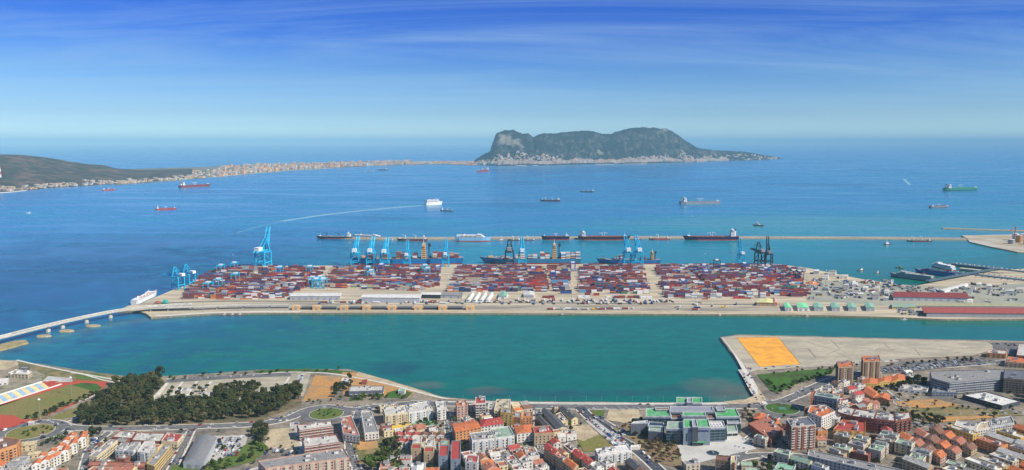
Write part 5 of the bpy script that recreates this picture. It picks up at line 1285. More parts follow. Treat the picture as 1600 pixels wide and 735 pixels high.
barrel(x0, 7, 'grey barrel roofed warehouse beside the crowded car lot')
# sports stand
def stand():
    a, b_ = Vector(G(-8, 634, LZ)), Vector(G(95, 601, LZ)); d = (b_ - a); L = d.length; ang = math.atan2(d.y, d.x)
    root = empty('grandstand', (a.x, a.y, LZ), ang); tag(root, 'long grandstand with blue and yellow seat blocks beside the running track', 'grandstand')
    FOOT.append([G(x_, y_, LZ) for x_, y_ in ((-8, 640), (95, 606), (95, 596), (-8, 625))])
    mb = MB(); n_ = 12; seg = L * .82 / n_
    for r_ in range(8): mb.box(L * .41, 1 + r_ * 1.6, 0, L * .82, 1.6, .6 + r_ * .75)
    mb.box(L * .5, -1.2, 0, L, 1.2, 1.4); mb.box(L * .41, 14.2, 0, L * .82, .6, 8)
    mb.build('terrace_steps', [M_trim], root)
    for k in range(n_):
        mb = MB()
        for r_ in range(8): mb.box(seg * (k + .5), 1.1 + r_ * 1.6, .62 + r_ * .75, seg * .98, 1.5, .35)
        o = mb.build('seat_block', [mat('seat_blue', (.08, .26, .45), .8), ] if k % 2 == 0 else [mat('seat_yellow', (.55, .42, .1), .8)], root); o['label'] = ('blue' if k % 2 == 0 else 'yellow') + ' seat block'
stand()
sheet('red_apron', [(-40, 628), (0, 617), (78, 596), (92, 596), (60, 606), (0, 625), (-40, 636)], M_track, z=LZ + .5)
for px, py in ((63, 655), (112, 618), (20, 612)):
    mast(px, py, LZ, 24, 'tall floodlight mast at the left sports field ' + {63: 'nearest the hedge', 112: 'at its far corner', 20: 'behind the stand'}[px])
bld([(12, 584), (44, 586), (50, 581), (26, 578)], 6, 'cream', 'white', 'white flat roofed hall near the sand patch at the left edge', name='hall', win='wide', gap=5)
bld([(-20, 599), (12, 596), (14, 592), (-16, 593)], 5, 'white', 'white', 'low white building at the left edge behind the grandstand', name='hall', win='wide', gap=5)
bld([(30, 577), (44, 577), (46, 573), (33, 573)], 4, 'dark', 'grey', 'small dark hut above the white hall on the left shore', name='hut', win=None, clutter=0)
for k, (px, py, c_) in enumerate(((320, 618, 'white'), (372, 626, 'white'), (372, 630, 'pink'), (290, 612, 'white'), (445, 606, 'white'), (402, 616, 'cream'))):
    bld([(px - 8, py), (px + 6, py), (px + 8, py - 4), (px - 5, py - 4)], 4, c_, ('pale', 'terrace')[c_ == 'pink'], f'small {c_} pavilion among the trees of the memorial park, ' + ('near the second path', 'behind the wood gap', 'in front of the wood gap', 'between the pale rows', 'at the right rows', 'between dark pines')[k], name='pavilion', win=None, clutter=.5)
# harbour shed on the dirt lot
bld([(545, 613), (598, 611), (600, 604), (548, 604)], 7, 'slate', 'pale', 'grey flat roofed shed with dark front on the orange shore lot', name='shed', win='shop', gap=6, fl=7)
bld([(565, 597), (572, 597), (574, 594), (566, 594)], 4, 'brick', 'red', 'small red hut above the grey shore shed', name='hut', win=None, clutter=0)
bld([(622, 612), (632, 613), (634, 609), (624, 608)], 4, 'white', 'mint', 'small blue roofed cabin at the end of the shore lot', name='hut', win=None, clutter=0)
bld([(533, 596), (546, 598), (548, 592), (536, 591)], 6, 'white', 'pale', 'white hut beside dark trees at the shore lot', name='hut', win=None)
# unfinished white courtyard blocks
bld([(468, 674), (521, 667), (518, 659), (464, 665)], 12, 'brick', 'pale', 'brown block with white parapet roof beside the dirt lot, rear one', band='white', clutter=2.5)
bld([(476, 700), (532, 692), (526, 680), (472, 686)], 12, 'brick', 'pale', 'brown block with white parapet roof beside the dirt lot, front one', band='white', clutter=2.5)
bld([(414, 733), (546, 716), (537, 701), (403, 722)], 13, 'pink', 'grey', 'very long pinkish grey block at the bottom left of the waste lot', clutter=2, bays='beige', gap=3)
bld([(536, 678), (562, 682), (549, 650), (532, 653)], 10, 'white', 'terrace', 'white two winged house block by the traffic island, left wing', clutter=2, gap=3.5)
bld([(570, 678), (592, 676), (580, 643), (564, 645)], 10, 'white', 'grey', 'white two winged house block by the traffic island, right wing', clutter=2, gap=3.5)
bld([(602, 650), (638, 646), (634, 634), (599, 638)], 13, 'cream', 'pale', 'cream ribbed apartment block right of the traffic island', bays='beige', clutter=2)
bld([(639, 646), (676, 640), (668, 628), (635, 634)], 13, 'white', 'pale', 'white ribbed apartment block joined to the cream ribbed one', bays='pale grey', clutter=2)
bld([(683, 640), (697, 638), (695, 628), (680, 629)], 16, 'white', 'pale', 'slim white apartment house, left of the pink tower by the coast road', balcony=('white', 'x'))
bld([(714, 636), (731, 634), (727, 625), (712, 627)], 18, 'pink', 'tile', 'pink apartment tower with orange top by the coast road', clutter=2)
bld([(743, 632), (759, 631), (758, 620, ), (743, 622)], 19, 'white', 'red', 'white and crimson stepped apartment tower nearest the coast road', balcony=('white', 'all'), clutter=2, band='brick')
bld([(762, 640), (776, 640), (778, 630), (764, 630)], 12, 'beige', 'pale', 'beige block right of the white and crimson tower', clutter=2)
bld([(772, 642), (797, 641), (798, 625), (776, 625)], 15, 'cream', 'sand', 'cream stepped block with many roof terraces by the coast road', clutter=3, balcony=('cream', 'x'))
bld([(782, 645), (801, 647), (800, 640), (784, 638)], 17, 'yellow', 'grey', 'tall ochre yellow block with grey roof behind the green roofed white block')
bld([(797, 652), (814, 654), (815, 646), (800, 645)], 12, 'orange', 'grey', 'orange block with dark roof right of the ochre yellow one')
bld([(816, 652), (832, 652), (832, 645), (818, 645)], 10, 'orange', 'terrace', 'orange terraced block behind the flat pink roofs')
# dark red rowhouses
for k in range(6):
    x = 617 + k * 13
    bld([(x, 682), (x + 12, 681), (x + 12, 676), (x, 677)], 7, 'white', 'red' if k < 3 else 'brown', 'narrow row house with ' + ('dark red' if k < 3 else 'brown') + ' roof, rear row, ' + ('first', 'second', 'third', 'fourth', 'fifth', 'last')[k] + ' from left', name='row_house', roof='gable', gap=4, rh=2)
    bld([(x + 3, 692), (x + 15, 691), (x + 15, 686), (x + 3, 687)], 7, 'white', 'red' if k < 2 else 'brown', 'narrow row house with ' + ('dark red' if k < 2 else 'brown') + ' roof, front row, ' + ('first', 'second', 'third', 'fourth', 'fifth', 'last')[k] + ' from left', name='row_house', roof='gable', gap=4, rh=2)
for k, (x, y, wc) in enumerate(((642, 702, 'tan'), (662, 707, 'tan'), (685, 714, 'blue grey'), (704, 719, 'blue grey'))):
    nm = ('leftmost', 'second from left', 'third from left', 'rightmost')[k]
    bld([(x, y), (x + 15, y), (x + 16, y - (7 if k < 2 else 17 if k == 2 else 29)), (x + 2, y - (7 if k < 2 else 17 if k == 2 else 29))], 14, wc, 'red', f'narrow gable end block with crimson roof, {nm} of four side by side', roof='flat', clutter=0, gap=4.5)
    if k < 3: bld([(x + 2, y - (8 if k < 2 else 18)), (x + 16, y - (8 if k < 2 else 18)), (x + 17, y - (20 if k < 2 else 25)), (x + 4, y - (20 if k < 2 else 25))], 13, 'cream' if k < 2 else 'tan', ('pale', 'pale', 'mint')[k], f'rear part with {("pale", "pale", "mint")[k]} roof behind the {nm} crimson roofed gable block', clutter=1.5)
bld([(712, 676), (751, 668), (742, 657), (706, 663)], 15, 'orange', 'tile', 'large orange brick block with orange tile roof left of the red roofs', roof='gable', gap=4, rh=2)
bld([(752, 667), (787, 662), (781, 652), (750, 656)], 12, 'white', 'red', 'white block with bright red roof right of the large orange one', roof='hip', rh=3)
bld([(738, 690), (773, 686), (766, 674), (734, 678)], 14, 'white', 'grey', 'white ribbed block with grey roof, left half of the long white pair', bays='pale grey', clutter=2, gap=3)
bld([(774, 686), (804, 682), (795, 667), (768, 671)], 14, 'white', 'moss', 'white ribbed block with green roof, right half of the long white pair', bays='pale grey', clutter=1.5, gap=3)
bld([(727, 722), (746, 724), (748, 714), (730, 712)], 16, 'white', 'red', 'plain white tower house with small red roof at the bottom centre', gap=5)
bld([(808, 678), (833, 675), (830, 663), (803, 665)], 13, 'white', 'tile', 'white block with orange red roof above the tan red roofed block', roof='hip', rh=2.5)
bld([(835, 679), (866, 677), (859, 666), (832, 668)], 14, 'tan', 'red', 'tan block with crimson roof edges above the diagonal apartments', clutter=2)
bld([(870, 671.5), (887, 669), (856, 640), (846, 642)], 7, 'cream', 'dark', 'long dark roofed barrack running toward the shore, left one of the pair', name='barrack', roof='gable', rh=2.4, gap=4)
bld([(893, 656), (903, 654), (884, 637), (874, 638)], 7, 'cream', 'dark', 'long dark roofed barrack running toward the shore, right one of the pair', name='barrack', roof='gable', rh=2.4, gap=4)
bld([(856, 673), (866, 671), (845, 650), (838, 652)], 6, 'brown', 'dark', 'low dark roofed barrack left of the barrack pair', name='barrack', roof='gable', rh=2, gap=5)
bld([(868, 648), (873, 655), (884, 655), (876, 645)], 5, 'cream', 'brown', 'low brown roofed link between the two barracks', name='barrack', clutter=1)
for k in range(3):
    x, y = 850 + k * 15, 699 + k * 11
    bld([(x, y), (x + 7, y - 6), (x + 24, y + 7), (x + 16, y + 13)], 13, 'tan', ('red', 'terrace', 'tile')[k], 'tan apartment house with ' + ('crimson', 'brown', 'bright orange')[k] + ' roof in the diagonal row, ' + ('nearest the shore', 'middle one', 'lowest')[k], roof='gable' if k != 1 else 'flat', gap=3.2, rh=2.5, clutter=2)
for k in range(4):
    x, y = 880 + k * 14, 694 + k * 10
    bld([(x, y + 3), (x + 9, y - 2), (x + 22, y + 8), (x + 12, y + 13)], 9, ('white', 'pink', 'white', 'white')[k], ('terrace', 'red', 'red', 'pale')[k], ('white house with brown roof', 'pink house with crimson roof', 'white house with crimson roof', 'white house with pale roof')[k] + ' in the slanting row beside the olive lot', name='town_house', roof='gable' if k in (1, 2) else 'flat', rh=2, clutter=2)
bld([(935, 713), (987, 705), (980, 696), (930, 703)], 11, 'white', 'white', 'plain white apartment block with white roof beside the dark diagonal road', bays='pale grey', gap=3)
bld([(985, 700), (1000, 699), (1001, 696), (986, 697)], 3, 'white', 'white', 'small white pavilion across the road from the plain white block', name='hut', win=None, clutter=0)
# ---- green roofed hospital complex
HB_ = []
def hosp(px, h, wc, rcf, part, **k):
    P = ccw([G(x, y, LZ + h) for x, y in px]); FOOT.append(P); o0 = HOSP.location
    Lp = [(p[0] - o0.x, p[1] - o0.y) for p in P]
    mb = MB(); mb.prism(Lp, -1, h, 0); w__ = mb.build('wall', [wallm(wc)], HOSP)
    mb = MB(); mb.face([(x, y, h + .04) for x, y in offset_poly(Lp, .7)], 0); ins = offset_poly(Lp, .7)
    for i in range(len(Lp)):
        j = (i + 1) % len(Lp); zt = h + 1.1
        mb.face([(*Lp[i], h), (*Lp[j], h), (*Lp[j], zt), (*Lp[i], zt)], 1); mb.face([(*ins[j], h), (*ins[i], h), (*ins[i], zt), (*ins[j], zt)], 1); mb.face([(*Lp[i], zt), (*Lp[j], zt), (*ins[j], zt), (*ins[i], zt)], 1)
    mb.build('roof', [rcf, wallm('pale grey')], HOSP)
    if k.get('glass'):
        for i in range(len(Lp)):
            a, b_ = Vector(Lp[i]), Vector(Lp[(i + 1) % len(Lp)]); u = (b_ - a).normalized(); nrm = Vector((u.y, -u.x)); L = (b_ - a).length
            if nrm.dot((-(Vector((o0.x, o0.y)) + a)).normalized()) > .3 and L > 8:
                n_ = max(1, int(L / 6)); 
                for c in range(n_):
                    p = a + u * (L * (c + .5) / n_) + nrm * .06
                    for f_ in range(k['glass']):
                        q = MB(); q.box(0, 0, 0, L / n_ - .5, .2, 2.5, 0, 0); place(q.mesh('window', [M_gdark]), 'window', HOSP, (p.x, p.y, h - 4.2 - f_ * 3.2), math.atan2(u.y, u.x))
    return Lp
M_gdark = mat('dark_green_glass', (.02, .05, .06), .15, .1, spec=.6)
M_bg = mat('roof_bright_green', (.07, .33, .11), .8, .35, .3, second=(.16, .36, .2), sec_scale=.12)
M_gr = mat('roof_grey_lavender', (.25, .26, .31), .8, .2, .3)
c_ = G(1085, 672, LZ); HOSP = empty('hospital', (c_[0], c_[1], LZ)); tag(HOSP, 'large grey hospital complex with bright green flat roofs on the waterfront', 'hospital')
hosp([(1057, 631), (1097, 631), (1097, 622), (1057, 622)], 20, 'blue grey', M_bg, 'rear', glass=2)
hosp([(1073, 629.6), (1082, 629.6), (1082, 622.3), (1074, 622.3)], 21.8, 'slate', M_gr, '')
hosp([(1046, 644), (1115, 644), (1113, 636), (1047, 636)], 17, 'blue grey', M_gr, 'spine', glass=1)
hosp([(1009, 652), (1048, 652), (1047, 639), (1010, 639)], 15, 'blue grey', M_bg, 'left wing', glass=3)
hosp([(1119, 653), (1156, 652), (1150, 639), (1115, 640)], 15, 'blue grey', M_bg, 'right wing', glass=3)
hosp([(1024, 641.5), (1045, 641), (1045, 637.5), (1024, 637.8)], 16.2, 'dark', roofm('brown'), '')
hosp([(1120, 642), (1134, 642), (1132, 637), (1118, 637)], 17, 'slate', M_gr, '')
hosp([(1066, 651), (1103, 651), (1102, 645), (1067, 645)], 18, 'blue grey', M_bg, 'centre', glass=1)
hosp([(1048, 655), (1065, 655), (1065, 646), (1049, 646)], 13, 'dark', roofm('brown'), ''); hosp([(1104, 655), (1120, 655), (1119, 646), (1104, 646)], 13, 'dark', roofm('brown'), '')
hosp([(1041, 671), (1067, 671), (1066, 660), (1043, 660)], 16, 'blue grey', roofm('moss'), 'front left', glass=4)
hosp([(1109, 670), (1134, 669), (1130, 659), (1108, 659)], 16, 'blue grey', roofm('pale'), 'front right', glass=4)
hosp([(1068, 669), (1110, 669), (1107, 656), (1068, 656)], 20, 'blue grey', M_bg, 'front')
hosp([(1082, 668), (1091, 668), (1088, 656.5), (1081, 656.5)], 21.6, 'dark', M_gr, '')
hosp([(1012, 667), (1038, 668), (1037, 662), (1014, 660)], 12, 'slate', M_gdark, '', glass=2)
hosp([(1013, 674), (1036, 676), (1036, 667), (1015, 666)], 11, 'slate', roofm('moss'), '')
hosp([(986, 663), (1012, 662), (1012, 658), (990, 660)], 14, 'slate', roofm('pale'), 'left cube')
hosp([(1136, 676), (1153, 675), (1150, 663), (1135, 664)], 9, 'white', roofm('moss'), '', glass=1)
hosp([(1136, 663), (1158, 662), (1157, 655), (1136, 656)], 11, 'dark', M_gr, '', glass=2)
# front block lettering and entrance
fa, fb_ = G(1068, 669, LZ + 20), G(1110, 669, LZ + 20); yf_ = fa[1] - .15; wf = fb_[0] - fa[0]
fc_ = bpy.data.curves.new('sign_lettering', 'FONT'); fc_.body = 'PUNTA DE EUROPA'; fc_.size = 4.0; fc_.extrude = .15; fc_.align_x = 'CENTER'; fc_.materials.append(mat('sign_blue', (.015, .02, .22), .5)); fc_.space_character = 1.02
to = bpy.data.objects.new('sign_lettering', fc_); COL.objects.link(to); to.parent = HOSP; to.location = (fa[0] + wf * .58 - c_[0], yf_ - .1 - c_[1], 16.0); to.rotation_euler = (math.pi / 2, 0, 0)
bpy.context.view_layer.update(); tw = to.dimensions.x; k_ = wf * .72 / max(tw, 1)
me_ = bpy.data.meshes.new_from_object(to.evaluated_get(bpy.context.evaluated_depsgraph_get())); loc_ = tuple(to.location); bpy.data.objects.remove(to)
for v_ in me_.vertices: v_.co.x *= k_; v_.co.y *= k_
to = place(me_, 'sign_lettering', HOSP, loc_); to.rotation_euler = (math.pi / 2, 0, 0)
mb = MB(); mb.box(0, 0, 0, wf * .52, 3, .8); mb.build('entrance_canopy', [M_bg], HOSP, (fa[0] + wf * .58 - c_[0], yf_ - 1.5 - c_[1], 4.4))
mb = MB(); mb.box(0, 0, 0, wf * .5, .2, 3.6); mb.build('entrance_door', [M_gdark], HOSP, (fa[0] + wf * .5 - c_[0], yf_ - c_[1], 0))
mb = MB(); mb.box(0, 0, 0, 1.6, .2, 9); mb.build('slit_window', [M_gdark], HOSP, (fa[0] + wf * .13 - c_[0], yf_ - c_[1], 5))
for k in range(8):
    q = MB(); q.cyl(0, 0, 0, .9, 1.6, 8); q.build('roof_vent', [M_white], HOSP, (G(1112 + k * 2.4, 664 + (k % 2) * 3, LZ + 16)[0] - c_[0], G(1112, 664 + (k % 2) * 3, LZ + 16)[1] - c_[1], 16.1))
pf = G(1114, 709, LZ); mb = MB(); mb.cyl(0, 0, 0, 6.5, .9, 24, 0, top=1); mb.cyl(0, 0, .9, 1, 1.2, 10, 0); o = mb.build('fountain', [M_grey, M_gdark], None, (pf[0], pf[1], LZ)); tag(o, 'round dark fountain on the pale hospital plaza', 'fountain')
# ---- right foreground
bld([(1205, 689), (1224, 670), (1202, 650), (1169, 663)], 8, 'brick', 'terrace', 'low dark red brick block with orange roofs between hospital and tower', clutter=5, gap=3.4, band='red' if False else None)
bld([(1178, 654), (1198, 655), (1195, 647), (1180, 647)], 6, 'brick', 'tile', 'orange roofed corner house beside the right traffic island', name='town_house', roof='hip', rh=3)
bld([(1210, 663), (1218, 662), (1216, 656), (1209, 657)], 9, 'orange', 'tile', 'small orange house at the corner of the brick block', name='town_house', roof='hip')
bld([(1237, 668), (1275, 665), (1262, 652), (1229, 656)], 26, 'beige', 'slate' if 'slate' in ROOFS else 'grey', 'tall residential tower with white and red balconies near the plaza', name='residential_tower', balcony=('white', 'x'), gap=3.4, fl=2.75, clutter=2, maxwin=100, bays='brick')
bld([(1262, 645), (1284, 653), (1305, 644), (1290, 634), (1266, 635)], 19, 'white', 'tile', 'bright white apartment block with orange roof patches behind the tall tower', clutter=3, gap=4)
bld([(1256, 648), (1266, 649), (1268, 637), (1258, 637)], 14, 'yellow', 'red', 'narrow yellow house with red roof left of the bright white block', gap=3)
bld([(1272, 619), (1308, 625), (1312, 619), (1276, 613)], 20, 'grey', 'moss', 'grey block with rows of dark balconies above the bright white block', balcony=('grey', 'all'), gap=3.8)
bld([(1266, 620), (1271.5, 619), (1275, 613), (1268, 612)], 20, 'brick', 'terrace', 'narrow crimson end house of the grey balcony block')
bld([(1281, 612), (1300, 612), (1302, 604), (1284, 604)], 9, 'cream', 'pale', 'cream low block with white roof by the coast road bend', clutter=2)
bld([(1300, 616), (1318, 617), (1318, 608), (1302, 607)], 10, 'orange', 'pale', 'cream and orange block at the foot of the left twin tower', clutter=2, bays='cream')
bld([(1310, 575), (1334, 574), (1331, 565), (1307, 566)], 24, 'tan', 'tile', 'tan twin residential tower with orange top, left one', name='residential_tower', gap=4, bays='brown', clutter=2)
bld([(1349, 566), (1376, 565), (1374, 556), (1347, 557)], 27, 'tan', 'tile', 'tan twin residential tower with orange top, right one', name='residential_tower', gap=4, bays='brown', clutter=2)
# curved brick block in four pieces
for k, P in enumerate((((1309, 645), (1331, 651), (1337, 640), (1309, 632)), ((1331.5, 651), (1366, 656), (1370, 645), (1337.5, 640)), ((1366.5, 656), (1399, 659), (1398, 648), (1370.5, 645)), ((1399.5, 659), (1424, 654), (1422, 645), (1398.5, 648)))):
    bld(P, 16, 'brick', 'pale', 'crimson brick wing with white penthouse roof of the curved block, ' + ('leftmost', 'second', 'third', 'rightmost')[k] + ' part', gap=3.3, clutter=5, balcony=('brick', 'x'), band=None)
bld([(1302, 672), (1352, 676), (1352, 660), (1316, 657)], 11, 'orange', 'red', 'orange courtyard house with crimson terrace roof right of the white block', clutter=4, bays='yellow')
bld([(1296, 655), (1310, 656), (1316, 650), (1302, 647)], 12, 'white', 'pale', 'white slab house wedged left of the curved brick block')
for k, P in enumerate((((1347, 601), (1370, 601), (1372, 593), (1349, 593)), ((1371, 599), (1392, 597), (1393, 590), (1372, 592)), ((1393, 597), (1414, 594), (1413, 586), (1393, 589)), ((1349, 612), (1364, 621), (1374, 616), (1358, 603)), ((1366, 622), (1390, 626), (1390, 617), (1374, 616)))):
    bld(P, 8, 'yellow' if k < 3 else 'orange', 'tile', ('ochre house with orange tile roof of the back row, ' if k < 3 else 'orange house with tile roof, ') + ('leftmost', 'middle', 'rightmost', 'running diagonally to the brick block', 'lowest beside the brick block')[k], name='town_house', roof='gable', gap=3.6, rh=2.6)
bld([(1484, 600), (1574, 592), (1570, 578), (1453, 581), (1456, 592)], 16, 'slate', 'grey', 'huge grey office building with striped balconies near the right edge', name='office_building', gap=3.8, band='pale grey', clutter=6, fl=3.2)
bld([(1568, 592), (1640, 598), (1640, 582), (1570, 578)], 19, 'brown', 'slate' if 'slate' in ROOFS else 'grey', 'dark brown block right of the huge grey office building', clutter=3)
bld([(1504, 618), (1566, 635), (1594, 628), (1540, 613)], 5, 'dark', 'white', 'low block with broad white speckled roof below the grey office', name='market_hall', clutter=6, win='wide', gap=6)
bld([(1456, 613), (1496, 614), (1496, 607), (1458, 606)], 6, 'blue grey', 'grey', 'low grey hall in front of the huge office building', name='hall', win='wide', gap=4)
bld([(1404, 608), (1448, 612), (1452, 605), (1410, 602)], 4, 'white', 'pale', 'low white market strip between trees and the office building', name='hall', win='wide', gap=6, clutter=3)
bld([(1542, 552), (1572, 554), (1574, 549), (1546, 547)], 7, 'orange', 'pale', 'ochre hall with white roof rim by the reclaimed land corner', name='hall', win='wide', gap=5)
bld([(1570, 566), (1640, 572), (1640, 562), (1576, 558)], 7, 'tan', 'tile', 'long low orange roofed building at the right edge', name='hall', win='wide', gap=5)
bld([(1588, 556), (1640, 560), (1640, 540), (1592, 538)], 10, 'brick', 'pale', 'red brick block touching the right edge by the lorry park')
bld([(1490, 668), (1522, 674), (1530, 663), (1495, 658)], 10, 'white', 'pale', 'pale blue white block below the brown field, left one', gap=3.4, bays='pale grey')
bld([(1524, 673), (1548, 669), (1545, 659), (1531, 662)], 10, 'white', 'sand', 'white block with tan roof below the brown field, middle one', gap=3.4)
bld([(1549, 668), (1585, 662), (1580, 651), (1548, 656)], 10, 'pale grey', 'grey', 'pale blue grey block below the brown field, right one', gap=3.4)
# orange tiled diagonal rows
for r_ in range(3):
    for k in range(4):
        x, y = 1404 + r_ * 24 + k * 17, 679 - r_ * 6 + k * 9
        bld([(x, y + 2), (x + 9, y - 3.5), (x + 24, y + 4.5), (x + 15, y + 10)], 9, ('pink', 'tan', 'beige')[(r_ * 2 + k) % 3], ('tile', 'terrace', 'brown')[(r_ + k) % 3], ('front', 'middle', 'back')[r_] + ' diagonal row of reddish roofed houses, ' + ('highest', 'second', 'third', 'lowest')[k] + ' house', name='terraced_house', roof='gable', gap=3.6, rh=2.6)
# grey long wall like block at the bottom
bld([(1262, 713), (1400, 745), (1420, 738), (1264, 704)], 12, 'grey', 'grey', 'very long dull grey block running to the bottom edge right of the tower', gap=4, clutter=2)
bld([(1118, 720), (1141, 722), (1142, 714), (1119, 712)], 13, 'brown', 'brown', 'brown block at the bottom edge below the plaza', clutter=0)
bld([(1141.5, 722), (1151, 722), (1151, 713), (1142.5, 714)], 15, 'cream', 'sand', 'slim cream house with red window strips below the plaza', balcony=('brick', 'all'), gap=3)
bld([(1210, 733), (1240, 736), (1244, 727), (1216, 724)], 5, 'grey', 'mint', 'low hall with pale green roof at the bottom right of the street fork', name='hall', clutter=0)

# ---- infill districts
def seg_clear(P):
    c = (sum(p[0] for p in P) / len(P), sum(p[1] for p in P) / len(P))
    pts = list(P) + [c] + [((P[i][0] + P[(i + 1) % len(P)][0]) / 2, (P[i][1] + P[(i + 1) % len(P)][1]) / 2) for i in range(len(P))]
    for Q in FOOT:
        qx = sum(q[0] for q in Q) / len(Q); qy = sum(q[1] for q in Q) / len(Q)
        if abs(qx - c[0]) + abs(qy - c[1]) > 190: continue
        if any(inside(x, y, Q) for x, y in pts) or any(inside(x, y, P) for x, y in Q) or inside(qx, qy, P): return False
    for (ln, wd) in ROADS:
        for i in range(len(ln) - 1):
            a, b_ = Vector(ln[i]), Vector(ln[i + 1]); d = b_ - a; L2 = d.length_squared
            if L2 < 1e-6: continue
            for x, y in pts:
                p = Vector((x, y)); t = max(0, min(1, (p - a).dot(d) / L2))
                if (p - a - d * t).length < wd / 2 + 1.8: return False
    return True
def infill(area_px, dirpx, lx, ly, gx, gy, hr, palette, place_words, name='town_house', roofmix=('flat', 'gable'), keep=.9, gap=4, jit=.2, clutter=2, seed=1, bays=None, rotj=0.03, cat='building'):
    rr = random.Random(seed); A = GP(area_px, LZ); a, b_ = Vector(G(*dirpx[0], LZ)), Vector(G(*dirpx[1], LZ)); u = (b_ - a).normalized(); v = Vector((-u.y, u.x))
    c = Vector((sum(p[0] for p in A) / len(A), sum(p[1] for p in A) / len(A))); made = 0
    for i in range(-30, 31):
        for j in range(-30, 31):
            wx, wy = lx * (1 + rr.uniform(-jit, jit)), ly * (1 + rr.uniform(-jit, jit)); kp = rr.random() < keep
            q = c + u * i * (lx + gx) + v * j * (ly + gy)
            h_ = rr.uniform(*hr); wc, rfc, desc = rr.choice(palette); rf_ = rr.choice(roofmix); an = math.atan2(u.y, u.x) + rr.uniform(-rotj, rotj)
            if not kp or not inside(q.x, q.y, A): continue
            P = [(q.x + sx * wx / 2 * math.cos(an) - sy * wy / 2 * math.sin(an), q.y + sx * wx / 2 * math.sin(an) + sy * wy / 2 * math.cos(an)) for sx, sy in ((-1, -1), (1, -1), (1, 1), (-1, 1))]
            if not seg_clear(P): continue
            if rf_ == 'flat' and rfc in ('tile',) : rfc = 'terrace'
            bld_world(P, h_, wc, rfc, f'{desc} {place_words}', name=name, roof=rf_, gap=gap, clutter=clutter, bays=bays, cat=cat, maxwin=24 if lx < 14 else 60); made += 1
    print(place_words, made)
PH = [('white', 'tile', 'white house with orange roof'), ('white', 'red', 'white house with red roof'), ('white', 'grey', 'white house with grey roof'), ('cream', 'terrace', 'cream house with rusty terrace'), ('pink', 'terrace', 'pink house with rusty terrace'), ('white', 'pale', 'white house with pale roof'), ('pale grey', 'white', 'pale house with white roof'), ('white', 'terrace', 'white house with rusty terrace')]
infill([(742, 697), (800, 690), (832, 698), (850, 730), (868, 760), (720, 760), (722, 728)], ((750, 710), (800, 703)), 11, 10, 1.5, 2.5, (6, 10), PH, 'in the dense old quarter', seed=3, keep=.97, rotj=.12)
infill([(898, 706), (930, 728), (960, 735), (980, 760), (880, 760), (868, 715)], ((900, 706), (940, 735)), 12, 11, 2, 3, (6, 10), PH, 'below the plain white block', seed=4, rotj=.08)
infill([(640, 722), (712, 722), (716, 760), (600, 760), (600, 728)], ((640, 730), (700, 729)), 13, 11, 2, 3, (6, 9), PH, 'under the crimson gable blocks', seed=5)
infill([(-40, 715), (48, 716), (48, 760), (-60, 760)], ((0, 730), (40, 726)), 12, 10, 3, 3, (5, 8), [('white', 'pale', 'white house with pale roof'), ('pale grey', 'grey', 'grey house with grey roof'), ('white', 'tile', 'white house with orange roof')], 'in the lower left corner', seed=6)
infill([(140, 732), (250, 734), (270, 765), (120, 765)], ((150, 738), (220, 740)), 20, 11, 4, 6, (8, 11), [('cream', 'terrace', 'cream block with rusty roof'), ('brick', 'grey', 'brick block with grey roof')], 'at the lower left edge', name='apartment_block', seed=7)
PR = [('beige', 'moss', 'beige block with mossy roof'), ('tan', 'grey', 'tan block with grey roof'), ('beige', 'grey', 'beige block with grey roof'), ('cream', 'moss', 'cream block with mossy roof')]
infill([(1290, 700), (1340, 690), (1400, 694), (1440, 712), (1460, 735), (1410, 735), (1300, 708)], ((1300, 700), (1350, 712)), 15, 13, 4, 4, (9, 13), PR, 'above the long grey block', name='apartment_block', roofmix=('flat',), seed=8, clutter=2.5)
PY = [('yellow', 'pale', 'mustard block with pale roof'), ('tan', 'pale', 'tan block with pale roof'), ('cream', 'white', 'cream block with white roof'), ('orange', 'tile', 'orange block with tile roof'), ('beige', 'pale', 'beige block with pale roof')]
infill([(1470, 700), (1500, 682), (1560, 676), (1660, 668), (1680, 765), (1420, 765), (1430, 742)], ((1490, 698), (1550, 719)), 26, 11, 6, 7, (10, 14), PY, 'in the lower right corner', name='apartment_block', roofmix=('flat', 'flat', 'gable'), seed=9, clutter=1.5, gap=3.6)
infill([(1352, 676), (1404, 672), (1420, 690), (1400, 694), (1300, 690), (1290, 682)], ((1300, 684), (1360, 690)), 13, 11, 3, 3, (8, 12), PH + PR, 'below the orange courtyard house', seed=10)
infill([(1310, 622), (1350, 600), (1360, 625), (1340, 634)], ((1310, 620), (1340, 615)), 12, 10, 3, 3, (6, 10), PH, 'behind the curved brick block', seed=11)
infill([(1590, 600), (1660, 605), (1660, 660), (1600, 650), (1590, 640)], ((1600, 620), (1640, 626)), 22, 14, 6, 6, (8, 14), [('blue grey', 'grey', 'slate block with grey roof'), ('beige', 'pale', 'beige block with pale roof'), ('white', 'pale', 'white block with pale roof')], 'right of the brown field', name='apartment_block', roofmix=('flat',), seed=12)
infill([(800, 655), (845, 652), (846, 664), (800, 662)], ((800, 660), (840, 657)), 11, 10, 2, 2, (7, 11), PH, 'left of the barracks', seed=13)
infill([(690, 645), (775, 640), (800, 655), (750, 654), (700, 660)], ((700, 650), (760, 645)), 12, 10, 3, 3, (6, 10), PH, 'behind the large orange brick block', seed=14)
infill([(1080, 728), (1115, 725), (1120, 760), (1040, 760)], ((1080, 735), (1110, 732)), 14, 10, 4, 4, (5, 8), PR, 'at the bottom edge under the plaza', seed=15)
infill([(965, 712), (1012, 722), (1030, 760), (960, 760)], ((975, 715), (1000, 735)), 22, 9, 5, 5, (6, 9), [('brick', 'tile', 'brick row with orange roof'), ('brown', 'dark', 'brown row with dark roof')], 'by the dark diagonal road', seed=16)
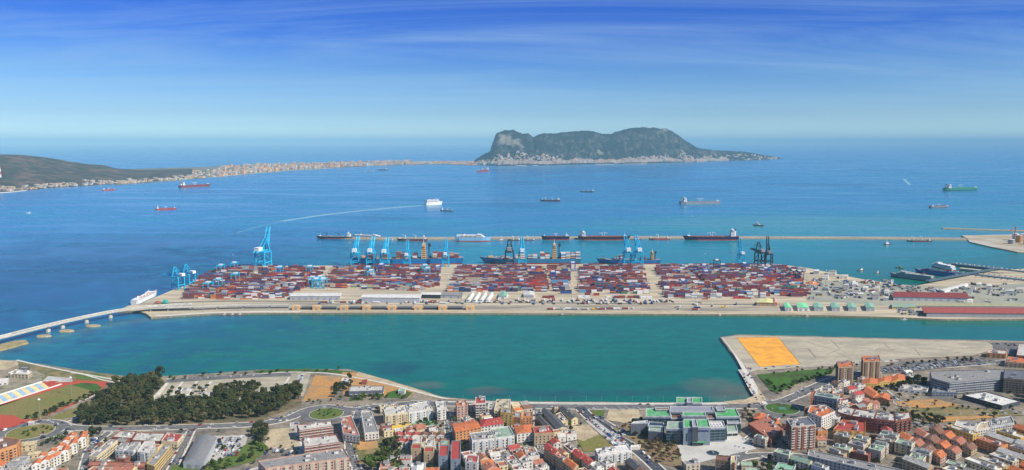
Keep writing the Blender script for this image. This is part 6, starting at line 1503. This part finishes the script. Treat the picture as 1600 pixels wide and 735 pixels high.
infill([(1255, 668), (1300, 662), (1310, 690), (1280, 700), (1262, 700)], ((1262, 680), (1300, 678)), 12, 10, 2, 2, (6, 9), [('orange', 'tile', 'orange house with orange roof'), ('beige', 'terrace', 'beige house with rusty terrace')], 'at the tall tower foot', seed=17)
infill([(1150, 725), (1200, 726), (1200, 760), (1140, 760)], ((1150, 735), (1190, 735)), 12, 9, 6, 6, (4, 6), [('beige', 'moss', 'low house with mossy roof')], 'at the bottom edge near the street fork', seed=18)
_sc = seg_clear
def seg_clear(P):
    c = (sum(p[0] for p in P) / len(P), sum(p[1] for p in P) / len(P))
    return not any(inside(x, y, K) for K in KEEPOUT for x, y in list(P) + [c]) and _sc(P)
PM = PH + [('tan', 'terrace', 'tan house with rusty terrace'), ('beige', 'brown', 'beige house with brown roof'), ('cream', 'sand', 'cream house with sandy roof'), ('brick', 'grey', 'brick house with grey roof')]
infill([(596, 642), (880, 640), (905, 668), (890, 700), (860, 700), (600, 700)], ((700, 660), (760, 652)), 10, 9, 1.5, 2, (5, 9), PM, 'filling the lanes of the middle town', seed=31, keep=.85, rotj=.1)
infill([(1290, 600), (1420, 584), (1420, 600), (1400, 630), (1300, 660), (1290, 640)], ((1300, 640), (1360, 625)), 11, 9, 2, 3, (5, 9), PM, 'between the twin towers and brick block', seed=32, keep=.8, rotj=.1)
infill([(1160, 655), (1300, 660), (1420, 668), (1600, 670), (1660, 690), (1660, 760), (1200, 760)], ((1300, 690), (1360, 706)), 16, 10, 3, 4, (6, 12), PR + [('brown', 'grey', 'brown block with grey roof'), ('brick', 'terrace', 'brick block with rusty roof'), ('pale grey', 'grey', 'grey block with grey roof'), ('white', 'pale', 'white block with pale roof')], 'in the lower right town lanes', seed=33, roofmix=('flat', 'flat', 'gable'), keep=.62, rotj=.1)
infill([(120, 690), (300, 700), (290, 760), (60, 760)], ((150, 738), (220, 740)), 11, 9, 3, 3, (4, 8), PM, 'among the lower left courtyards', seed=34, keep=.7, rotj=.1)
infill([(0, 720), (50, 700), (60, 730), (0, 745)], ((0, 730), (40, 726)), 10, 9, 2, 3, (4, 7), PM, 'by the left corner terraces', seed=35, keep=.8)
print('windows', NW[0])
# ---------------------------------------------------------------- trees
rt = random.Random(99)
def leafm(name, a, b_):
    m = mat(name, a, .8, .45, .9, objvar=.42, second=b_, sec_scale=.5, sec_lo=.4, sec_hi=.6, spec=.1); return m
LD = leafm('foliage_dark', (0.028, 0.045, 0.016), (0.055, 0.062, 0.022)); LG = leafm('foliage_green', (0.05, 0.1, 0.018), (0.085, 0.12, 0.025)); LB = leafm('foliage_dry', (0.12, 0.085, 0.035), (0.07, 0.06, 0.03))
BARK = mat('tree_bark', (.12, .085, .055), .95, .2, 1)
def crown_mesh(name, m, seed, r=3.4, hz=3.2, z0=3.2, nclump=14, nleaf=40, tall=False):
    q = random.Random(seed); mb = MB()
    for c in range(nclump):
        th = q.uniform(0, 6.283); rr = r * .68 * math.sqrt(q.random()); zc = z0 + q.uniform(.1, .95) * hz * (1.25 if rr < r * .35 else .85)
        if tall: rr *= .7
        cx, cy = rr * math.cos(th), rr * math.sin(th); cr = q.uniform(.75, 1.5) * r / 3.4
        for k in range(nleaf):
            d = Vector((q.gauss(0, 1), q.gauss(0, 1), q.gauss(0, 1) + .25)).normalized() * cr * q.uniform(.6, 1.08)
            p = Vector((cx, cy, zc)) + d; nrm = (d.normalized() + Vector((q.uniform(-.6, .6), q.uniform(-.6, .6), q.uniform(-.3, .8)))).normalized()
            a = nrm.orthogonal().normalized(); b2 = nrm.cross(a); s_ = q.uniform(.35, .65)
            mb.face([p + a * s_, p + b2 * s_ * .8, p - a * s_, p - b2 * s_ * .8])
    return mb.mesh(name, [m])
def trunk_mesh(seed, h=3.6):
    q = random.Random(seed); mb = MB(); top = (q.uniform(-.3, .3), q.uniform(-.3, .3), h); mb.tube((0, 0, -.3), top, .32, 6, 0, .2)
    for k in range(4): t = k * 1.57 + q.uniform(-.4, .4); mb.tube(top, (top[0] + 1.6 * math.cos(t), top[1] + 1.6 * math.sin(t), h + 1.6), .16, 5, 0, .06)
    return mb.mesh('trunk', [BARK])
LO = leafm('foliage_olive', (0.05, 0.058, 0.02), (0.085, 0.078, 0.03))
TR = {'dark': [crown_mesh('crown', LD if s % 2 else LO, s, r=3.4 - .4 * (s % 3), hz=3.2 + .8 * (s % 2)) for s in range(6)], 'green': [crown_mesh('crown', LG, s + 10) for s in range(3)], 'dry': [crown_mesh('crown', LB, s + 20, nclump=8, nleaf=26) for s in range(2)]}
TK = [trunk_mesh(s) for s in range(3)]
NT_ = [0]
TREES = []
def tree(x, y, k, s, label, group, z=LZ, name=None): TREES.append((x, y, k, s, label, group, z, name))
def tree_now(x, y, k, s, label, group, z=LZ, name=None):
    root = empty(name or {'dark': 'dark_tree', 'green': 'green_tree', 'dry': 'bare_tree'}[k], (x, y, z), rt.uniform(0, 6.28)); root.scale = (s, s, s * rt.uniform(.7, 1.05)); tag(root, label, 'tree', group)
    place(rt.choice(TR[k]), 'crown', root); place(rt.choice(TK), 'trunk', root); NT_[0] += 1
def nearfoot(x, y, m=2.5):
    for Q in FOOT:
        if abs(Q[0][0] - x) + abs(Q[0][1] - y) < 160 and inside(x, y, Q): return True
    for (ln, wd) in ROADS:
        for i in range(len(ln) - 1):
            a, b_ = Vector(ln[i]), Vector(ln[i + 1]); d = b_ - a; p = Vector((x, y)); L2 = d.length_squared
            if L2 < 1e-6: continue
            t = max(0, min(1, (p - a).dot(d) / L2))
            if (p - a - d * t).length < wd / 2 + m: return True
    return False
def grove(area, n_, k, smin, smax, sep, label, group, avoid=True):
    A = GP(area, LZ); xs = [p[0] for p in A]; ys = [p[1] for p in A]; pts = []
    for _ in range(n_ * 25):
        if len(pts) >= n_: break
        x, y = rt.uniform(min(xs), max(xs)), rt.uniform(min(ys), max(ys))
        if not inside(x, y, A) or any((x - a) ** 2 + (y - b_) ** 2 < sep * sep for a, b_ in pts): continue
        if avoid and nearfoot(x, y): continue
        pts.append((x, y)); kk = k if isinstance(k, str) else rt.choice(k)
        tree(x, y, kk, rt.uniform(smin, smax), label, group)
W1 = 'dark evergreen tree in the dense wood beside the sports field'; 
grove([(112, 664), (124, 648), (150, 630), (160, 612), (176, 602), (190, 598), (250, 590), (254, 604), (236, 626), (232, 640), (232, 666)], 125, 'dark', 1.5, 2.2, 6.0, W1, 'trees of the wood beside the sports field')
grove([(232, 664), (234, 634), (330, 630), (348, 622), (398, 624), (466, 606), (470, 622), (440, 644), (400, 654), (300, 662)], 165, 'dark', 1.4, 2.1, 6.0, 'dark evergreen tree in the long wood above the main road', 'trees of the long wood above the main road')
grove([(332, 626), (345, 606), (395, 602), (412, 610), (400, 624)], 38, 'dark', 1.3, 1.8, 6, 'dark tree in the memorial park behind the long wood', 'trees in the memorial park')
grove([(240, 622), (262, 606), (330, 606), (328, 622)], 9, 'dark', .9, 1.3, 10, 'lone dark tree between the pale rows of the memorial park', 'lone trees between the memorial park rows')
grove([(250, 592), (400, 583), (540, 577), (540, 580), (400, 587), (252, 597)], 16, ['dark', 'green'], .7, 1.0, 12, 'small tree on the shore walk behind the memorial park', 'small trees of the shore walk')
grove([(60, 656), (40, 656), (112, 628), (158, 612), (160, 616), (112, 634)], 26, 'dark', .65, .95, 5.2, 'round bush tree in the hedge line below the sports field', 'hedge trees below the sports field', False)
grove([(520, 604), (548, 590), (552, 600), (542, 614), (522, 622)], 13, 'dark', 1.0, 1.5, 5.5, 'dark tree beside the orange dirt lot', 'trees beside the orange dirt lot')
grove([(392, 694), (400, 668), (418, 666), (420, 684), (404, 700)], 9, 'dark', 1.4, 1.9, 5.5, 'tall dark tree between the car lot and dirt lot', 'tall trees by the car lot')
grove([(330, 726), (380, 718), (404, 696), (412, 706), (386, 724), (330, 740)], 12, 'green', .8, 1.2, 7, 'green tree on the grass bank below the car lot', 'trees on the grass bank')
grove([(596, 694), (616, 690), (632, 712), (640, 735), (606, 735)], 14, 'dark', 1.2, 1.7, 6, 'dark tree on the slope right of the waste lot', 'dark trees right of the waste lot')
grove([(572, 716), (600, 708), (622, 722), (620, 740), (572, 740)], 14, 'green', 1.2, 1.7, 6.5, 'bright green tree at the bottom of the waste lot', 'bright green trees of the waste lot')
grove([(126, 683), (156, 678), (158, 690), (130, 692)], 7, 'dark', 1.0, 1.5, 7, 'dark tree beside the end of the stepped terraces', 'trees by the stepped terraces')
grove([(20, 680), (78, 664), (84, 674), (50, 684)], 9, 'green', .4, .7, 6, 'low shrub on the left traffic island', 'shrubs of the left traffic island', False)
grove([(498, 643), (524, 643), (524, 651), (498, 651)], 8, 'green', .4, .7, 6, 'low shrub on the middle traffic island', 'shrubs of the middle traffic island', False)
grove([(480, 627), (545, 622), (640, 618), (640, 624), (540, 628), (480, 632)], 14, ['dark', 'green'], .5, .9, 8, 'small street tree along the main road bend', 'street trees along the main road bend')
grove([(1196, 596), (1216, 618), (1250, 602), (1300, 586), (1298, 582), (1244, 597), (1214, 610), (1204, 600)], 26, ['dark', 'green'], .7, 1.0, 6, 'small tree along the rim of the green park', 'trees along the green park')
grove([(1190, 586), (1300, 575), (1340, 572), (1340, 576), (1250, 583)], 12, ['dark', 'green'], .5, .8, 9, 'small tree between green park and gravel land', 'trees between park and gravel land')
grove([(1160, 640), (1178, 640), (1176, 664), (1160, 664)], 10, ['dry', 'dark'], .8, 1.1, 6, 'brownish tree between hospital and brick block', 'brownish trees beside the hospital')
grove([(960, 668), (1004, 658), (1012, 690), (1056, 696), (1066, 722), (1020, 724), (990, 694)], 46, ['dry', 'dry', 'dark'], .7, 1.1, 6, 'brown leafless tree on the waste ground before the hospital', 'brown trees before the hospital')
grove([(1400, 596), (1420, 588), (1450, 600), (1444, 606), (1404, 612)], 18, 'dark', 1.1, 1.6, 7, 'dark tree between the ochre houses and grey office', 'dark trees before the grey office')
grove([(1380, 574), (1520, 560), (1545, 558), (1545, 562), (1440, 574), (1380, 580)], 20, ['dark', 'dry'], .7, 1.0, 9, 'small tree among the parked cars by the gravel land', 'trees in the car park by the gravel land')
grove([(1410, 646), (1450, 650), (1480, 662), (1440, 668), (1420, 656)], 16, 'dark', .9, 1.3, 7, 'dark tree on the slope below the yellow field', 'dark trees below the yellow field')
grove([(1350, 605), (1400, 600), (1380, 622), (1356, 626)], 8, 'dark', .9, 1.3, 8, 'dark tree in the courtyard of the ochre houses', 'courtyard trees of the ochre houses')
grove([(1180, 720), (1260, 720), (1300, 735), (1300, 750), (1170, 750)], 22, ['dark', 'green'], .8, 1.2, 7, 'tree in the small park at the bottom right of the plaza', 'trees of the small bottom park')
grove([(1470, 640), (1560, 636), (1600, 648), (1540, 642)], 10, 'dark', .5, .8, 9, 'low bush beside the brown field', 'bushes beside the brown field')
grove([(648, 662), (700, 656), (704, 674), (655, 672)], 10, ['green', 'dark'], .7, 1.0, 6, 'garden tree behind the brown roofed row houses', 'garden trees behind the row houses')
grove([(90, 684), (108, 678), (112, 683), (60, 700)], 8, ['dark', 'green'], .6, .9, 6, 'street tree beside the lower left road', 'street trees by the lower left road')
grove([(548, 618), (566, 616), (600, 618), (600, 624), (548, 626)], 8, 'green', .7, 1.0, 6, 'green tree in front of the grey shore shed', 'trees in front of the shore shed')
grove([(540, 650), (520, 655), (600, 640), (598, 646)], 6, 'dark', .6, .9, 6, 'street tree between island and winged houses', 'street trees by the winged houses')
grove([(600, 640), (900, 640), (930, 735), (600, 735)], 60, ['dark', 'green', 'green'], .5, .95, 7, 'small courtyard tree among the houses of the middle town', 'courtyard trees of the middle town')
grove([(1190, 640), (1600, 600), (1600, 735), (1200, 735)], 90, ['dark', 'dark', 'dry', 'green'], .5, 1.0, 8, 'small tree between the blocks of the right town', 'small trees of the right town')
grove([(60, 680), (470, 672), (560, 735), (60, 735)], 45, ['dark', 'green'], .5, .9, 9, 'small tree between the blocks of the left town', 'small trees of the left town')
far_ = MB()
dk_ = sorted([t for t in TREES if t[2] == 'dark'], key=lambda t: t[1] / t[3])
for t in [t for t in TREES if t[2] != 'dark'] + dk_[:290]: tree_now(*t)
src_ = [[tuple(v.co) for v in TR['dark'][k].vertices] for k in range(2)]; fsrc_ = [[tuple(p.vertices) for p in TR['dark'][k].polygons] for k in range(2)]
for t in dk_[290:]:
    k = rt.randrange(2); i0 = len(far_.v); a_ = rt.uniform(0, 6.28); c_2, s_2 = math.cos(a_), math.sin(a_); sz = t[3]
    far_.v += [(t[0] + (p[0] * c_2 - p[1] * s_2) * sz, t[1] + (p[0] * s_2 + p[1] * c_2) * sz, LZ + p[2] * sz * .85) for p in src_[k]]
    far_.f += [tuple(q + i0 for q in f_) for f_ in fsrc_[k]]; far_.m += [0] * len(fsrc_[k])
    far_.tube((t[0], t[1], LZ - .2), (t[0], t[1], LZ + 4 * sz), .4, 5, 1, .25)
kind(far_.build('woodland_rear', [LD, BARK]), 'stuff', 'rear trees of the dark woods behind the nearer ones')
print('trees', NT_[0], len(dk_))

# ---------------------------------------------------------------- vehicles
CARC = [('white', (.75, .75, .74)), ('silver', (.42, .43, .45)), ('black', (.02, .02, .025)), ('grey', (.16, .165, .17)), ('red', (.42, .03, .025)), ('blue', (.03, .09, .3))]
def car_mesh(van=False):
    mb = MB()
    if not van:
        prof = [(-2.1, .35), (2.1, .35), (2.15, .75), (1.2, .95), (.55, 1.45), (-1.1, 1.45), (-1.75, 1.0), (-2.15, .95)]
    else: prof = [(-2.5, .4), (2.5, .4), (2.55, 1.0), (2.0, 1.3), (1.6, 2.1), (-2.5, 2.1)]
    w_ = .85 if not van else .98
    L_ = [(x, -w_, z) for x, z in prof]; R_ = [(x, w_, z) for x, z in prof]; n_ = len(prof)
    mb.face(L_, 0); mb.face(list(reversed(R_)), 0)
    for i in range(n_):
        j = (i + 1) % n_; gl = (not van and i in (3, 5)) or (van and i == 3)
        mb.face([L_[j], L_[i], R_[i], R_[j]], 1 if gl else 0)
    if not van:
        for s_ in (-1, 1): mb.face([(x, s_ * (w_ + .01), z) for x, z in ((1.0, 1.0), (.5, 1.38), (-1.05, 1.38), (-1.5, 1.0))], 1)
    for x in (-1.35, 1.35):
        for s_ in (-1, 1): mb.tube((x, s_ * (w_ - .2), .32), (x, s_ * (w_ + .03), .32), .33, 8, 2)
    return mb
cm_ = {}
for nm, c in CARC:
    pm = mat('car_paint_' + nm, c, .3, .03, spec=.5); cm_[nm] = car_mesh().mesh('parked_car', [pm, M_carglass, M_tyre]); cm_[nm + 'v'] = car_mesh(True).mesh('van', [pm, M_carglass, M_tyre])
CARS = []
def lot(area, rowdir, sep, step, fill, words, z=LZ, avoid=True):
    A = GP(area, z); a, b_ = Vector(G(*rowdir[0], z)), Vector(G(*rowdir[1], z)); u = (b_ - a).normalized(); v = Vector((-u.y, u.x)); c = Vector((sum(p[0] for p in A) / len(A), sum(p[1] for p in A) / len(A)))
    for i in range(-60, 61):
        for j in range(-40, 41):
            q = c + u * i * step + v * j * sep
            if rt.random() < fill and inside(q.x, q.y, A):
                CARS.append((q.x + rt.uniform(-.2, .2), q.y + rt.uniform(-.3, .3), math.atan2(v.y, v.x) + rt.uniform(-.05, .05), words, z + .12 if z == TZ else z + .5))
lot([(336, 684), (384, 682), (374, 714), (332, 718)], ((336, 684), (384, 682)), 6.2, 2.9, .8, 'in the crowded car lot beside the barrel roofed warehouse')
lot([(916, 658), (930, 657), (976, 692), (962, 698)], ((918, 660), (964, 698)), 6.4, 2.9, .8, 'in the diagonal car park beside the dark road')
lot([(1378, 576), (1530, 561), (1540, 565), (1440, 579), (1380, 583)], ((1380, 580), (1540, 564)), 7, 3.2, .6, 'in the long car park below the gravel land')
lot([(1556, 538), (1640, 538), (1640, 554), (1582, 554)], ((1556, 545), (1600, 546)), 9, 4.5, .5, 'in the lorry park at the right edge')
lot([(420, 700), (470, 706), (466, 712), (412, 712)], ((420, 704), (460, 706)), 6.5, 3.2, .5, 'behind the very long pinkish block')
lot([(650, 704), (716, 640), (720, 650), (700, 690)], ((700, 640), (716, 735)), 7, 3.5, .3, 'by the row houses')
lot([(1408, 606), (1450, 610), (1440, 617), (1400, 612)], ((1408, 608), (1450, 612)), 7, 3.5, .5, 'before the low white market strip')
lot([(460, 604), (468, 588), (474, 588), (468, 606)], ((460, 604), (468, 588)), 6.5, 3.2, .55, 'in the small lot beside the orange dirt lot')
lot([(270, 593), (300, 591), (400, 586), (450, 584), (450, 587), (380, 590), (300, 595)], ((300, 592), (400, 587)), 7, 3.4, .35, 'on the shore parking behind the memorial park')
lot([(120, 700), (136, 690), (168, 680), (172, 684), (140, 712)], ((120, 705), (165, 685)), 7, 4, .4, 'beside the long cream block')
for ln, wd in ROADS:
    if wd > 30: continue
    acc = 0
    for i in range(len(ln) - 1):
        a, b_ = Vector(ln[i]), Vector(ln[i + 1]); d = b_ - a; L = d.length
        if L < .5: continue
        u = d / L; nn = Vector((-u.y, u.x)); t = rt.uniform(0, 10)
        while t < L:
            for s_, off, pr in ((1, wd * .22, .22), (-1, wd * .22, .22), (1, wd / 2 + .4, .5 if wd < 10 else .25), (-1, wd / 2 + .4, .5 if wd < 10 else .25)):
                if rt.random() < pr:
                    p = a + u * t + nn * s_ * off; CARS.append((p.x, p.y, math.atan2(u.y, u.x) + (math.pi if s_ > 0 else 0), 'along the streets', LZ + .3))
            t += rt.uniform(6, 16)
def district(x, y):
    px, py = pix(x, y, LZ)
    col = 'left' if px < 300 else 'middle left' if px < 620 else 'middle' if px < 860 else 'middle right' if px < 1150 else 'right'
    return f'on a street of the {col} part of town'
CARS = [c for c in CARS if -60 < pix(c[0], c[1], LZ)[0] < 1650 and pix(c[0], c[1], LZ)[1] < 740 and (c[3] != 'along the streets' or not any(inside(c[0], c[1], Q) for Q in FOOT if abs(Q[0][0] - c[0]) + abs(Q[0][1] - c[1]) < 150))]
CARS.sort(key=lambda c: c[1]); print('cars', len(CARS))
def colname():
    return rt.choices([n_ for n_, _ in CARC], (38, 20, 10, 14, 9, 9))[0]
for (x, y, an, wd, z) in CARS[:295]:
    cn_ = colname(); v_ = rt.random() < .1; nm = 'van' if v_ else 'parked_car'
    o = place(cm_[cn_ + ('v' if v_ else '')], nm, None, (x, y, z), an)
    if wd == 'along the streets': wd = district(x, y)
    tag(o, f'{cn_} {"van" if v_ else "car"} {wd}', 'van' if v_ else 'car', f'{cn_} {"vans" if v_ else "cars"} {wd}')
mb = MB(); base = {c: car_mesh() for c, _ in CARC}
def put(mbd, src, x, y, z, an, cmat):
    i0 = len(mbd.v); c, s_ = math.cos(an), math.sin(an)
    mbd.v += [(x + p[0] * c - p[1] * s_, y + p[0] * s_ + p[1] * c, z + p[2]) for p in src.v]; mbd.f += [tuple(k + i0 for k in f_) for f_ in src.f]; mbd.m += [cmat if m_ == 0 else 5 + m_ for m_ in src.m]
src = car_mesh()
for (x, y, an, wd, z) in CARS[295:]: put(mb, src, x, y, z, an, [n_ for n_, _ in CARC].index(colname()))
if mb.f: kind(mb.build('farther_cars', [MC['car_paint_' + c] for c, _ in CARC] + [M_carglass, M_tyre]), 'stuff', 'the many farther cars parked about the town')
# terminal vehicles: lorries with trailers and parked trailers
def lorry_mesh(cab, box):
    root = None; q = MB(); q.box(7.2, 0, .5, 2.4, 2.4, 2.6, 0, 0); q.box(8.42, 0, 1.9, .06, 2.1, .9, 0, 1); q.box(0, 0, .9, 12.4, 2.2, .4, 0, 2)
    if box: q.box(0, 0, 1.3, 12.1, 2.45, 2.6, 0, 3)
    for x in (-5, -3.8, 4.6, 7.2):
        for s_ in (-1, 1): q.tube((x, s_ * .9, .5), (x, s_ * 1.2, .5), .5, 8, 2)
    return q
lm = {}
for k, (nm, ci) in enumerate((('white', 5), ('rust red', 0), ('blue', 2), ('grey', 4))):
    lm[nm] = lorry_mesh(0, True).mesh('lorry', [M_white, M_carglass, M_blk, CM[ci]])
lm['empty'] = lorry_mesh(0, False).mesh('lorry', [M_white, M_carglass, M_blk, M_blk])
spots = []
for k in range(90): spots.append((rt.uniform(770, 1060), rt.choice((470.2, 472.4, 475)) + rt.uniform(-.4, .4), 1.57))
for k in range(50): spots.append((rt.uniform(480, 765), rt.uniform(472, 475), rt.choice((0, 1.57))))
for k in range(16): spots.append((rt.uniform(850, 1000), 484 + rt.uniform(-.6, .6), 0))
for k in range(26): spots.append((rt.uniform(1050, 1380), rt.uniform(472, 488), rt.uniform(0, 3)))
for k in range(95): spots.append((rt.uniform(1262, 1405), rt.uniform(440, 470), rt.uniform(0, 3)))
for k in range(14): spots.append((rt.uniform(1440, 1560), rt.uniform(452, 473), rt.uniform(0, 3)))
spots = [s_ for s_ in spots if not (s_[0] > 1170 and s_[1] > 466 and s_[0] < 1385)]
for px, py, an in spots:
    x, y = G(px, py, TZ); nm = rt.choices(list(lm), (4, 2, 2, 2, 4))[0]; o = place(lm[nm], 'lorry', None, (x, y, TZ + .12), an)
    ar = 'left' if px < 765 else 'middle' if px < 1065 else 'right'
    tag(o, (f'lorry with {nm} box' if nm != 'empty' else 'lorry with bare black trailer') + f' on the {ar} part of the terminal front', 'lorry', f'{nm} lorries on the {ar} part of the terminal front')
for px, py, nm in ((873, 484.5, 'yellow lorry on the near quay, left of two'), (928, 484.3, 'yellow lorry on the near quay, right of two'), (1130, 481, 'orange excavator like machine on the near quay right part')):
    x, y = G(px, py, TZ); q = MB(); q.box(0, 0, .6, 7, 2.6, 2.4, 0, 0); q.box(3.2, 0, 3, 2, 2.4, 1.4, 0, 1); q.tube((0, 0, 2.5), (-5, 0, 5), .4, 5, 0)
    for a_ in (-2.4, 0, 2.4):
        for s_ in (-1, 1): q.tube((a_, s_ * 1.1, .6), (a_, s_ * 1.4, .6), .6, 8, 2)
    o = q.build('work_vehicle', [mat('machine_yellow', (.75, .45, .03), .5), M_carglass, M_tyre], None, (x, y, TZ + .12)); tag(o, nm, 'work vehicle')

# street lamps along the coast road
sl_ = MB(); sl_.tube((0, 0, 0), (0, 0, 8.5), .12, 5, 0, .08); sl_.tube((0, 0, 8.5), (0, 1.6, 8.9), .07, 4, 0); sl_.box(0, 1.8, 8.8, .3, .8, .15, 0, 1); slm = sl_.mesh('street_lamp', [M_metal, M_white])
for px in range(700, 1180, 24):
    x, y = G(px, 629.6, LZ); o = place(slm, 'street_lamp', None, (x, y, LZ + .1), math.pi)
    tag(o, 'slim grey street lamp on the straight sea wall promenade', 'street lamp', 'street lamps of the sea wall promenade')

# ---------------------------------------------------------------- labels that came out alike among buildings: order them from the left
ORD = ['first', 'second', 'third', 'fourth', 'fifth', 'sixth', 'seventh', 'eighth', 'ninth', 'tenth', 'eleventh', 'twelfth', 'thirteenth', 'fourteenth', 'fifteenth', 'sixteenth', 'seventeenth', 'eighteenth', 'nineteenth', 'twentieth']
from collections import defaultdict
dd = defaultdict(list)
for o in THINGS:
    if not o.get('group'): dd[o['label']].append(o)
for lb_, os_ in dd.items():
    if len(os_) > 1:
        os_.sort(key=lambda o: pix(*o.location)[0])
        for k, o in enumerate(os_):
            o['label'] = lb_ + ', ' + ('leftmost' if k == 0 else 'rightmost' if k == len(os_) - 1 else ORD[min(k, 19)] + ' from left')
lens = [len(o['label'].split()) for o in THINGS]
print('things', len(THINGS), 'maxwords', max(lens), [o['label'] for o in THINGS if len(o['label'].split()) > 16][:5], 'objects', len(bpy.data.objects))
